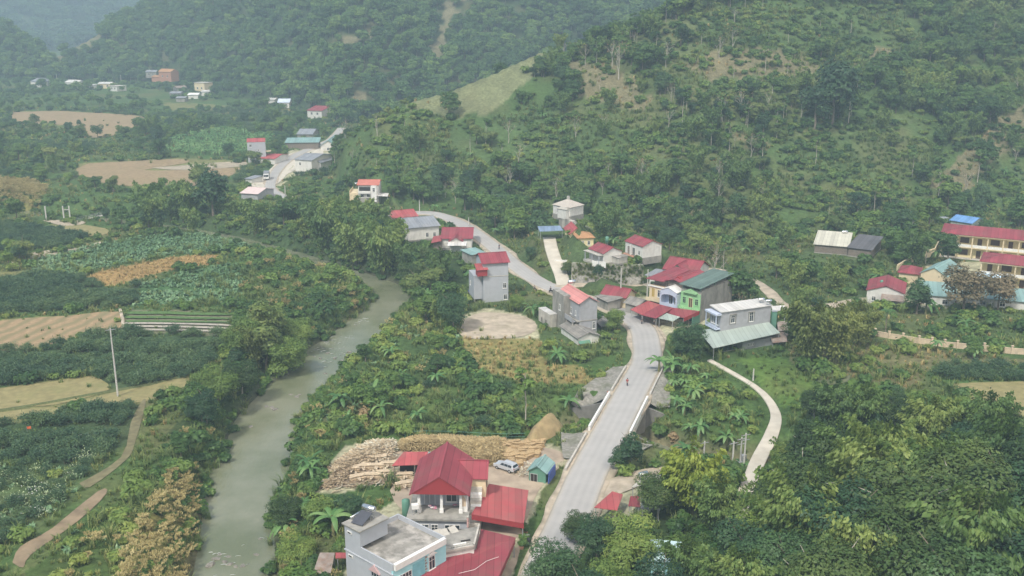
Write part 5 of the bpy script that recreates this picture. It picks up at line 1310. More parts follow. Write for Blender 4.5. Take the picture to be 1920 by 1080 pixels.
house('teal_gable_house', 'small gabled house with a pale teal roof at the end of the long shed', (601,273), (629,273), (626,262), 0, 3.2, 2.4, M_WALLW, M_TEAL, 'y', openings=[('f', .5, .8, 1.2, 1.4)])
house('grey_roof_hut', 'grey-roofed hut behind the long teal shed', (557,252), (585,252), (583,243), 0, 3.4, 1.6, M_CONC, M_GREYR, 'x')
k = house('far_red_house', 'far white house with a red roof and an arched loggia', (576,207), (603,208), (601,200), .5, 5.6, 1.8, M_WALLW, M_RED, 'x', openings=[('f', .3, 3, 1.4, 1.6), ('f', .7, 3, 1.4, 1.6), ('f', .5, .4, 1.2, 1.6)])
house('pink_shed', 'low shed with a pale pinkish tarpaulin roof at the near end of the far road', (452,362), (483,364), (480,352), .2, 2.8, 1.2, M_GREYW, mat('pink_tarpaulin', (.62, .50, .48), .8, .1, 1), 'x')
house('roadside_hut', 'tiny white hut near the pinkish shed', (460,335), (472,336), (473,330), .2, 2.2, .3, M_WALLW, M_GREYR, roof='shed')
FAR = [('far_house', 'far grey-roofed house, leftmost on the valley edge', (57,153), (88,153), (84,144), 5, 2.8, M_WALLW, M_GREYR, 'hip'), ('far_house', 'far white and blue house second from the left', (122,154), (145,155), (143,148), 5.5, 1.6, M_WALLW, M_WHITER, 'gable'),
       ('far_shed', 'far white low shed beside the white and blue house', (148,160), (168,161), (167,156), 3, .6, M_WALLW, M_WHITER, 'shed'), ('far_house', 'far house with a long white roof', (184,157), (208,157), (206,151), 4, 1, M_CREAM, M_WHITER, 'gable'), ('far_shed', 'far pale block right of the long white roof', (205,161), (219,162), (219,155), 4, .1, M_WALLW, M_CONCL, 'flat'),
       ('far_house', 'far dark grey roof left of the orange house', (273,135), (292,135), (291,129), 4, 1.4, M_CONC, M_GREYR, 'gable'), ('far_house', 'far tall house with an orange-red roof', (297,134), (320,135), (318,126), 7, 2, M_BRICK, M_ORANGE, 'gable'), ('far_shed', 'far low orange shed before the orange-red house', (284,144), (312,145), (310,138), 3, 1, M_BRICK, M_ORANGE, 'gable'),
       ('far_house', 'far pale two-storey block among dark trees', (364,155), (383,156), (382,150), 7.5, .2, M_CREAM, M_CONCL, 'flat'), ('far_shed', 'far bright white roof in front of the pale block', (352,178), (371,178), (368,172), 3, 1, M_WALLW, M_WHITE, 'gable'), ('far_shed', 'far greyish white roof right of the bright one', (377,172), (393,172), (392,167), 3, .8, M_WALLW, M_WHITER, 'gable'),
       ('far_shed', 'far dull roof left of the pale block', (332,165), (350,164), (348,158), 3, 1.2, M_CONC, M_RUST, 'gable'), ('far_shed', 'far dull grey roof below the pale block', (318,175), (338,175), (336,170), 3, 1, M_CONC, M_GREYR, 'gable'), ('far_shed', 'far grey sheet roof near the bright white one', (330,184), (346,184), (345,179), 2.6, .8, M_CONC, M_GREYR, 'gable'),
       ('far_house', 'far pale blue-roofed house by the road end', (521,192), (542,192), (540,185), 4, 2, M_WALLW, mat('pale_blue_roof', (.55, .62, .74), .6), 'gable'), ('far_shed', 'far flat white strip roof by the road end', (496,187), (514,187), (512,184), 2.5, .4, M_WALLW, M_WHITER, 'shed')]
for nm, lb, A_, B_, C_, h_, r_, wm_, rm_, ty in FAR:
    house(nm, lb, A_, B_, C_, max(0, G((A_[0] + B_[0]) / 2, A_[1] + h_ * 1.7).z), h_, r_, wm_, rm_, 'x', ty, openings=[('f', .3, h_ * .35, 1.6, 1.6), ('f', .7, h_ * .35, 1.6, 1.6)] if h_ > 3.9 else [], base=False, D=9)

# ------------------------------------------------------------------ right side: farm shed, school, halls
k = house('farm_shed', 'long farm shed with a pale sheet roof', (1528,458), (1590,463), (1592,443), 2.5, 2.6, 1.0, M_WOODD, mat('cream_sheet_roof', (.60, .58, .48), .6, .08, .5, wave=2.2), 'x', roof='shed')
house('farm_shed', 'dark grey roofed half of the farm shed', (1591,464), (1633,469), (1638,449), 2.5, 2.6, 1.0, M_WOODD, mat('dark_grey_roof', (.13, .13, .14), .8, .1, .5, wave=2.2), 'x', roof='shed')
p = P(1584, 437, 6.2); tank((p.x, p.y, 6.1), 0, 'steel tank on the back of the farm shed', .4, 1.6, .1)
def school(label, A_, B_, C_, z0, h, n, rise, bay0, over=.9):
    a, rz, W, D = base3(A_, B_, C_, z0 + h); Wt = W * n
    k = Kit('school_block', (a.x, a.y, z0), rz, label, 'school'); nogo(k, -.5, Wt + .5, -2.5, D + 1)
    cy = 2.0; bw = 4.1; nb = int(Wt / bw)
    k.boxes('wall', M_YELLOW, [(bw if bay0 else 0, Wt, cy, D, -1, h)] + ([(0, bw - .01, D - 2.2, D, -1, h)] if bay0 else []))
    k.boxes('floor_slab', M_CREAM, [(0, Wt, 0, cy - .003, h / 2 - .25, h / 2 + .05)]); k.boxes('floor_slab', M_CONCL, [(-.2, Wt, -.3, cy - .003, -1, .1)])
    if bay0: k.boxes('floor_slab', M_CREAM, [(0, bw - .02, cy, D - 2.3, h / 2 - .25, h / 2 + .05)])
    k.boxes('parapet', M_WHITE, [(.2, Wt, .02, .12, h / 2 + .05, h / 2 + .85)])
    k.boxes('cornice', M_CREAM, [(-.3, Wt, -.3, cy - .003, h - .3, h + .003)])
    for i in range(nb + 1): k.boxes('pillar', M_CREAM, [(i * bw, i * bw + .32, -.02, .3, .1, h - .3)])
    for i in range(1 if bay0 else 0, nb):
        for f in (0, 1):
            z = f * h / 2
            if i % 2: k.opening('f', i * bw + .9, z + 1.0, 2.4, 1.5, Wt, D, pm=M_BROWND, fm=M_BROWND, y0=cy, bars=2)
            else: k.opening('f', i * bw + 1.5, z + .1, 1.2, 2.3, Wt, D, 'door', M_BROWND, M_BROWND, y0=cy)
    k.hip_roof(M_RED, 0, Wt, 0, D, h + .003, rise, over * .5)
    return k
school('two-storey yellow school block with a long red roof and open galleries', (1767,437), (1920,451), (1922,433), .8, 7.2, 1.25, 1.6, True)
k = school('nearer school wing with a red roof and a blue awning', (1840,490), (1920,499), (1921,482), .5, 6.8, 1.6, 1.5, False)
k.slab('awning', mat('pale_blue_awning', (.45, .62, .75), .6), [(-1, -2.2, 3.3), (7, -2.2, 3.3), (7, -.31, 3.8), (-1, -.31, 3.8)])
k = house('teal_hall', 'cream hall with a teal gable roof beside the school', (1727,511), (1775,519), (1787,500), .5, 4.4, 1.8, M_CREAM, M_TEAL, 'y', over=.3, openings=[('f', .3, 1, 1., 1.3), ('f', .72, .1, 1.2, 2.2, 'door')])
k = house('low_teal_hall', 'low white building with a flat teal roof in front of the hall', (1727,552), (1793,558), (1800,537), .3, 2.9, .5, M_WALLW, M_TEAL, roof='shed', openings=[('f', .28, .9, 1.3, 1.2), ('f', .7, .9, 1.3, 1.2), ('f', .06, .3, 1., 1.8, 'door')])
k = house('low_teal_hall', 'low teal-roofed building behind the bronze trees at the frame edge', (1808,556), (1930,567), (1935,548), .3, 2.6, .5, M_WALLW, M_TEAL, roof='shed', openings=[('f', .3, .9, 1.3, 1.2), ('f', .6, .9, 1.3, 1.2)])
k = house('red_gable_house', 'white house with a red gable roof and a shaded porch by the school', (1626,544), (1695,551), (1702,531), .4, 3.4, 1.5, M_WALLW, M_RED, 'y', over=.3, openings=[('f', .55, .2, 1., 2.2, 'door'), ('f', .2, .8, 1., 1.2)])
k.slab('porch_roof', M_RUST, [(k.W * .4, -3.2, 2.2), (k.W, -3.2, 2.2), (k.W, -.1, 2.9), (k.W * .4, -.1, 2.9)]); k.boxes('pillar', M_WHITE, [(k.W * .42, k.W * .42 + .2, -3, -2.8, -.5, 2.1)]); k.boxes('pillar', M_WHITE, [(k.W * .96, k.W * .96 + .2, -3, -2.8, -.5, 2.1)])
p = P(1654, 522, 6); tank((p.x, p.y, 3.4), 0, 'white standing tank on the roof edge of the red gable house', .4, 1.1, .9, True)
house('small_red_house', 'small house with a red hip roof between the gable house and the hall', (1686,511), (1722,515), (1724,503), .6, 3, 1.2, M_CREAM, M_RED, roof='hip')
house('blue_roof_house', 'blue-roofed building behind the school', (1783,413), (1822,419), (1838,410), 3, 3.4, 1, M_PGREEN, M_BLUER, 'x', openings=[('f', .3, 1, 1, 1.2)])
p = P(1767, 424, 3); k = Kit('tank_tower', (p.x, p.y, 2), .2, 'small steel frame tank tower at the school corner', 'tower')
for x in (0, 1.8):
    for y in (0, 1.8): k.bar('leg', M_METAL, (x, y, -.5), (x, y, 3.6), .07)
k.boxes('platform', M_METAL, [(-.2, 2, -.2, 2, 2.0, 2.12)]); k.boxes('roof', M_METAL, [(-.3, 2.1, -.3, 2.1, 3.6, 3.7)]); k.bars('brace', M_METAL, [((0, 0, .2), (1.8, 0, 2)), ((1.8, 0, .2), (0, 0, 2)), ((0, 0, .2), (0, 1.8, 2))], .04)

# ------------------------------------------------------------------ near the viewer: workshop yard and its houses
# flat-roofed house
H1 = 7.4
a, rz, W, D = base3((647,1011), (736,1059), (815,996), H1)
k = Kit('flat_roof_house', (a.x, a.y, 0), rz, 'grey flat-roofed house with a turquoise front and a weathered roof slab', 'house'); nogo(k, -.5, W + 1.5, -.5, D + .5)
k.boxes('wall', M_PBLUE, [(0, W - .25, 0, D, -1, H1 - .9)]); k.boxes('facade', M_TURQ, [(W - .247, W, 0, D, -1, H1 - .9)])
k.boxes('roof_slab', M_ROOFSLAB, [(.2, W - .2, .2, D - .2, H1 - .897, H1 - .7)])
k.boxes('parapet', M_PBLUE, [(0, W, 0, .2, H1 - .897, H1), (0, .2, .203, D, H1 - .897, H1), (.203, W, D - .2, D, H1 - .897, H1)]); k.boxes('parapet', M_WHITE, [(W - .2, W + .35, .203, D - .203, H1 - .89, H1 - .05)], label='white front parapet')
k.boxes('cornice', M_PBLUE, [(-.15, W + .15, -.15, -.003, H1 - 1.5, H1 - 1.35), (-.15, -.003, 0, D, H1 - 1.5, H1 - 1.35)])
sb = k.boxes('stair_head', M_PBLUE, [(0.003, 3.1, .003, 4.6, H1 + .003, H1 + 2.2)]); k.boxes('stair_roof', M_CONC, [(-.25, 3.3, -.25, 4.8, H1 + 2.203, H1 + 2.38)], sb)
for z in (H1 + 1.2, H1 - 2.2):
    k.boxes('vent', M_WHITE, [(.6, 1.5, -.12, -.003, z, z + .35)]); k.boxes('vent_hole', M_DARK, [(.75, 1.35, -.14, -.125, z + .08, z + .27)])
k.opening('f', W * .55, 3.0, 1.5, 1.9, W, D, bars=2, fm=M_PBLUE)
k.mesh('pediment', [(W * .55 - .3, -.25, 5.05), (W * .55 + 1.8, -.25, 5.05), (W * .55 + .75, -.25, 6.1), (W * .55 - .3, -.003, 5.05), (W * .55 + 1.8, -.003, 5.05), (W * .55 + .75, -.003, 6.1)], [(0, 1, 2), (0, 3, 4, 1), (1, 4, 5, 2), (2, 5, 3, 0)], mat('dusty_pink', (.52, .36, .36), .8))
k.opening('r', .5, 3.2, 2.6, 2.2, W, D, bars=4); k.opening('r', D * .66, 3.8, 1.1, 1.9, W, D, bars=1)
k.mesh('pediment', [(W + .25, D * .66 - .3, 5.9), (W + .25, D * .66 + 1.4, 5.9), (W + .25, D * .66 + .55, 6.5), (W + .003, D * .66 - .3, 5.9), (W + .003, D * .66 + 1.4, 5.9), (W + .003, D * .66 + .55, 6.5)], [(0, 1, 2), (0, 3, 4, 1), (1, 4, 5, 2), (2, 5, 3, 0)], M_WHITE)
k.boxes('balcony', M_TURQ, [(W + .003, W + 1.2, 0, D * .6, 2.6, 2.8), (W + 1.1, W + 1.2, 0, D * .6, 2.8, 3.4)]); k.boxes('recess_shade', mat('shaded_turquoise', (.20, .47, .52), .8), [(W + .004, W + .03, D * .36, D * .58, 2.8, 5.9)])  # flat raised panel; the recess's shade is painted in as darker turquoise
k.boxes('quoin', mat('stone_quoin', (.30, .27, .25), .9), [(W + .004, W + .07, D * .59, D * .59 + (.35 if i % 2 else .22), 2.9 + i * .42, 3.15 + i * .42) for i in range(8)])
o = Matrix.Rotation(rz, 3, 'Z') @ Vector((1.4, 2.2, 0)); t = Kit('solar_heater', (a.x + o.x, a.y + o.y, H1 + 2.38), rz + .2, 'solar water heater with a big steel tank on the stair head', 'solar heater')
V, F = tube([(-1.0, 1.0, 1.3), (-.9, 1.0, 1.3), (.9, 1.0, 1.3), (1.0, 1.0, 1.3)], [.25, .42, .42, .25], 16)
t.mesh('tank', V, [tuple(map(int, f)) for f in F] + [tuple(range(16))[::-1], tuple(range(48, 64))], M_STEEL, smooth=True)
t.slab('collector', mat('collector_tubes', (.08, .085, .10), .4), [(-.9, -1.6, .2), (.9, -1.6, .2), (.9, .6, 1.0), (-.9, .6, 1.0)], .06)
for x in (-.7, .7): t.bar('leg', M_METAL, (x, 1.0, 0), (x, 1.0, 1.0), .05); t.bar('leg', M_METAL, (x, .4, 0), (x, .4, .9), .04)
V, F = tube([(-1.5, -.9, .35), (-1.45, -.9, .35), (-1.45, .8, .35), (-1.5, .8, .35)], [.1, .16, .16, .1], 10); t.mesh('pipe_roll', V, [tuple(map(int, f)) for f in F], M_STEEL, smooth=True)
# flat annex with junk
zt = 4.7
k = Kit('flat_annex', (P(811, 1040, zt).x, P(811, 1040, zt).y, 0), 0, 'low flat-roofed concrete annex cluttered with panels and planks', 'house'); q = [local(k, P(x, y, zt)) for x, y in ((811,1041),(890,1025),(900,986),(812,1003))]
k.slab('roof', M_CONC, q, .35); c = Vector((sum(p[0] for p in q) / 4, sum(p[1] for p in q) / 4, 0)); qi = [tuple(Vector((p[0], p[1], zt - .36)).lerp(Vector((c.x, c.y, zt - .36)), .04)) for p in q]; k.slab('wall', M_WALLW, qi, 5); NOGO.append([(k.loc.x + p[0], k.loc.y + p[1]) for p in q])
def edge_wall(k, p, q_, h, w, m, name):
    p, q_ = Vector(p), Vector(q_); d = (q_ - p); n_ = Vector((-d.y, d.x, 0)).normalized() * w; V = [p, q_, q_ + n_, p + n_]; V += [v + Vector((0, 0, h)) for v in V]; V = [v + Vector((0, 0, .004)) for v in V]
    return k.mesh(name, V, [(0, 3, 2, 1), (4, 5, 6, 7), (0, 1, 5, 4), (1, 2, 6, 5), (2, 3, 7, 6), (3, 0, 4, 7)], m)
edge_wall(k, q[0], q[1], .25, .25, M_CONCL, 'kerb'); edge_wall(k, q[1], q[2], .25, .25, M_CONCL, 'kerb')
for i in range(26):
    e = Vector(q[0]).lerp(Vector(q[1]), (i + 1) / 28) + Vector((.1, .55, 0)); k.boxes('baluster', M_CONCL, [(e.x, e.x + .1, e.y, e.y + .25, zt + .004, zt + .3)])
def lying(name, px, py, z, L, w, t_, rz, m, label, cat, tilt=0.0):
    p = P(px, py, z); k = Kit(name, (p.x, p.y, z), rz, label, cat); k.root.rotation_euler = (tilt, 0, rz); k.boxes('board', m, [(-L / 2, L / 2, -w / 2, w / 2, 0, t_)]); return k
for i, (px, py, lb) in enumerate([(822,1001,'pale cement panel, leftmost of the three leaning on the annex roof'), (834,1000,'pale cement panel, middle of the three leaning on the annex roof'), (851,995,'pale cement panel, rightmost of the three leaning on the annex roof')]):
    kk = lying('cement_panel', px, py, zt + .05, 1.1, 1.7, .07, .35 + i * .1, mat('cement_panel', (.45, .43, .38), .9, .1, 2), lb, 'panel', .25)
for i, (px, py, L, r_, m_, lb) in enumerate([(862,1020,1.8,.35,M_WHITE,'white board lying on the annex roof'), (873,1014,1.3,.3,M_DARK,'black board lying on the annex roof'), (866,1024,1.2,.3,M_WHITE,'short white board on the annex roof'), (829,1026,2.2,-.15,M_CONCL,'long pale plank on the annex roof'), (830,1029,2.,-.2,M_CONCL,'second long pale plank on the annex roof'), (822,1020,1.3,.9,M_WOODD,'bent grey sheet on the annex roof')]):
    lying('plank', px, py, zt + .02, L, .28, .09, r_, m_, lb, 'plank')
p = P(877, 981, zt + .5); kk = Kit('vent_pipe', (p.x, p.y, zt - .1), 0, 'pink vent pipe standing at the back of the annex roof', 'pipe'); kk.bar('pipe', mat('pink_pipe', (.55, .35, .32), .7), (0, 0, 0), (0, 0, 1.5), .14, sides=10); kk.bar('cap', M_CONCL, (0, 0, 1.5), (0, 0, 1.65), .2, sides=10)
# large red roof in front, running out of the picture
k = canopy('front_red_roof', 'big dull red sheet roof at the bottom of the picture', [(902,992,3.6),(967,1008,3.3),(898,1165,3.0),(715,1120,3.6),(806,1050,3.9),(893,1030,3.9)], M_RED, (1, 2), fascia=[(1, 2)], cat='roof')
NOGO.append([tuple(P(x, y, 3.4))[:2] for x, y in ((902,992),(967,1008),(898,1165),(715,1120))])
k.bars('cable', M_WHITE, [((P(x0, y0, z_) - k.loc), (P(x1, y1, z_) - k.loc)) for x0, y0, x1, y1, z_ in ((860,1075,890,1068,3.75),(890,1068,912,1052,3.62),(912,1052,935,1044,3.52))], .03)
k.boxes('under_roof_shade', M_DARK, [tuple(P(800,1100,0).x - k.loc.x + v for v in (0, 5)) + tuple(P(800,1100,0).y - k.loc.y + v for v in (0, 10)) + (-.5, 2.9)])  # dark block carrying the shade below the roof as its colour
# red workshop house
ez = 7.6
a, rz, W, D = base3((775,922), (874,924), (884,884), ez); D = 10.5; W -= .0
k = Kit('red_house', (a.x, a.y, 0), rz, 'two-storey house with a large red roof and a pillared balcony by the veneer yard', 'house'); nogo(k, -1, W + 3, -3.5, D + .5)
k.boxes('wall', M_PBLUE, [(.2, W - .2, 2.4, D, 4.303, ez)], label='pale upper wall'); k.boxes('wall', M_PBLUE, [(-.6, W + .2, -1.4, D, -1, 4.0)])
k.boxes('terrace_slab', M_CONC, [(-.9, W + .4, -1.8, D - .2, 4.003, 4.3)])
for x in (.55, W * .5, W - 1.0): k.boxes('pillar', M_WHITE, [(x, x + .38, .1, .48, 4.303, ez - .003), (x - .08, x + .46, .02, .56, 4.303, 4.9)])
k.boxes('gable_front', M_WHITE, [(W - 1.0, W + .1, .5, 2.38, 4.303, ez)]); k.mesh('arch_niche', [(W - .9, .47, 5.2), (W - .1, .47, 5.2), (W - .1, .47, 6.3), (W - .5, .47, 6.9), (W - .9, .47, 6.3)], [(0, 1, 2, 3, 4)], M_FENCE)
k.gable_roof(M_RED, 0, W, -.1, D, ez, 2.5, 'y', .55, .14, name='roof'); k.mesh('red_gable', [(-.3, -.55, ez - .1), (W + .3, -.55, ez - .1), (W / 2, -.55, ez + 2.5), (-.3, -.45, ez - .1), (W + .3, -.45, ez - .1), (W / 2, -.45, ez + 2.5)], [(0, 1, 2), (5, 4, 3), (0, 3, 4, 1)], M_REDD)
k.gable_wall(M_CREAM, W - .2, W + 2.4, D - 5.2, D - .6, 2, ez - .3, 1.4, 'x', 'side_wing'); k.gable_roof(M_RED, W * .5, W + 2.4, D - 5.2, D - .6, ez - .25, 1.5, 'x', .35, name='wing_roof')
k.boxes('side_window', M_DARK, [(W + 2.403, W + 2.43, D - 3.6, D - 2.2, 5, 6.4)])
for i in range(7): k.boxes('stair', M_WHITE if i % 2 else M_CONCL, [(W + .25, W + 1.9, 4.6 - i * .75, 5.33 - i * .75, 1.0, 5.9 - i * .55)])
k.opening('f', .4, 1.9, 1.9, 1.4, W, D, y0=-1.4, bars=2); k.opening('f', 2.6, 1.9, 1.0, 1.4, W, D, y0=-1.4, bars=1); k.opening('f', W * .6, 1.3, 2.2, 2.0, W, D, y0=-1.4, bars=2)
k.opening('f', 1.2, 4.5, 1.6, 2.3, W, D, 'door', M_WHITE, M_GREYW, y0=2.4); k.opening('f', W * .58, 4.9, 1.6, 1.6, W, D, y0=2.4)
def bundle(px, py, z, cols, n, label, s=.35, sd_=0):
    p = P(px, py, z); k = Kit('laundry_bundle', (p.x, p.y, z), 0, label, 'laundry'); r = np.random.default_rng(sd_)
    for i in range(n):
        V = unit(r, 26) * np.array([s, s * .7, s * .35]) * (.8 + .4 * r.random((26, 1))) + np.array([r.normal() * s, r.normal() * s * .4, s * .35 + .15 * (i // 3)])
        bm = bmesh.new(); [bm.verts.new(v) for v in V]; bmesh.ops.convex_hull(bm, input=bm.verts); me = bpy.data.meshes.new('cloth'); bm.to_mesh(me); bm.free(); link('cloth', me, cols[i % len(cols)], k.root)
CL = [mat('pink_cloth', (.55, .22, .30), .9, .3, 6), mat('dark_cloth', (.12, .10, .16), .9, .3, 5), mat('pale_cloth', (.55, .48, .48), .9, .2, 5)]
bundle(811, 953, 4.32, CL, 9, 'heap of pink and dark cloths between the left pillars of the balcony'); bundle(856, 948, 4.32, [CL[2], CL[0]], 4, 'small heap of pale cloths between the right pillars', .25, 4)
p = P(781, 955, 5); kk = Kit('white_machine', (p.x - .2, p.y, 4.3), .2, 'white box on a frame at the left end of the balcony', 'machine'); kk.boxes('body', M_WHITE, [(-.5, .5, -.4, .4, .9, 1.5)]); kk.boxes('frame', M_METAL, [(-.45, -.38, -.35, -.28, 0, .9), (.38, .45, -.35, -.28, 0, .9), (-.45, -.38, .28, .35, 0, .9), (.38, .45, .28, .35, 0, .9)])
p = P(762, 978, 0); tank((p.x, p.y, Hs(p.x, p.y)), 0, 'tall dark green standing tank left of the red house', .6, 2.6, .2, True)
canopy('side_red_roof', 'light red sheet roof right of the red house', [(917,907,4.3),(991,919,3.7),(982,981,3.4),(884,964,4.2)], M_REDL, (1, 2), fascia=[(2, 3)], cat='roof'); NOGO.append([tuple(P(x, y, 3.8))[:2] for x, y in ((917,907),(991,919),(982,981),(884,964))])
k = Kit('red_shed', (P(735,873,3.2).x, P(735,873,3.2).y, 0), 0, 'open shed with a light red and teal sheet roof behind the red house', 'shed'); q = [local(k, P(x, y, z)) for x, y, z in ((735,873,3.2),(790,871,3.2),(803,847,4.2),(757,847,4.2))]; q2 = [local(k, P(x, y, z)) for x, y, z in ((791,871,3.2),(822,869,3.2),(831,848,4.2),(804,847,4.2))]
k.slab('roof', M_REDL, q); k.slab('roof', M_TEAL, q2, label='teal part of the roof'); k.boxes('wall', M_DARK, [(1, q2[1][0], q[2][1] - 1.2, q[2][1] - 1, -.5, 3.6)])  # back wall coloured dark to carry the open shed's inner shade
for x in (.3, 3.5, 6.5): k.boxes('post', M_WOODD, [(x, x + .15, .2, .35, -.3, 3.1)])
NOGO.append([(k.loc.x + p_[0], k.loc.y + p_[1]) for p_ in (q[0], q2[1], q2[2], q[3])])
k = house('teal_hut', 'small teal sheet-metal hut by the roadside', (992,881), (1023,886), (1038,868), .2, 2.5, .9, M_GREENS, M_TEAL, 'y', over=.35, openings=[('f', .3, .1, 1.2, 1.9, 'door', M_METAL, M_DARK)]); k.boxes('tarpaulin', mat('blue_tarpaulin', (.06, .10, .32), .6), [(k.W + .35, k.W + .5, .2, k.D, .5, 2.3)])
k = canopy('patched_roof', 'patched grey sheet roof of a small shack left of the flat-roofed house', [(600,1036,3),(628,1036,3),(620,1075,2.4),(586,1075,2.4)], M_RUST, (1, 2), cat='shack'); canopy('small_red_roof', 'small red sheet roof against the flat-roofed house', [(629,1036,3),(650,1036,3),(650,1046,2.8),(629,1046,2.8)], M_REDL, (3,), cat='roof')
# lower roofs right of the road
for nm, lb, pts, m in [('lower_red_roof', 'red sheet roof half hidden by trees right of the road', [(1148,921,3.3),(1168,927,3.3),(1157,957,2.6),(1114,951,2.6)], M_REDL), ('lower_red_roof', 'second smaller red roof behind the first one right of the road', [(1182,930,3.3),(1200,930,3.3),(1200,950,2.8),(1178,948,2.8)], M_RED),
                       ('lower_grey_roof', 'grey sheet roof right of the small red roof', [(1202,930,3.2),(1240,936,3.2),(1238,956,2.7),(1202,952,2.7)], M_GREYR), ('lower_grey_roof', 'pale grey roof behind the red roofs, under the steel tank', [(1205,893,3.4),(1240,889,3.4),(1228,910,3),(1184,913,3)], M_CONCL)]:
    k = canopy(nm, lb, pts, m, (0, 2, 3), cat='roof'); NOGO.append([tuple(P(x, y, z))[:2] for x, y, z in pts])
p = P(1206, 892, 4); tank((p.x, p.y, 3.2), .5, 'steel tank on the pale grey roof right of the road', .5, 1.4, .5)
k = house('pale_blue_house', 'pale blue house hidden under the trees at the bottom', (1220,1050), (1272,1055), (1278,1020), 0, 4, .3, M_TURQ, mat('pale_cyan_roof', (.50, .66, .68), .7, .1, .6), roof='flat', over=.3, openings=[('f', .3, 1, 1.2, 1.5)])

# ------------------------------------------------------------------ retaining wall, bridge and embankments
def wall_line(name, label, pts, h, th, m, cat='wall', below=.6, seg_names=None):
    k = Kit(name, tuple(pts[0]), 0, label, cat)
    for i, (p, q_) in enumerate(zip(pts[:-1], pts[1:])):
        p_, q2 = p - pts[0], q_ - pts[0]; d = q2 - p_; n_ = Vector((-d.y, d.x, 0)).normalized() * th / 2
        V = [p_ - n_, q2 - n_, q2 + n_, p_ + n_]; V = [v - Vector((0, 0, below)) for v in V] + [v + Vector((0, 0, h)) for v in V]
        k.mesh(seg_names or 'segment', V, [(0, 3, 2, 1), (4, 5, 6, 7), (0, 1, 5, 4), (1, 2, 6, 5), (2, 3, 7, 6), (3, 0, 4, 7)], m)
    return k
M_MOSSY = mat('mossy_wall', (.30, .29, .24), .95, .3, 1.4, stain=.8, stain_col=(.10, .13, .06), sscale=.5, bump=.1, bscale=2)
rw = [P(1070, 531, .3), P(1120, 535, .3), P(1165, 537, .3), P(1207, 535, .3)]
k = Kit('retaining_wall', tuple(rw[0]), 0, 'tall rubble retaining wall with hanging weeds below the terrace houses', 'wall')
for p, q_ in zip(rw[:-1], rw[1:]):
    p_, q2 = p - rw[0], q_ - rw[0]; d = q2 - p_; n_ = Vector((-d.y, d.x, 0)).normalized()
    for j, (z0, z1, m_) in enumerate(((-.8, 2.2, M_STONE), (2.203, 5.4, M_MOSSY))):
        o0, o1 = n_ * (j * .5), n_ * (j * .5 + 1.3); V = [p_ + o0, q2 + o0, q2 + o1, p_ + o1]; V = [v + Vector((0, 0, z0)) for v in V] + [v + Vector((0, 0, z1)) + n_ * .4 * (1 if v is V[0] or v is V[1] else 1) for v in V]
        k.mesh('wall_face', V, [(0, 3, 2, 1), (4, 5, 6, 7), (0, 1, 5, 4), (1, 2, 6, 5), (2, 3, 7, 6), (3, 0, 4, 7)], m_)
wall_line('garden_wall', 'low white wall along the terrace edge', [P(1110, 495, 6), P(1136, 498, 6)], 1.0, .2, M_WHITE)
wall_line('track_barrier', 'white concrete barrier across the hill track', [P(1040, 490, 3.2), P(1064, 490, 3.3)], .4, .25, M_WHITE, below=1)
# bridge
M_WING = mat('shaded_stained_concrete', (.20, .195, .18), .95, .2, .8, stain=.7, stain_col=(.09, .09, .08), sscale=.4)  # base darkened to carry the wing walls' shadow, with stains over it
def near_t(px, py, z=1.5):
    p = P(px, py, z); i = min(range(len(ROAD)), key=lambda i: hypot(ROAD[i][0] - p.x, ROAD[i][1] - p.y)); return i
i0, i1 = near_t(1143, 812), near_t(1180, 752)
br = [Vector(p) for p in ROAD[i0:i1 + 1]]; mid = br[len(br) // 2]; dirv = (br[-1] - br[0]); L = dirv.length; rzb = atan2(dirv.y, dirv.x)
k = Kit('road_bridge', (br[0].x, br[0].y, br[0].z), rzb, 'short concrete road bridge with white parapets over the stream', 'bridge')
dz = (br[-1].z - br[0].z)
k.mesh('deck', [(-.5, -3.9, -.25), (L + .5, -3.9, dz - .25), (L + .5, 3.9, dz - .25), (-.5, 3.9, -.25), (-.5, -3.9, -1.0), (L + .5, -3.9, dz - 1.0), (L + .5, 3.9, dz - 1.0), (-.5, 3.9, -1.0)], [(0, 1, 2, 3), (7, 6, 5, 4), (0, 4, 5, 1), (1, 5, 6, 2), (2, 6, 7, 3), (3, 7, 4, 0)], M_CONCL)
for sgn, nm in ((1, 'white left parapet'), (-1, 'white right parapet')):
    y0, y1 = sorted((sgn * 3.5, sgn * 3.85))
    k.mesh('parapet', [(-.5, y0, -.2), (L + .5, y0, dz - .2), (L + .5, y1, dz - .2), (-.5, y1, -.2), (-.5, y0, .95), (L + .5, y0, dz + .95), (L + .5, y1, dz + .95), (-.5, y1, .95)], [(0, 3, 2, 1), (4, 5, 6, 7), (0, 1, 5, 4), (1, 2, 6, 5), (2, 3, 7, 6), (3, 0, 4, 7)], M_WHITE, label=nm)
for x in (1.5, L - 1.5): k.boxes('abutment', M_CONC, [(x - .5, x + .5, -3.8, 3.8, -7.5, -1.0)])
for sx, x in ((-1, 1.2), (1, L - 1.2)):
    for sy in (-1, 1):
        V = []
        for t_, h_ in ((0, -.4), (1, -3.2)):
            c = Vector((x + sx * 1.0 * t_, sy * (3.85 + 8 * t_), 0)); n_ = Vector((.25, 0, 0)); V += [c - n_ + Vector((0, 0, h_)), c + n_ + Vector((0, 0, h_)), c + n_ + Vector((0, 0, -7.5)), c - n_ + Vector((0, 0, -7.5))]
        k.mesh('wing_wall', V, [(0, 1, 5, 4), (1, 2, 6, 5), (3, 0, 4, 7), (2, 3, 7, 6), (4, 5, 6, 7), (0, 3, 2, 1)], M_WING)
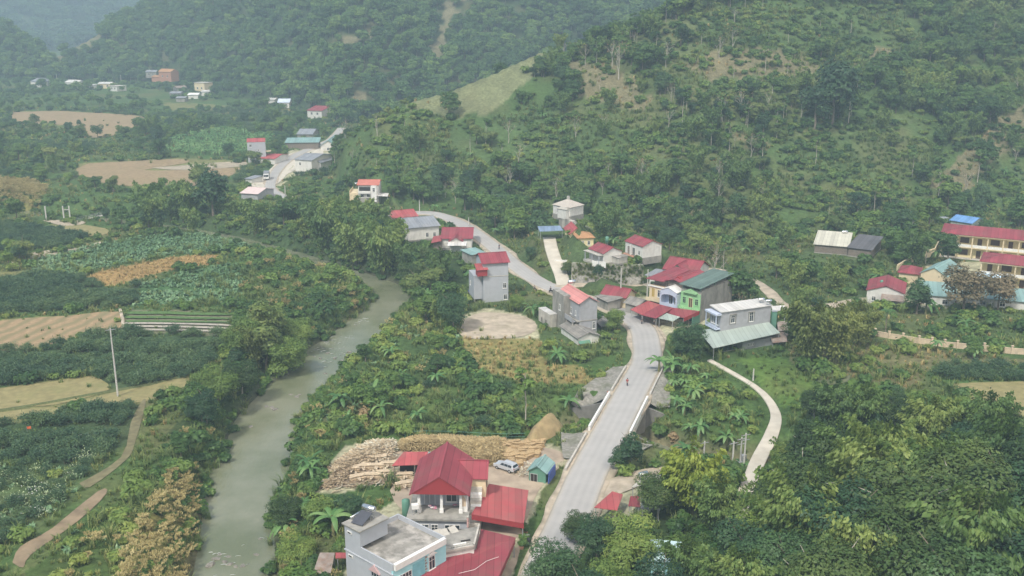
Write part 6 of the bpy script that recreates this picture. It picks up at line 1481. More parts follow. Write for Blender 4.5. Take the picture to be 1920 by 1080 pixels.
# edge kerbs and railings beside the approaches
for lb, off, j0, j1 in [('low concrete kerb wall on the left side of the road above the bridge', 3.75, near_t(1185, 745), near_t(1208, 690)), ('low concrete kerb wall on the left side of the road below the bridge', 3.75, near_t(1108, 880), near_t(1140, 822)), ('low concrete kerb wall on the right side of the road above the bridge', -3.75, near_t(1185, 745), near_t(1210, 684))]:
    A_, _ = ribbon_poly(ROAD[j0:j1 + 1], off); wall_line('kerb_wall', lb, [Vector((*p, r[2])) for p, r in zip(A_, ROAD[j0:j1 + 1])], .5, .32, M_CONCL, 'kerb', .8)
# stone pitched slopes of the embankment
M_PITCH = mat('pitched_stone', (.25, .24, .21), .95, .3, 1.6, stain=.7, stain_col=(.12, .13, .08), sscale=.35, bump=.12, bscale=2)
for lb, off0, off1, j0, j1 in [('stone-pitched embankment left of the road above the bridge', 4.0, 11, near_t(1180, 755), near_t(1206, 690)), ('stone-pitched embankment left of the road below the bridge', 4.0, 9.0, near_t(1118, 862), near_t(1138, 822)),
                              ('stone-pitched embankment right of the road above the bridge', -4.0, -8, near_t(1180, 755), near_t(1208, 680)), ('stone-pitched embankment right of the road below the bridge', -4.0, -9, near_t(1123, 850), near_t(1140, 818))]:
    seg = ROAD[j0:j1 + 1]; up_ = 'above' in lb; A_, _ = ribbon_poly(seg, off0); B_, _ = ribbon_poly(seg, [off0 + (off1 - off0) * (1 - .75 * (i / len(seg) if up_ else 1 - i / len(seg))) for i in range(len(seg))]); V = []; F = []
    for i in range(len(seg)):
        for t_ in np.linspace(0, 1, 5):
            x = A_[i][0] * (1 - t_) + B_[i][0] * t_; y = A_[i][1] * (1 - t_) + B_[i][1] * t_; V.append((x, y, max(Hs(x, y) + .45, seg[i][2] - .1 - abs(off1 - off0) * t_ * .62)))
    for i in range(len(seg) - 1):
        for c in range(4): f = (i * 5 + c, i * 5 + c + 1, (i + 1) * 5 + c + 1, (i + 1) * 5 + c); F.append(f if off0 > 0 else f[::-1])
    if off0 > 0: NOGO.append([tuple(Vector(p_).lerp(Vector(q_), .0)) for p_, q_ in zip(A_, B_)] + [tuple(Vector(p_).lerp(Vector(q_), .6)) for p_, q_ in zip(A_, B_)][::-1])
    tag(link('stone_embankment', mesh_np('stone_embankment', V, F, M_PITCH)), lb, kind='structure')
# ------------------------------------------------------------------ plants over the valley
# parts of the view that must stay open: (x0, y0, x1, y1 in photo pixels, ground row of what stands there)
KEEP = [(1180,470,1385,608,612),(1312,562,1478,680,678),(1045,535,1145,685,690),(1005,570,1050,632,632),(1118,530,1192,580,585),(888,465,966,562,566),
        (815,425,888,462,466),(762,402,830,450,455),(735,392,785,408,420),(658,330,722,368,370),(1028,366,1072,408,412),(1075,420,1162,492,500),(1170,438,1246,488,492),(1008,425,1062,448,455),
        (1510,430,1642,476,482),(1765,400,1925,545,555),(1620,480,1790,590,595),(460,258,515,310,318),(530,255,632,330,335),(572,196,606,220,226),
        (590,825,1062,925,930),(645,840,995,1085,1090),(1115,910,1215,955,970),(1000,600,1240,1090,1100),(1030,730,1270,850,850),(1340,685,1400,718,716),(1395,705,1450,757,757),(1430,750,1470,830,834),(1405,820,1455,900,904),
        (985,515,1200,560,562),(860,412,1000,530,532),(1032,450,1062,535,540),(1070,500,1210,540,545),(235,585,432,634,640),(0,590,232,660,668),(0,712,355,800,805),(160,485,415,542,545),(860,590,1010,640,645),
        (1640,632,1925,675,680),(1380,680,1480,745,760),(1780,720,1925,785,790),(1530,700,1595,725,730),(80,388,205,425,428),(140,300,450,362,366),(210,622,228,750,752),(395,745,500,1085,1095),(450,640,560,740,780),
        (560,600,720,700,712),(690,545,760,610,620),(50,140,90,166,170),(118,142,225,172,176),(275,125,335,152,158),(350,148,400,182,188),(518,182,548,196,200),(450,330,520,372,380),(20,930,200,1065,1070),(10,212,280,258,262),
        (1320,780,1328,836,838),(1372,775,1396,852,860),(1195,880,1215,900,905)]
KD = [(a, b, c, d, float(P(960, e, 0).y)) for a, b, c, d, e in KEEP]
KD += [(775, 190, 900, 222, 425.), (860, 160, 965, 212, 435.), (925, 122, 1030, 165, 445.)]   # the cleared field high on the spur
def blocked(X, Y, Z, hh, rr, soft=0.0):
    px0, py0 = proj(X, Y, Z); _, pyt = proj(X, Y, Z + hh); w = rr * .8 * FPX / np.maximum(Y, 1)
    bad = np.zeros(X.shape, bool)
    for a, b, c, d, yd in KD:
        m = (Y < yd) & (px0 + w > a + 2) & (px0 - w < c - 2) & (pyt < d - 3) & (py0 > b + 2)
        bad |= m
    return bad
def clear_of(X, Y, rr):
    ok = np.ones(X.shape, bool)
    n = Y < 720
    x, y = X[n], Y[n]; o = np.ones(x.shape, bool); r = rr[n] * .45
    for ln, hw, sl in CUTS:
        d, _ = dist_poly(x, y, ln); o &= d > hw * .9 + r * .7 + (0.0)
    sd = sd_poly(x, y, riv_poly); o &= sd > 1.6 + r * .5
    d, _ = dist_poly(x, y, STREAM); o &= d > 2.5
    for p in NOGO: o &= sd_poly(x, y, p) > .4 + r
    ok[n] = o
    return ok
def cand(sp, y0, y1, u0=U0, u1=U1):
    """jittered grid of places inside the wedge of the valley"""
    xs = np.arange(u0 * y1, u1 * y1, sp); ys = np.arange(y0, y1, sp)
    X, Y = np.meshgrid(xs, ys); X = X + (rng.random(X.shape) - .5) * sp * .95; Y = Y + (rng.random(Y.shape) - .5) * sp * .95
    m = (np.abs(X) < u1 * Y + 8); return X[m], Y[m]
def lay(kind, sp, y0, y1, dens, smin, smax, patch=None, keep=True, u=None):
    X, Y = cand(sp, y0, y1) if u is None else cand(sp, y0, y1, *u)
    c = codes(X, Y)
    tab = np.array([dens.get(n, 0.0) for n in ZORDER]); p = tab[c]
    if patch is not None:
        s, seed, lo, hi = patch
        p = p * sstep((fbm(X, Y, s, 3, seed) - lo) / (hi - lo))
    m = rng.random(X.shape) < p
    X, Y, c = X[m], Y[m], c[m]
    s = smin + (smax - smin) * rng.random(X.shape) ** 1.3
    h, r = PROTO[kind][0][3] * s, PROTO[kind][0][4] * s
    m = clear_of(X, Y, r); X, Y, s, h, r, c = [a[m] for a in (X, Y, s, h, r, c)]
    Z = H(X, Y)
    if keep:
        m = ~blocked(X, Y, Z, h, r); X, Y, Z, s, h, r, c = [a[m] for a in (X, Y, Z, s, h, r, c)]
    m = Z > -4.2; X, Y, Z, s, h, r, c = [a[m] for a in (X, Y, Z, s, h, r, c)]
    return dict(kind=kind, X=X, Y=Y, Z=Z - .05, s=s, h=h, c=c, rot=rng.random(len(X)) * 6.283)
def put(l, name, cat, label):
    return scatter(name, l['kind'], np.column_stack([l['X'], l['Y'], l['Z']]), l['rot'], l['s'], cat, label)
LM = [  # landmarks: photo pixel of the foot of each, phrase
    (925,560,"the tall pale blue house"),(1085,620,"the tall grey house"),(1150,575,'the red-roofed hut by the bend'),(1260,600,'the row of coloured town houses'),
    (1390,640,"the pale green roof"),(1205,485,"the white terrace house"),(1130,488,"the small terrace house"),(1050,405,"the hilltop house"),(850,460,"the upper road's red-roofed house"),
    (790,445,"the upper road's grey-roofed house"),(690,362,'the red-roofed villa on the slope'),(1575,475,'the long farm shed'),(1840,530,'the yellow school'),(1660,580,"the school's red-roofed neighbour"),(1780,660,'the pale orange fence'),
    (850,960,'the red-roofed workshop house'),(950,890,'the white car'),(730,1030,"the flat-roofed house"),(1170,940,"the lower red roofs"),(1150,800,'the road bridge'),(1440,780,'the pale concrete path'),(1560,715,'the small pond'),
    (500,740,'the river bend'),(450,900,'the lower river'),(640,660,'the river rapids'),(740,570,'the upper river bend'),(130,425,'the footbridge towers'),(300,450,'the leafy crop'),(290,510,'the reddish strip field'),(110,630,'the field with reddish rows'),(330,610,'the vegetable beds'),
    (180,760,'the pale mown fields'),(222,750,'the lone field pole'),(70,950,'the white-flecked crop'),(150,960,'the bare earth track'),(300,330,'the tan field'),(150,235,'the far tan field'),(490,305,'the grey tower house'),(570,325,'the pale house at the far road'),(590,218,"the far red-roofed house"),
    (70,165,'the far grey-roofed house'),(300,150,'the far orange-roofed houses'),(375,180,'the far white shed'),(640,270,'the far bend of the road'),(900,180,'the cleared hillside field'),(1150,170,'the brown patch on the spur'),(1500,130,"the high open slope"),(1600,300,'the planted hillside'),(1850,320,'the bare hillside track'),
    (1300,420,"the small landslip"),(1340,810,'the power poles'),(940,640,'the bare pale yard'),(930,680,'the dry grass plot'),(1000,830,'the sawdust heap'),(660,900,'the plank piles'),(1560,620,"the block house bamboo"),(1350,740,'the banana grove'),(1245,1040,'the hidden pale blue house'),(1700,960,'the forked woodland tree'),(1560,1000,'the dark woodland hollow'),(1880,900,'the edge bamboo'),(1440,960,'the woodland path end'),(1300,870,'the bright bamboo')]
LMW = [(G(a, b), t) for a, b, t in LM]
def where(x, y):
    b = min(LMW, key=lambda q: hypot(q[0].x - x, q[0].y - y) / (1 + y / 300))
    dx, dy = x - b[0].x, y - b[0].y
    if abs(dy) > abs(dx): rel = 'behind' if dy > 0 else 'in front of'
    else: rel = 'right of' if dx > 0 else 'left of'
    far = hypot(dx, dy)
    return ('just ' if far < 14 + y / 60 else ('well ' if far > 45 else '')) + rel + ' ' + b[1]
ADJ = {'olive_bamboo': 'olive bamboo clump', 'near_bright_bamboo': 'bright yellow-green bamboo clump', 'broadleaf_tree': 'leafy green tree', 'dark_tree': 'dark green dense tree', 'olive_tree': 'yellowish-olive tree', 'bamboo_clump': 'feathery bamboo clump', 'slender_tree': 'thin-trunked tall tree', 'bare_tree': 'leafless pale tree',
       'banana_plant': 'broad-leaved banana plant', 'shrub': 'low green bush', 'pale_shrub': 'low light green bush', 'near_tree': 'big spreading leafy tree', 'near_dark': 'big dark leafy tree', 'near_bamboo': 'tall arching bamboo clump', 'near_light': 'bright yellow-green leafy tree', 'palm_tree': 'palm with drooping fronds', 'dead_palm': 'withered brown bush'}
def split(layers, limit, stuff_name, cat, label):
    """the plants of a kind that show largest become things, the rest one mass"""
    allk = []
    for li, l in enumerate(layers):
        px, py = proj(l['X'], l['Y'], l['Z']); w = (px > 5) & (px < 1915) & (py < 1085) & (py > 5)
        sc = np.where(w, l['h'] / l['Y'], 0)
        allk += [(sc[i], li, i) for i in range(len(sc)) if sc[i] > 0]
    allk.sort(reverse=True); take = {}
    for sc, li, i in allk[:limit]: take.setdefault(li, []).append(i)
    for li, l in enumerate(layers):
        t = take.get(li, [])
        for i in t:
            s = l['s'][i]; size = 'tall' if s > 1.12 else ('small' if s < .75 else '')
            lb = (size + ' ' + ADJ[l['kind']] + ' ' + where(l['X'][i], l['Y'][i])).strip()
            plant(l['kind'], (l['X'][i], l['Y'][i], l['Z'][i]), l['rot'][i], s, lb, group=lb)
        m = np.ones(len(l['X']), bool); m[t] = False
        for k in ('X', 'Y', 'Z', 's', 'h', 'rot'): l[k] = l[k][m]
        put(l, stuff_name, cat, label)

ORD = ['first', 'second', 'third', 'fourth', 'fifth', 'sixth', 'seventh', 'eighth', 'ninth', 'tenth', 'eleventh', 'twelfth']
def single_out():
    """plants that share a phrase are told apart by their order in the view"""
    g = {}
    for o in scene.objects:
        if o.parent is None and o.get('group') and o.get('group') == o.get('label'): g.setdefault(o['label'], []).append(o)
    for lb, os_ in g.items():
        if len(os_) < 2:
            del os_[0]['group']; continue
        if len(os_) > 12: continue
        os_.sort(key=lambda o: proj(o.location.x, o.location.y, o.location.z)[0])
        for i, o in enumerate(os_):
            w = (['left', 'right'][i] + ' ') if len(os_) == 2 else ORD[i] + ' from left, '
            o['label'] = w + lb
# woods on the hillsides
big = {'forestA': .62, 'hill_open': .04, 'wild': .06, 'village': .16, 'bank_trees': .8, 'bank_left': .05, 'bushy': .12, 'bank_right': .22, 'bamboo_wood': .35, 'river_wood': .5, 'plot': .015, 'slope_banana': .1, 'scrub_right': .12, 'hill_brown': .03, 'golden': .01}
A1 = lay('broadleaf_tree', 5.2, 230, 640, big, .45, 1.45, (45, 51, .36, .60))
A2 = lay('dark_tree', 6.5, 230, 640, {**big, 'hill_open': .02, 'village': .22, 'plot': 0}, .5, 1.15, (38, 52, .42, .66))
A3 = lay('olive_tree', 6.5, 230, 640, {**big, 'plot': .02}, .5, 1.1, (50, 53, .42, .68))
split([A1, A2, A3], 290, 'hillside_wood', 'woodland', 'mixed broadleaf trees covering the slope behind the village')
B1 = lay('bamboo_clump', 7.5, 230, 640, {**big, 'forestA': .6, 'bamboo_wood': 1., 'bank_right': .3, 'bushy': .35, 'village': .12, 'plot': .02, 'scrub_right': .1}, .55, 1.05, (60, 54, .36, .62))
B2 = lay('bamboo_clump', 5.5, 200, 520, {'bamboo_wood': .85, 'river_wood': .22}, .7, 1.2)
split([B1, B2], 290, 'bamboo_grove', 'bamboo', 'feathery bamboo scattered through the hillside woods')
S1 = lay('slender_tree', 9.0, 240, 640, {'forestA': .7, 'hill_open': .2, 'hill_brown': .12, 'village': .05, 'river_wood': .1}, .6, 1.15, (55, 55, .40, .66))
S2 = lay('bare_tree', 10.0, 240, 640, {'forestA': .4, 'hill_open': .1, 'hill_brown': .25, 'village': .05}, .7, 1.5, (55, 56, .42, .66))
split([S1, S2], 200, 'slender_wood', 'woodland', 'thin pale-trunked trees standing out of the hillside woods')
NB = lay('banana_plant', 3.4, 105, 420, {'slope_banana': .55, 'bank_right': .10, 'plot': .16, 'village': .06, 'bamboo_wood': .05, 'scrub_right': .03, 'banana_field': .0, 'hill_open': .008, 'wild': .01}, .7, 1.15, (14, 57, .35, .6))
split([NB], 150, 'banana_grove', 'banana plants', 'banana plants growing between the houses and the river')
put(lay('banana_plant', 3.6, 420, 700, {'banana_field': .8, 'hill_open': .01, 'forestA': .008}, .7, 1.1), 'banana_grove', 'banana plants', 'banana plantation on the far side of the tan field')
# near banks and plots, closer than the hill
N1 = lay('broadleaf_tree', 6.0, 100, 230, {'bank_trees': .85, 'bank_left': .16, 'bank_right': .25, 'plot': .02, 'slope_banana': .10, 'scrub_right': .1, 'bush_right': .25}, .5, .95)
N2 = lay('dark_tree', 7.0, 100, 230, {'bank_trees': .25, 'bank_left': .05, 'bank_right': .15, 'slope_banana': .1, 'bush_right': .2}, .45, .85)
split([N1, N2], 140, 'bank_wood', 'woodland', 'trees along the near river banks')
# shrubs
sh = {'forestA': .45, 'hill_open': .55, 'hill_brown': .35, 'wild': .35, 'village': .45, 'bank_left': .9, 'bushy': .6, 'bank_right': .7, 'plot': .4, 'slope_banana': .45, 'scrub_right': .35, 'bush_right': .6, 'bank_trees': .6, 'bamboo_wood': .5, 'river_wood': .5, 'hill_field': .03, 'meadow': .03, 'golden': .06, 'pale_crop': .15, 'leafy_crop': .03, 'woods_right': .5}
H1 = lay('shrub', 3.0, 95, 660, sh, .6, 1.9, (22, 58, .30, .6))
H2 = lay('pale_shrub', 3.6, 95, 660, {**sh, 'forestA': .3}, .5, 1.6, (26, 59, .38, .62))
split([H1, H2], 290, 'undergrowth', 'bushes', 'low bushes covering slopes, banks and gaps between houses')
# bushes and long grass hanging over both river banks
bx, by = [], []
for bank, sg in ((riv_l, 1), (riv_r, -1)):
    L_, R_ = ribbon_poly(bank, 1.0)
    for (x, y), (lx, ly) in zip(bank, L_):
        for _ in range(9):
            q = 1.4 + 5.0 * rng.random(); j = rng.normal(size=2) * 1.6; X_, Y_ = x + (lx - x) * sg * q + j[0], y + (ly - y) * sg * q + j[1]
            bx.append(X_); by.append(Y_)
bx, by = np.array(bx), np.array(by); m = (by > 90) & (sd_poly(bx, by, riv_poly) > .3); bx, by = bx[m], by[m]; bz = np.maximum(H(bx, by), WATER_Z + .05); ok = ~blocked(bx, by, bz, 1.0, .8); bx, by, bz = bx[ok], by[ok], bz[ok]
h_ = rng.random(len(bx)) < .45
for m, kd, nm, lb in ((h_, 'shrub', 'bank_bushes', 'low bushes hanging over the river edges'), (~h_, 'tall_grass', 'bank_grass', 'long grass hanging over the river edges')):
    scatter(nm, kd, np.column_stack([bx[m], by[m], bz[m] - .1]), rng.random(m.sum()) * 6.28, .5 + .6 * rng.random(m.sum()), 'bank growth', lb)
# crops and grass, far too many to count
put(lay('feathery_crop', 2.0, 100, 420, {'dark_crop': .95, 'crop_strip': .8, 'plot': .02}, .55, 1.1, None), 'feathery_crop', 'crop', 'dense dark feathery crop in the fields left of the river')
put(lay('feathery_crop', 2.8, 420, 700, {'wild': .25, 'dark_crop': .8}, .7, 1.4, (40, 60, .35, .6)), 'feathery_crop', 'crop', 'dark crops in the far fields')
put(lay('cabbage_leaf', 1.3, 95, 420, {'leafy_crop': .9, 'pale_crop': .12, 'bank_left': .05, 'bank_right': .06}, .8, 1.5), 'leafy_crop', 'crop', 'blue-green broad-leaved crop in rows')
put(lay('feathery_crop', 2.2, 95, 260, {'pale_crop': .7}, .45, .8), 'flowering_crop', 'crop', 'bushes of the white-flecked crop')
put(lay('pale_leaves', 2.0, 95, 260, {'pale_crop': .6}, .6, 1.2, (9, 61, .3, .5)), 'flowering_crop', 'crop', 'white flecks of blossom over the crop by the earth track')
NOGO.append([(p.x, p.y) for p in (P(1636, 642, 0), P(1925, 678, 0), P(1925, 664, 0), P(1640, 628, 0))])
gt = {'dry_plot': .35, 'wild': .7, 'village': .5, 'bank_left': .7, 'bushy': .6, 'bank_right': .7, 'plot': .9, 'slope_banana': .7, 'scrub_right': .5, 'bush_right': .7, 'meadow': .35, 'pale_crop': .5, 'leafy_crop': .3, 'golden': .4, 'dark_crop': .2, 'beds': .05, 'crop_strip': .9, 'field': .02, 'woods_right': .3, 'hill_open': 1.1, 'yard': .01}
put(lay('grass_tuft', 1.15, 95, 330, gt, .6, 1.4, (7, 62, .15, .5)), 'meadow_grass', 'grass', 'rough green grass over the valley floor')
put(lay('tall_grass', 2.0, 95, 640, {**gt, 'plot': .7, 'hill_brown': .5, 'meadow': .02, 'forestA': .35, 'wild': .35, 'dark_crop': .05}, .6, 1.4, (18, 63, .35, .6)), 'tall_grass', 'grass', 'tall arching grass on banks and slopes')
put(lay('dry_grass', 1.4, 95, 420, {'dry_plot': .6, 'plot': .08, 'scrub_right': .35, 'reddish_field': .8, 'golden': .35, 'wild': .06, 'bank_right': .05, 'village': .06, 'hill_brown': .2}, .5, 1.2), 'dry_grass', 'grass', 'straw-coloured dry grass and corn stubble')
put(lay('reed_plume', 1.6, 95, 480, {'golden': .95, 'bank_right': .035, 'bushy': .05, 'bank_left': .03}, .55, 1.0), 'reed_plumes', 'reeds', 'golden flowering reeds along the river bank')
put(lay('dry_grass', 2.6, 420, 720, {'golden': .6, 'wild': .15, 'hill_open': .1, 'hill_field': .25, 'hill_brown': .2}, .8, 1.6, (30, 64, .4, .6)), 'dry_grass', 'grass', 'dry grass on the far fields and slopes')
# far woods
put(lay('far_trees', 7.0, 620, 1500, {'forestB': .95, 'forestA': .9, 'hill_brown': .05, 'hill_open': .2}, .5, 1.15), 'far_woods', 'forest', 'forest covering the hill behind the spur')
put(lay('far_trees', 10, 560, 1200, {'wild': .5}, .25, .8, (50, 65, .40, .58)), 'far_copses', 'trees', 'copses and hedges on the far valley floor')
put(lay('distant_trees', 24, 1500, 3400, {'forestD': .95}, .7, 1.3, None, False), 'distant_forest', 'forest', 'blue hazy forest on the distant mountain')
put(lay('shrub', 5.5, 640, 1150, {'wild': .6, 'forestB': .3}, 1., 2.6, (35, 66, .35, .6)), 'far_hedges', 'bushes', 'hedges and low bushes on the far valley floor')
# big trees close to the viewer, bottom right: (photo pixel of the crown's middle, kind, size)
NEARW = [(1300,905,'near_bright_bamboo',.85),(1235,930,'near_tree',.62),(1350,960,'near_bamboo',.75),(1180,1000,'near_light',.9),(1120,1010,'near_dark',.62),(1080,985,'near_tree',.42),
         (1040,1060,'near_dark',.75),(1160,1080,'near_light',.85),(1000,1095,'near_light',.6),(1290,1075,'near_bamboo',.7),(1400,1040,'near_dark',.95),(1440,985,'near_light',1.2),(1500,930,'near_tree',.95),(1540,850,'near_tree',.85),
         (1590,880,'near_bamboo',.8),(1480,1070,'near_dark',1.05),(1570,1000,'near_dark',1.1),(1640,920,'near_bamboo',1.0),(1690,970,'near_tree',1.25),(1600,1060,'near_bamboo',.9),(1700,1075,'near_tree',1.1),(1760,880,'near_light',1.25),
         (1800,950,'near_tree',1.2),(1830,845,'near_dark',.8),(1880,880,'near_bamboo',.95),(1900,960,'near_dark',1.2),(1830,1050,'near_bamboo',1.1),(1930,1060,'near_dark',1.2),(1720,830,'near_bamboo',.55),(1790,1110,'near_dark',1.1),(1545,1110,'near_tree',1.0),
         (1960,900,'near_tree',1.1),(1650,840,'near_light',.55),(1470,860,'near_light',.5),(1390,1110,'near_bamboo',.8),(1560,770,'near_bamboo',.6),(1620,775,'near_bamboo',.6),(1680,780,'near_tree',.55),(1740,800,'near_bamboo',.7),(1790,790,'near_tree',.6),(1530,760,'near_tree',.5),(1850,800,'near_bamboo',.75),(1880,800,'near_tree',.6),(1500,790,'near_light',.5),(1480,830,'near_bamboo',.5),(1660,880,'near_bamboo',.95),(1740,930,'near_bamboo',1.0),(1500,1000,'near_bamboo',.95),(2020,1000,'near_tree',1.2),(2000,850,'near_dark',1.0),(1240,1120,'near_dark',.9),(1100,1130,'near_dark',.8)]
for i, (px, py, k, s) in enumerate(NEARW):
    s *= 1.25 if px > 1480 else 1.0
    p = P(px, py, 7.0 * s); z = Hs(p.x, p.y)
    lb = ('tall ' if s > .9 else '') + ADJ[k] + ' ' + where(p.x, p.y)
    plant(k, (p.x, p.y, z - .1), i * 1.7, s, lb, group=lb, v=i)
# single plants with a place of their own: (photo pixel of the foot, kind, size, label)
ONES = [(1090,520,'shrub',1.6,'bush hanging over the left end of the retaining wall'),(1122,522,'dark_tree',.45,'dark little tree before the retaining wall'),(1150,503,'shrub',1.5,'bush on the terrace edge below the pillared house'),(1175,500,'pale_shrub',1.4,'light bush on the terrace edge'),(1195,497,'shrub',1.5,'bush at the right end of the terrace edge'),(1130,503,'pale_shrub',1.3,'light bush by the garden wall'),(1062,515,'near_tree',.32,'round tree at the foot of the hill track'),(1220,492,'near_light',.4,'light tree right of the terrace houses'),(1255,470,'near_dark',.6,'dark tree behind the white terrace house'),(1230,450,'near_tree',.7,'spreading tree above the white terrace house'),
        (1152,622,'near_light',.62,'round glossy green tree beside the tall grey house'),(1290,676,'near_dark',.78,'large dark tree at the corner of the road bend'),(1180,884,'dark_tree',.72,'dark double-topped tree at the roadside above the lower forecourt'),(1160,888,'dark_tree',.5,'smaller dark tree at the roadside by the lower forecourt'),
        (1515,690,'olive_bamboo',1.1,'big olive bamboo beside the grey block house'),(1565,690,'olive_bamboo',.95,'second olive bamboo right of the grey block house'),(1610,655,'olive_bamboo',.75,'third smaller olive bamboo toward the red gable house'),(1500,650,'near_tree',.7,'tree between the grey block house and the bamboo'),
        (968,585,'near_light',.5,'leafy light tree below the tall pale blue house'),(1560,232,'dark_tree',2.9,'huge dark tree standing alone on the open hillside'),(1528,242,'dark_tree',1.9,'dark tree leaning against the huge hillside tree'),(1590,235,'slender_tree',1.4,'pale-trunked tree right of the huge hillside tree'),
        (1805,590,'bronze_tree',1.25,'bronze-leaved tree in front of the school wing'),(1870,585,'bronze_tree',1.05,'bronze-leaved tree at the right end of the school'),(1718,590,'dark_tree',1.0,'dark tree before the teal-roofed hall'),(1660,625,'palm_tree',.8,'palm-like tree below the red-roofed house by the school'),
        (780,555,'olive_tree',1.0,'grey-brown tree over the upper river bend'),(850,620,'near_dark',.85,'dense dark tree left of the bare pale yard'),(540,715,'near_light',1.15,'big tree hanging over the river rapids'),(450,668,'near_light',.95,'big leafy tree at the end of the vegetable beds'),(560,668,'near_light',.9,'light yellowish tree above the rapids'),(500,655,'olive_tree',1.5,'tall yellowish tree behind the bank trees'),(520,700,'near_bamboo',.6,'bamboo among the bank trees'),(410,760,'near_light',.9,'leafy tree by the mown field corner'),(380,800,'near_dark',.6,'dark tree on the bank below the mown field'),(455,745,'near_tree',.7,'leafy tree at the river bend'),(500,700,'olive_tree',1.5,'yellowish tree above the left river bank'),(480,690,'olive_bamboo',.7,'dark tree on the left river bank'),
        (1735,590,'banana_plant',1.4,'banana plant before the low teal-roofed hall'),(285,425,'bamboo_clump',1.5,'big round bamboo left of the river wood'),(400,405,'dark_tree',1.9,'big dark tree on the far river bank'),(360,410,'bamboo_clump',1.3,'bamboo at the foot of the big far-bank tree'),
        (985,800,'slender_tree',.9,'spindly tree standing in the bushy plot'),(1385,600,'bare_tree',.9,'leafless tree beside the long concrete wall'),(1160,150,'bare_tree',2.0,'tall leafless tree on the brown spur'),(682,790,'dead_palm',1.3,'withered brown bush among the bananas'),(1262,830,'dead_palm',1.0,'withered brown palm skirt in the banana grove'),
        (720,520,'bamboo_clump',1.5,'tall bamboo leaning over the upper river'),(665,505,'bamboo_clump',1.4,'bamboo in the middle of the river grove'),(770,540,'near_tree',.6,'bush-like tree at the tip of the bamboo grove'),(610,470,'bamboo_clump',1.4,'bamboo at the far end of the river grove'),
        (1235,700,'banana_plant',1.3,'banana plant at the top of the road embankment'),(640,770,'banana_plant',1.2,'tall banana plant near the river rapids'),(700,765,'banana_plant',1.35,'tall banana plant in the bushy plot'),(625,1010,'banana_plant',1.5,'big banana plant behind the flat-roofed house'),(600,990,'near_light',.55,'light green tree behind the flat-roofed house'),(660,985,'near_dark',.45,'dark round tree behind the flat-roofed house'),(560,1070,'near_light',.6,'bright bush-like tree at the river by the flat-roofed house'),(540,1000,'near_tree',.5,'leafy tree on the river edge opposite the reeds')]
for i, (px, py, k, s, lb) in enumerate(ONES):
    p = G(px, py)
    plant(k, (p.x, p.y, p.z - .1), i * 2.1, s, lb, v=i)

single_out()
# ------------------------------------------------------------------ fence, poles, footbridge
def on(px, py):
    p = P(px, py, 0); return Vector((p.x, p.y, Hs(p.x, p.y)))
fpx = [(1640,634),(1666,639),(1692,643),(1722,648),(1746,651),(1770,655),(1794,657),(1820,660),(1844,662),(1870,664),(1896,667),(1922,669),(1950,671)]
fp = [P(x, y, .2) for x, y in fpx]
k = Kit('concrete_fence', tuple(fp[0]), 0, 'pale orange panel fence with square posts below the school gardens', 'fence')
for i, p in enumerate(fp):
    q = p - fp[0]; k.boxes('post', M_FENCE, [(q.x - .18, q.x + .18, q.y - .18, q.y + .18, -1.2, 2.2), (q.x - .26, q.x + .26, q.y - .26, q.y + .26, 2.203, 2.35)])
    if i + 1 < len(fp):
        r = fp[i + 1] - fp[0]; d = (r - q).normalized(); n_ = Vector((-d.y, d.x, 0)) * .05; a_, b_ = q + d * .2, r - d * .2
        for z0, z1 in ((-1.2, 1.6), (1.603, 1.8)):
            w_ = n_ * (1 if z0 < 0 else 2); V = [a_ - w_, b_ - w_, b_ + w_, a_ + w_]; V = [v + Vector((0, 0, z0)) for v in V] + [v + Vector((0, 0, z1)) for v in V]
            k.mesh('panel' if z0 < 0 else 'rail', V, [(0, 3, 2, 1), (4, 5, 6, 7), (0, 1, 5, 4), (1, 2, 6, 5), (2, 3, 7, 6), (3, 0, 4, 7)], M_FENCE)
wall_line('ramp_wall', 'pale low wall climbing beside the school ramp', [P(1682, 504, 1.5), P(1705, 490, 1.8), P(1729, 478, 2.2)], 1.2, .3, M_CREAM)
wall_line('yard_wall', 'cream wall piece left of the school corner', [P(1735, 482, 1.2), P(1752, 476, 1.4), P(1759, 462, 1.6)], 1.8, .3, M_CREAM)
sheet('hill_path', [(1729,474),(1735,462),(1750,448),(1762,436),(1768,438),(1756,452),(1742,468),(1738,476)], M_SOIL, 'earth path climbing behind the school corner', .12, 1)
def pole(px, yb, yt, label, arms=1, box=False, z=None, m=None, name='utility_pole'):
    b = on(px, yb) if z is None else P(px, yb, z); h = b.y * (-(ray(px, yb)[2] / ray(px, yb)[1]) + ray(px, yt)[2] / ray(px, yt)[1])
    k = Kit(name, tuple(b), .4, label, 'pole'); V, F = tube([(0, 0, -.6), (0, 0, h)], [.2, .12], 8)
    k.mesh('shaft', V, [tuple(map(int, f)) for f in F] + [tuple(range(8, 16))], m or M_POLE)
    for i in range(arms):
        k.boxes('crossarm', M_METAL, [(-.9, .9, -.05, .05, h - .4 - i * .9, h - .28 - i * .9)])
        for x in (-.8, 0, .8): k.boxes('insulator', M_BROWND, [(x - .05, x + .05, -.05, .05, h - .277 - i * .9, h - .05 - i * .9)])
    if box: k.boxes('transformer', M_METAL, [(.15, 1.0, -.35, .35, h * .42, h * .42 + 1.1)]); k.boxes('platform', M_METAL, [(-.9, 1.1, -.4, .4, h * .42 - .12, h * .42 - .003)])
    return k, b, h
tops = {}
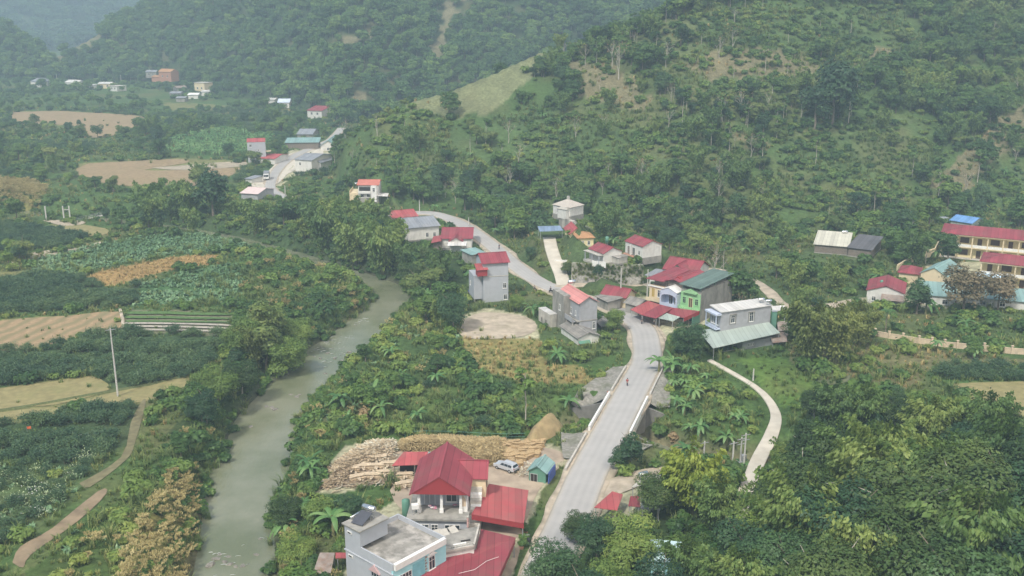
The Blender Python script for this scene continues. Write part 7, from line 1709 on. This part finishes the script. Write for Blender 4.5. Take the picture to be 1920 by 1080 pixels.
for nm, a in {'field': (222,750,622,'lone concrete pole standing between the mown fields',1), 'up1': (787,404,380,'concrete pole behind the grey-roofed house',0), 'up2': (879,432,414,'concrete pole by the upper road bend',0), 'pa': (1321,836,781,'concrete pole in the banana grove, left of the transformer poles',1),
              'pb': (1374,862,812,'short concrete pole left of the transformer poles',1), 'pc': (1389,852,774,'left pole of the transformer pair, carrying the grey box',2,True), 'pd': (1396,856,776,'right pole of the transformer pair',2), 'pe': (1170,880,830,'white roadside pole before the dark double-topped tree',1),
              'pf': (535,366,348,'small pole beside the far road',0), 'pg': (1163,575,505,'thin pole in front of the pink-roofed house',0), 'ph': (1213,565,510,'slanting pole left of the cream town house',0), 'pi': (1412,712,690,'small concrete post beside the pale path',0), 'pj': (108,158,140,'far pole between the far white houses',0), 'pk': (228,160,142,'far pole right of the long white roof',0)}.items():
    k, b, h = pole(*a[:5], box=len(a) > 5); tops[nm] = b + Vector((0, 0, h - .3))
def wires(label, a, b, n=3, sag=1.2):
    k = Kit('power_lines', tuple(a), 0, label, 'wires'); d = b - a; s_ = Vector((-d.y, d.x, 0)).normalized()
    for j in range(n):
        o = s_ * (j - (n - 1) / 2) * .8; pts = [o + d * t - Vector((0, 0, sag * 4 * t * (1 - t))) for t in np.linspace(0, 1, 11)]
        V, F = tube(pts, [.018] * 11, 3); k.mesh('wire', V, [tuple(map(int, f)) for f in F], M_DARK)
wires('thin wires sagging between the banana grove pole and the roadside pole', tops['pa'], tops['pe']); wires('thin wires between the grove pole and the transformer poles', tops['pa'], tops['pc'])
# footbridge over the far river arm
for lb, px, yb, yt, tw in (('single white tower at the left end of the footbridge', 88, 418, 391, False), ('twin white towers with a crossbeam at the footbridge', 127, 419, 391, True)):
    b = on(px, yb); h = b.y * (-(ray(px, yb)[2] / ray(px, yb)[1]) + ray(px, yt)[2] / ray(px, yt)[1]); k = Kit('bridge_tower', tuple(b), .2, lb, 'tower')
    for x in ((-1.0, 1.0) if tw else (0,)): k.boxes('pillar', M_POLE, [(x - .2, x + .2, -.2, .2, -.5, h)])
    if tw: k.boxes('crossbeam', M_POLE, [(-.797, .797, -.15, .15, h - 1.4, h - 1.15)])
a_, b_ = P(134, 417, .6), P(203, 401, .6); d = b_ - a_; L = d.length
k = Kit('footbridge', tuple(a_), atan2(d.y, d.x), 'narrow suspended footbridge with plank deck left of the river wood', 'footbridge')
for i in range(int(L / .8)): k.boxes('plank', M_CONCL, [(i * .8, i * .8 + .72, -.8, .8, -.1, 0)])
k.bars('railing', M_METAL, [((0, y, z), (L, y, z)) for y in (-.8, .8) for z in (.5, 1.0)] + [((x, y, 0), (x, y, 1.0)) for x in np.arange(0, L, 2.4) for y in (-.8, .8)], .04)
p = on(62, 0 or 785)
# bund between the mown fields
bl = [tuple(on(x, y)) for x, y in smooth_line([(-40,784),(60,768),(150,752),(215,741),(290,727),(356,711)], 4)]
V = []; F = []
for i, q in enumerate(bl):
    w_ = .55 + .2 * sin(i * 2.1)
    for dx, dz in ((-w_, 0), (-.25, .4), (.25, .4), (w_, 0)): V.append((q[0] + dx * .3, q[1] + dx, q[2] + dz))
for i in range(len(bl) - 1):
    for c in range(3): F.append((i * 4 + c, (i + 1) * 4 + c, (i + 1) * 4 + c + 1, i * 4 + c + 1)[::-1])
tag(link('field_bund', mesh_np('field_bund', V, F, mat('bund_grass', (.10, .12, .05), .95, .3, 2))), 'low grassy bund between the two mown fields', kind='structure')
wall_line('field_ditch_wall', 'low earthen wall between the reddish-row field and the vegetable beds', [on(226, 588), on(231, 608), on(233, 634)], .5, .7, M_DUST, 'wall')

# ------------------------------------------------------------------ river stones and foam
M_ROCK = mat('river_rock', (.20, .19, .165), .9, .35, 2, bump=.05)
M_FOAM = mat('white_water', (.55, .58, .56), .6, .2, 3)
rocks = [rng.normal(size=(1, 3)) for _ in range(0)]
def rock_mesh(sd_):
    r = np.random.default_rng(sd_); bm = bmesh.new(); V = unit(r, 22) * np.array([1, .75, .5]) * (.75 + .4 * r.random((22, 1))); [bm.verts.new(v) for v in V]; bmesh.ops.convex_hull(bm, input=bm.verts)
    me = bpy.data.meshes.new('boulder'); bm.to_mesh(me); bm.free(); me.materials.append(M_ROCK); return me
RM = [rock_mesh(i) for i in range(4)]
spots = [(405,1048),(412,1040),(421,1054),(430,1058),(442,1062),(428,1044),(455,1061),(487,1010),(395,1060),(509,764),(515,768),(500,762),(545,740),(561,740),(556,744),(590,668),(600,672),(610,700),(628,672),(640,676),(614,662),(602,650),(655,660),(470,800),(480,1040)]
for i, (px, py) in enumerate(spots):
    p = P(px, py, WATER_Z); s_ = .35 + .5 * rng.random()
    o = link('boulder', RM[i % 4], loc=(p.x, p.y, WATER_Z - .05)); o.scale = (s_, s_, s_); o.rotation_euler = (0, 0, i * 1.3)
    lb = 'low dark boulder in the river by ' + ('the shallow lower reach beside the reeds' if py > 1000 else ('the left bank of the river bend' if py > 730 else 'the river rapids')); tag(o, lb, 'boulder', 'boulders in the river')
def foam(kind_pts, label):
    V = []; F = []
    for px, py, n in kind_pts:
        c = P(px, py, WATER_Z)
        for _ in range(n):
            x, y = c.x + rng.normal() * 1.3, c.y + rng.normal() * 1.8; a_ = rng.random() * .8; L = .2 + .5 * rng.random(); w_ = .03 + .06 * rng.random(); o = len(V); z = WATER_Z + .03 + .03 * rng.random()
            for u, v in ((-1, 0), (-.4, -1), (.5, -.8), (1, 0), (.4, .9), (-.5, .8)): V.append((x + (u * cos(a_) * L - v * sin(a_) * w_), y + u * sin(a_) * L + v * cos(a_) * w_, z + (.05 if abs(u) < .6 else -.05)))
            F.append(tuple(range(o, o + 6)))
    me = bpy.data.meshes.new('foam'); me.from_pydata(V, [], F); o = link('foam', me, M_FOAM); tag(o, label, 'foam', kind='stuff')
foam([(680,602,9),(672,608,5),(650,634,8),(616,642,9),(622,640,6),(600,655,8),(640,660,7),(630,670,6),(618,680,6)], 'broken white water over the river rapids')
foam([(405,1046,4),(420,1050,4),(440,1058,4),(487,1012,3),(430,1072,3)], 'small ripples of foam in the lower river')

# ------------------------------------------------------------------ car, people, motorbikes
M_CARP = mat('car_silver', (.55, .57, .60), .3, .03, 1, metal=.3); M_TYRE = mat('tyre_rubber', (.03, .03, .03), .85)
def wheel(k, x, y, r=.3, w=.18, m=None, parent=None):
    n = 16; V = []; F = []
    for yy, rr in ((-w / 2, r * .85), (-w / 2, r), (w / 2, r), (w / 2, r * .85)):
        V += [(x + rr * cos(2 * pi * i / n), y + yy, r + rr * sin(2 * pi * i / n)) for i in range(n)]
    for j in range(3): F += [(j * n + i, (j + 1) * n + i, (j + 1) * n + (i + 1) % n, j * n + (i + 1) % n) for i in range(n)]
    F += [tuple(range(n)), tuple(range(3 * n, 4 * n))[::-1]]
    o = k.mesh('wheel', V, F, M_TYRE, parent); V = [(x + r * .55 * cos(2 * pi * i / n), y + s_ * (w / 2 + .01), r + r * .55 * sin(2 * pi * i / n)) for s_ in (-1, 1) for i in range(n)]; k.mesh('rim', V, [tuple(range(n)), tuple(range(n, 2 * n))], M_METAL, o); return o
p = on(949, 890); tgt = on(940, 880); k = Kit('car', tuple(p + Vector((0, 0, .12))), radians(143), 'silver estate car parked between the veneer stacks and the red roof', 'car'); W_ = .82
prof = [(-2.05, .38), (-2.08, .85), (-1.95, 1.0), (-1.75, 1.42), (.35, 1.46), (.95, 1.0), (1.85, .85), (2.05, .65), (2.05, .35)]
V = []; F = []; n = len(prof)
for j, (w_, sh) in enumerate(((-W_, .0), (-W_ * .93, .0), (W_ * .93, 0), (W_, 0))):
    for x, z in prof:
        t_ = .16 * max(0, (z - .95) / .5); e = (.0 if j in (1, 2) else .03); V.append((x * (1 - e), (w_ - t_) if w_ > 0 else (w_ + t_), z - (e if z > .5 else -e)))
for j in range(3):
    for i in range(n - 1): F.append((j * n + i, j * n + i + 1, (j + 1) * n + i + 1, (j + 1) * n + i))
F += [tuple(range(n))[::-1], tuple(range(3 * n, 4 * n))]; F += [(0, n, n + n - 1, n - 1), (n, 2 * n, 3 * n - 1, 2 * n - 1), (2 * n, 3 * n, 4 * n - 1, 3 * n - 1)]
k.mesh('body', V, F, M_CARP)
for s_ in (-1, 1):
    for x0, x1, x2, x3 in ((-1.62, -.95, -1.62, -.95), (-.88, -.2, -.88, -.2), (-.12, .62, -.12, .33)):
        y0, y1 = s_ * (W_ - .005), s_ * (W_ - .13); k.mesh('side_window', [(x0, y0, 1.02), (x1, y0, 1.02), (x3, y1, 1.38), (x2, y1, 1.38)], [(0, 1, 2, 3)], M_GLASS)
    k.boxes('headlight', M_WHITE, [(1.98, 2.07, s_ * .6 - .14, s_ * .6 + .14, .66, .78)]); k.boxes('tail_light', M_REDD, [(-2.1, -2.04, s_ * .66 - .1, s_ * .66 + .1, .75, .98)])
    for x in (-1.25, 1.28): wheel(k, x, s_ * .74)
k.mesh('windscreen', [(.97, -.68, 1.02), (.97, .68, 1.02), (.43, .6, 1.44), (.43, -.6, 1.44)], [(0, 1, 2, 3)], M_GLASS); k.mesh('rear_window', [(-1.98, -.62, 1.03), (-1.98, .62, 1.03), (-1.79, .58, 1.37), (-1.79, -.58, 1.37)], [(0, 3, 2, 1)], M_GLASS)
k.boxes('bumper', M_DARK, [(2.04, 2.12, -.7, .7, .38, .5), (-2.14, -2.06, -.7, .7, .38, .5)])
for y in (-.55, .55): k.boxes('roof_rail', M_METAL, [(-1.6, .2, y - .02, y + .02, 1.5, 1.54)])

SKIN = mat('skin', (.42, .27, .19), .6, .05); HAIR = mat('black_hair', (.02, .018, .016), .6)
def grow(name, pts, edges, rad, m, parent, root=0):
    me = bpy.data.meshes.new(name); me.from_pydata(pts, edges, []); me.update(); o = link(name, me, m, parent); sk = o.modifiers.new('skin', 'SKIN'); sk.use_smooth_shade = True
    for i, v in enumerate(o.data.skin_vertices[0].data): v.radius = (rad[i], rad[i]) if not isinstance(rad[i], tuple) else rad[i]; v.use_root = (i == root)
    s_ = o.modifiers.new('smooth', 'SUBSURF'); s_.levels = 1; s_.render_levels = 1; return o
def person(loc, rz, label, shirt, pants, pose='walk', group=None):
    k = Kit('person', tuple(loc), rz, label, 'person', group)
    if pose == 'ride':                                  # seated astride, hands on the bars (facing +x)
        J = dict(pel=(0, 0, .82), ch=(.12, 0, 1.22), nk=(.16, 0, 1.4), hd=(.2, 0, 1.56), ls=(.12, .18, 1.3), rs=(.12, -.18, 1.3), le=(.33, .26, 1.1), re=(.33, -.26, 1.1), lh=(.56, .28, 1.04), rh=(.56, -.28, 1.04), lk=(.38, .2, .74), rk=(.38, -.2, .74), lf=(.22, .2, .36), rf=(.22, -.2, .36), lt=(.4, .2, .33), rt=(.4, -.2, .33))
    else:
        J = dict(pel=(0, 0, .92), ch=(.02, 0, 1.25), nk=(.02, 0, 1.42), hd=(.04, 0, 1.58), ls=(0, .18, 1.36), rs=(0, -.18, 1.36), le=(-.08, .23, 1.1), re=(.08, -.23, 1.1), lh=(.02, .24, .86), rh=(.24, -.22, .92), lk=(.16, .09, .5), rk=(-.06, -.09, .5), lf=(.2, .09, .07), rf=(-.26, -.09, .12), lt=(.36, .09, .03), rt=(-.12, -.09, .03))
    N = list(J); ix = {n: i for i, n in enumerate(N)}; E = [('pel', 'ch'), ('ch', 'nk'), ('nk', 'hd'), ('ch', 'ls'), ('ch', 'rs'), ('ls', 'le'), ('le', 'lh'), ('rs', 're'), ('re', 'rh'), ('pel', 'lk'), ('pel', 'rk'), ('lk', 'lf'), ('rk', 'rf'), ('lf', 'lt'), ('rf', 'rt')]
    R = dict(pel=.13, ch=.14, nk=.055, hd=.1, ls=.06, rs=.06, le=.045, re=.045, lh=.035, rh=.035, lk=.07, rk=.07, lf=.045, rf=.045, lt=.035, rt=.035)
    grow('body', [J[n] for n in N], [(ix[a], ix[b]) for a, b in E], [R[n] for n in N], SKIN, k.root)
    sub = ['pel', 'ch', 'ls', 'rs', 'le', 're']; grow('shirt', [J[n] for n in sub], [(0, 1), (1, 2), (1, 3), (2, 4), (3, 5)], [.15, .165, .08, .08, .06, .06], shirt, k.root)
    sub = ['pel', 'lk', 'rk', 'lf', 'rf']; grow('trousers', [J[n] for n in sub], [(0, 1), (0, 2), (1, 3), (2, 4)], [.15, .09, .09, .065, .065], pants, k.root)
    h = Vector(J['hd']); V, F = tube([h + Vector((-.02, 0, .0)), h + Vector((-.02, 0, .08)), h + Vector((-.02, 0, .13))], [.118, .105, .04], 10); k.mesh('hair', V, [tuple(map(int, f)) for f in F] + [tuple(range(20, 30))], HAIR, smooth=True)
    return k
def motorbike(loc, rz, label, col, group=None):
    k = Kit('motorbike', tuple(loc), rz, label, 'motorbike', group); m = mat('bike_' + col[0], col[1], .4)
    for x in (-.6, .62): wheel(k, x, 0, .29, .1)
    k.mesh('frame', [(-.5, -.1, .45), (.45, -.08, .4), (.5, -.08, .75), (-.1, -.1, .62), (-.8, -.1, .68), (-.5, .1, .45), (.45, .08, .4), (.5, .08, .75), (-.1, .1, .62), (-.8, .1, .68)], [(0, 1, 2, 3, 4), (9, 8, 7, 6, 5), (0, 5, 6, 1), (1, 6, 7, 2), (2, 7, 8, 3), (3, 8, 9, 4), (4, 9, 5, 0)], m)
    k.boxes('seat', M_TYRE, [(-.75, .1, -.13, .13, .72, .82)]); k.bar('handlebar', M_METAL, (.45, -.34, 1.02), (.45, .34, 1.02), .025); k.bar('fork', M_METAL, (.47, 0, 1.0), (.62, 0, .32), .035); k.boxes('headlight', M_WHITE, [(.5, .6, -.08, .08, .84, .98)]); return k
cloth = lambda n, c: mat('cloth_' + n, c, .9, .1, 4)
def rz_of(px, py): i = near_t(px, py, .8); a_, b_ = ROAD[max(i - 1, 0)], ROAD[min(i + 1, len(ROAD) - 1)]; return ROAD[i], atan2(b_[1] - a_[1], b_[0] - a_[0])
def roadpt(px, py): q, a_ = rz_of(px, py); p = P(px, py, q[2] + .12); return p, a_
p, a_ = roadpt(1176, 724); person(p, a_, 'person in dark red walking the left road edge above the bridge', cloth('dark_red', (.30, .05, .06)), cloth('dark', (.05, .05, .07)))
for px, py, lb, c, sc_ in ((1003, 546, 'left motorbike rider on the upper road, in grey', ('grey', (.15, .16, .18)), (.22, .20, .18)), (1033, 549, 'right motorbike rider on the upper road, in black', ('black', (.04, .04, .05)), (.05, .06, .08))):
    p, a_ = roadpt(px, py); motorbike(p, a_, lb.replace('rider', '') .replace('  ', ' ') + ', under its rider' if False else lb.replace('motorbike rider', 'dark motorbike being ridden'), c); person(p, a_, lb, cloth(c[0] + 'shirt', sc_), cloth('dark', (.05, .05, .07)), 'ride')
p, a_ = roadpt(936, 468); person(p, a_, 'person in dark clothes walking on the upper road behind the tall pale blue house', cloth('navy', (.06, .07, .10)), cloth('dark', (.05, .05, .07)))
p = on(1203, 612); person(p + Vector((0, 0, .25)), 1.2, 'person in dark clothes standing left under the red shop canopy', cloth('navy', (.06, .07, .10)), cloth('dark', (.05, .05, .07)))
p = on(1226, 614); person(p + Vector((0, 0, .25)), 2.2, 'person in a white shirt by the shop under the red canopy', cloth('white', (.6, .6, .6)), cloth('dark', (.05, .05, .07)))
p, a_ = roadpt(1001, 1018); motorbike(p - Vector((.8, 0, 0)), a_ + .5, 'dark motorbike parked on the verge beside the big front roof', ('black', (.04, .04, .05)))
p = on(478, 333); 
# grey truck on the far road
p, a_ = roadpt(500, 336); k = Kit('truck', tuple(p), a_ + pi, 'grey box truck standing on the far road', 'truck'); k.boxes('cargo_box', M_GREYR, [(-3.4, 1.2, -1.15, 1.15, .9, 3.2)]); k.boxes('cab', M_WHITE, [(1.3, 2.8, -1.1, 1.1, .6, 2.5)]); k.boxes('windscreen', M_GLASS, [(2.803, 2.83, -.95, .95, 1.5, 2.3)]); k.boxes('chassis', M_DARK, [(-3.4, 2.6, -.6, .6, .5, .88)])
for x in (-2.4, -1.2, 2.0):
    for y in (-.95, .95): wheel(k, x, y, .48, .28)

# ------------------------------------------------------------------ veneer yard
M_VEN = leaf_mat('veneer_strip', (.10, .072, .036), (.17, .125, .062), (.27, .205, .11), rough=.7, trans=.05)
M_SHEET = mat('veneer_sheet', (.42, .30, .16), .8, .25, 3, stain=.4, stain_col=(.34, .25, .15), sscale=1.2)
M_LUMB = mat('fresh_lumber', (.58, .47, .33), .8, .2, 2, stain=.3, stain_col=(.42, .32, .21), sscale=1)
M_SAWD = mat('sawdust', (.33, .25, .13), .95, .25, .6, bump=.15, bscale=1.2, stain=.5, stain_col=(.22, .19, .09), sscale=.5)
M_LOGS = mat('grey_offcuts', (.30, .24, .18), .9, .25, 1.2, bump=.1, bscale=2, stain=.5, stain_col=(.40, .34, .26), sscale=.5)
def mound(name, pts, hgt, m, label, power=.6, step=.7, rough_=.5, sd_=1):
    w_ = [tuple(P(x, y, 0))[:2] for x, y in smooth_line(pts + [pts[0]], 4)[:-1]]; mx = [0]
    def zf(x, y):
        d = np.clip(-sd_poly(x, y, w_), 0, None); mx[0] = max(mx[0], float(d.max()) if len(d) else 0)
        return np.maximum(H(x, y), -.4) + hgt * np.clip(d / max(mx[0], .1), 0, 1) ** power + (fbm(x, y, 2.2, 4, 70 + sd_) - .5) * rough_ * np.clip(d, 0, 1)
    o = drape(name, w_, m, -.02, step, zf=zf); tag(o, label, name.replace('_', ' ')); return w_, zf
sv = g_blades(300, 1)
def ribbon_proto(sd_, L=2.0, w_=.13):
    r = np.random.default_rng(sd_); V = []; F = []; n = 6; a_ = .0; x = y = 0; cv = (r.random() - .5) * .7
    for i in range(n + 1):
        V += [(x - sin(a_) * w_ / 2, y + cos(a_) * w_ / 2, .06 * sin(i * 1.3) + .05), (x + sin(a_) * w_ / 2, y - cos(a_) * w_ / 2, .06 * cos(i * 1.1) + .09)]; a_ += cv / 2; x += cos(a_) * L / n; y += sin(a_) * L / n
    for i in range(n): F.append((2 * i, 2 * i + 1, 2 * i + 3, 2 * i + 2))
    return np.array(V) - np.array([L / 2, 0, 0]), np.array(F), np.full(n, r.random())
for s_ in range(4): add_proto('veneer_ribbon', ribbon_proto(310 + s_), None, M_VEN, None, .1, 1)
for s_ in range(3): add_proto('offcut', ribbon_proto(320 + s_, 1.6, .16), None, leaf_mat('offcut_wood', (.14, .105, .07), (.28, .215, .145), (.48, .40, .29), trans=0), None, .1, 1)
for kd in ('veneer_ribbon', 'offcut'):
    c = bpy.data.collections.new('plants_' + kd); [c.objects.link(p_[0]) for p_ in PROTO[kd]]; PCOLL[kd] = c
def strew(kind, w_, zf, n, name, cat, label, aim=None, smin=.6, smax=1.2):
    xs = [q[0] for q in w_]; ys = [q[1] for q in w_]; X = min(xs) + rng.random(n * 3) * (max(xs) - min(xs)); Y = min(ys) + rng.random(n * 3) * (max(ys) - min(ys)); m = in_poly(X, Y, w_); X, Y = X[m][:n], Y[m][:n]
    Z = zf(X, Y) + rng.random(len(X)) * .12; rot = rng.random(len(X)) * 6.28 if aim is None else aim + rng.normal(size=len(X)) * .5
    o = scatter(name, kind, np.column_stack([X, Y, Z]), rot, smin + (smax - smin) * rng.random(len(X)), cat, label); return o
w1, z1 = mound('veneer_heap', [(748,842),(790,832),(860,832),(905,836),(945,836),(950,852),(935,878),(905,882),(870,868),(800,856),(752,856)], 1.5, M_VEN, 'long brown heap of drying veneer strips behind the red house', .5, sd_=1)
strew('veneer_ribbon', w1, z1, 2600, 'veneer_strips', 'veneer strips', 'countless brown peeled strips strewn over the drying heap', 1.9)
w2, z2 = mound('sawdust_heap', [(985,832),(1000,808),(1022,797),(1045,794),(1056,802),(1050,818),(1020,836),(1000,846),(988,846)], 3.0, M_SAWD, 'large ochre sawdust heap at the upper edge of the yard', .75, .5, .7, 2)
w3, z3 = mound('offcut_heap', [(593,922),(605,900),(640,872),(690,842),(735,838),(745,850),(735,872),(700,880),(660,900),(620,925)], 1.3, M_LOGS, 'broad pale heap of wood offcuts at the left of the yard', .5, .8, .6, 3)
strew('offcut', w3, z3, 1300, 'wood_offcuts', 'offcuts', 'pale wood offcuts strewn over the left heap', None, .5, 1.2)
w4 = [tuple(P(x, y, 0))[:2] for x, y in [(655,880),(735,860),(745,885),(770,925),(700,920),(620,935)]]; strew('offcut', w4, lambda x, y: H(x, y) + .15, 450, 'wood_offcuts', 'offcuts', 'loose pale wood lying between the plank piles', .3)
w4 = [tuple(P(x, y, 0))[:2] for x, y in [(950,870),(1005,880),(1000,905),(960,900)]]; strew('offcut', w4, lambda x, y: H(x, y) + .15, 160, 'wood_offcuts', 'offcuts', 'pale scraps scattered in front of the teal hut', None, .4, .9)
def stack_mesh(sd_, L=1.5, w_=.75, h=.75, n=7):
    r = np.random.default_rng(sd_); V = []; F = []; z = 0
    for i in range(n):
        t_ = h / n; dx, dy = r.normal() * .06, r.normal() * .05; l, w2_ = L * (.9 + .15 * r.random()) / 2, w_ * (.9 + .15 * r.random()) / 2; o = len(V); g = t_ * .8; b_ = .04
        V += [(dx - l, dy - w2_, z), (dx + l, dy - w2_, z + b_ * r.normal()), (dx + l, dy + w2_, z), (dx - l, dy + w2_, z), (dx - l, dy - w2_, z + g), (dx + l, dy - w2_, z + g), (dx + l, dy + w2_, z + g), (dx - l, dy + w2_, z + g)]
        F += [tuple(o + q for q in f) for f in ((0, 3, 2, 1), (4, 5, 6, 7), (0, 1, 5, 4), (1, 2, 6, 5), (2, 3, 7, 6), (3, 0, 4, 7))]; z += t_
    me = bpy.data.meshes.new('veneer_stack'); me.from_pydata(V, [], F); me.materials.append(M_SHEET); return me
SM = [stack_mesh(i) for i in range(5)]
for c, (x0, y0, x1, y1) in enumerate([(942,838,938,862),(957,840,950,870),(968,840,958,880),(980,840,972,884),(992,838,982,872),(1004,838,992,868),(1016,838,1004,864)]):
    for j in range(8):
        t_ = j / 7; p = on(x0 + (x1 - x0) * t_ + rng.normal() * 1.2, y0 + (y1 - y0) * t_); s_ = .75 + .3 * rng.random()
        o = link('veneer_stack', SM[(c + j) % 5], loc=tuple(p + Vector((0, 0, .0)))); o.rotation_euler = (rng.normal() * .06, rng.normal() * .06, .2 + rng.normal() * .35); o.scale = (s_, s_, s_ * (.9 + .5 * rng.random()))
        tag(o, '%s veneer bundle from the back in drying row %s from the left' % (ORD[j], ['one', 'two', 'three', 'four', 'five', 'six', 'seven'][c]), 'veneer stack', 'veneer stacks, row %s' % ['one', 'two', 'three', 'four', 'five', 'six', 'seven'][c])
PK = bpy.data.meshes.new('plank'); bm = bmesh.new(); bmesh.ops.create_cube(bm, size=1); [setattr(v, 'co', Vector((v.co.x * 2.6, v.co.y * .26, v.co.z * .09))) for v in bm.verts]; bm.to_mesh(PK); bm.free(); PK.materials.append(M_LUMB)
for i, (px, py, lb) in enumerate([(668,878,'back left'), (690,872,'back middle'), (712,872,'back right'), (660,893,'middle left'), (682,889,'second in the middle row'), (706,888,'middle right'), (728,884,'far right of the middle row'), (672,908,'front left'), (700,905,'front middle'), (722,900,'front right'), (760,905,'by the shed, rear'), (756,922,'by the shed, front')]):
    p = on(px, py); k = Kit('plank_pile', tuple(p + Vector((0, 0, .15))), .15 + rng.normal() * .12, 'pale plank pile of the timber yard, the %s one' % lb if 'row' not in lb and 'by' not in lb else 'pale plank pile of the timber yard, ' + lb, 'plank pile')
    for l_ in range(5):
        for j in range(3):
            o = link('plank', PK, parent=k.root, loc=(rng.normal() * .1, (j - 1) * .34 + rng.normal() * .03, .05 + l_ * .17)); o.rotation_euler = (0, 0, rng.normal() * .05 + (pi / 2 if l_ % 4 == 3 else 0))
# green net fence behind the yard
gp = [on(x, y) for x, y in [(760,830),(800,828),(850,829),(900,832),(950,833),(985,832)]]
k = Kit('net_fence', tuple(gp[0]), 0, 'thin green railing fence along the back of the veneer yard', 'fence')
for p, q in zip(gp[:-1], gp[1:]):
    a_, b_ = p - gp[0], q - gp[0]; k.bar('rail', M_GREENS, a_ + Vector((0, 0, 1.2)), b_ + Vector((0, 0, 1.2)), .035); k.bar('rail', M_GREENS, a_ + Vector((0, 0, .6)), b_ + Vector((0, 0, .6)), .025); k.bar('post', M_GREENS, a_ - Vector((0, 0, .3)), a_ + Vector((0, 0, 1.25)), .05)
# boulders told apart by their order across the view
g_ = {}
for o in scene.objects:
    if o.name.startswith('boulder') and o.get('label'): g_.setdefault(o['label'], []).append(o)
for lb, os_ in g_.items():
    os_.sort(key=lambda o: proj(*o.location)[0])
    for i, o in enumerate(os_):
        if i < 12: o['label'] = ORD[i] + ' from left, ' + lb.replace('low dark boulder in the river by', 'dark boulder by')
# small marks in the fields
for px, py, lb in ((462, 0, ''),):
    pass
def flag(px, py, z, h, col, lb):
    p = P(px, py, z); b = Vector((p.x, p.y, Hs(p.x, p.y))); k = Kit('flag', tuple(b), .3, lb, 'flag'); k.bar('staff', M_METAL, (0, 0, -.3), (0, 0, h), .03)
    k.mesh('cloth', [(0, 0, h), (.35, .05, h - .05), (.7, -.04, h + .02), (.7, -.02, h - .5), (.35, .06, h - .55), (0, 0, h - .5)], [(0, 1, 4, 5), (1, 2, 3, 4)], mat('flag_' + col[0], col[1], .8))
flag(1138, 748, 0, 3.4, ('orange', (.62, .14, .05)), 'orange flag on a thin staff beside the embankment'); flag(195, 777, 0, 1.6, ('orange', (.62, .14, .05)), 'small orange flag over the dark crop near the field pole'); flag(53, 823, 0, 1.6, ('orange', (.62, .14, .05)), 'small orange rag on a stick in the dark crop, left'); flag(147, 835, 0, 1.3, ('white', (.7, .7, .7)), 'small white rag on a stick in the dark crop'); flag(11, 1022, 0, 1.3, ('white', (.7, .7, .7)), 'small white rag at the left edge of the flowering crop')
for i, (px, py) in enumerate([(986,1003),(983,1018),(978,1030),(970,990),(975,998)]):
    p = on(px, py); k = Kit('potted_plant', tuple(p), i, 'potted bush beside the big front roof, number %s from the back' % ['four', 'two', 'one', 'three', 'five'][i], 'potted plant', 'potted plants beside the front roof'); V, F = tube([(0, 0, 0), (0, 0, .5)], [.25, .35], 10); k.mesh('pot', V, [tuple(map(int, f)) for f in F] + [tuple(range(10, 20))], M_BRICK); link('foliage', PROTO['shrub'][i % 3][1], parent=k.root, loc=(0, 0, .4)).scale = (.55, .55, .7)
p = P(892, 562, -1); k = Kit('tarpaulin_heap', (p.x, p.y, Hs(p.x, p.y)), .3, 'crumpled blue tarpaulin under the tall pale blue house', 'tarpaulin')
V = [(x * .9 - 2, y * .8 - 1.2, .35 + .3 * sin(x * 2.1 + y) + .2 * cos(y * 3)) for y in range(4) for x in range(6)]; k.mesh('sheet', V, [(y * 6 + x, y * 6 + x + 1, y * 6 + x + 7, y * 6 + x + 6) for y in range(3) for x in range(5)], mat('blue_tarpaulin', (.06, .10, .32), .6))
p = P(1012, 606, 0)

X = []; 
for _ in range(230):
    t_ = rng.random() * (len(rw) - 1); i = int(t_); q = rw[i].lerp(rw[i + 1], t_ - i); d = rw[i + 1] - rw[i]; n_ = Vector((-d.y, d.x, 0)).normalized(); h = rng.random() ** .6 * 5.6
    if h < 3.2 and fbm(q.x, q.y + h, 3, 2, 80) < .5: continue
    c = q + n_ * (.05 + (.5 if h > 2.2 else 0) + (.7 * rng.random() if h > 5.2 else 0)); X.append((c.x, c.y, .1 + min(h, 5.45)))
scatter('wall_weeds', 'tall_grass', X, rng.random(len(X)) * 6.28, .3 + .35 * rng.random(len(X)), 'weeds', 'weeds hanging over the rubble retaining wall')
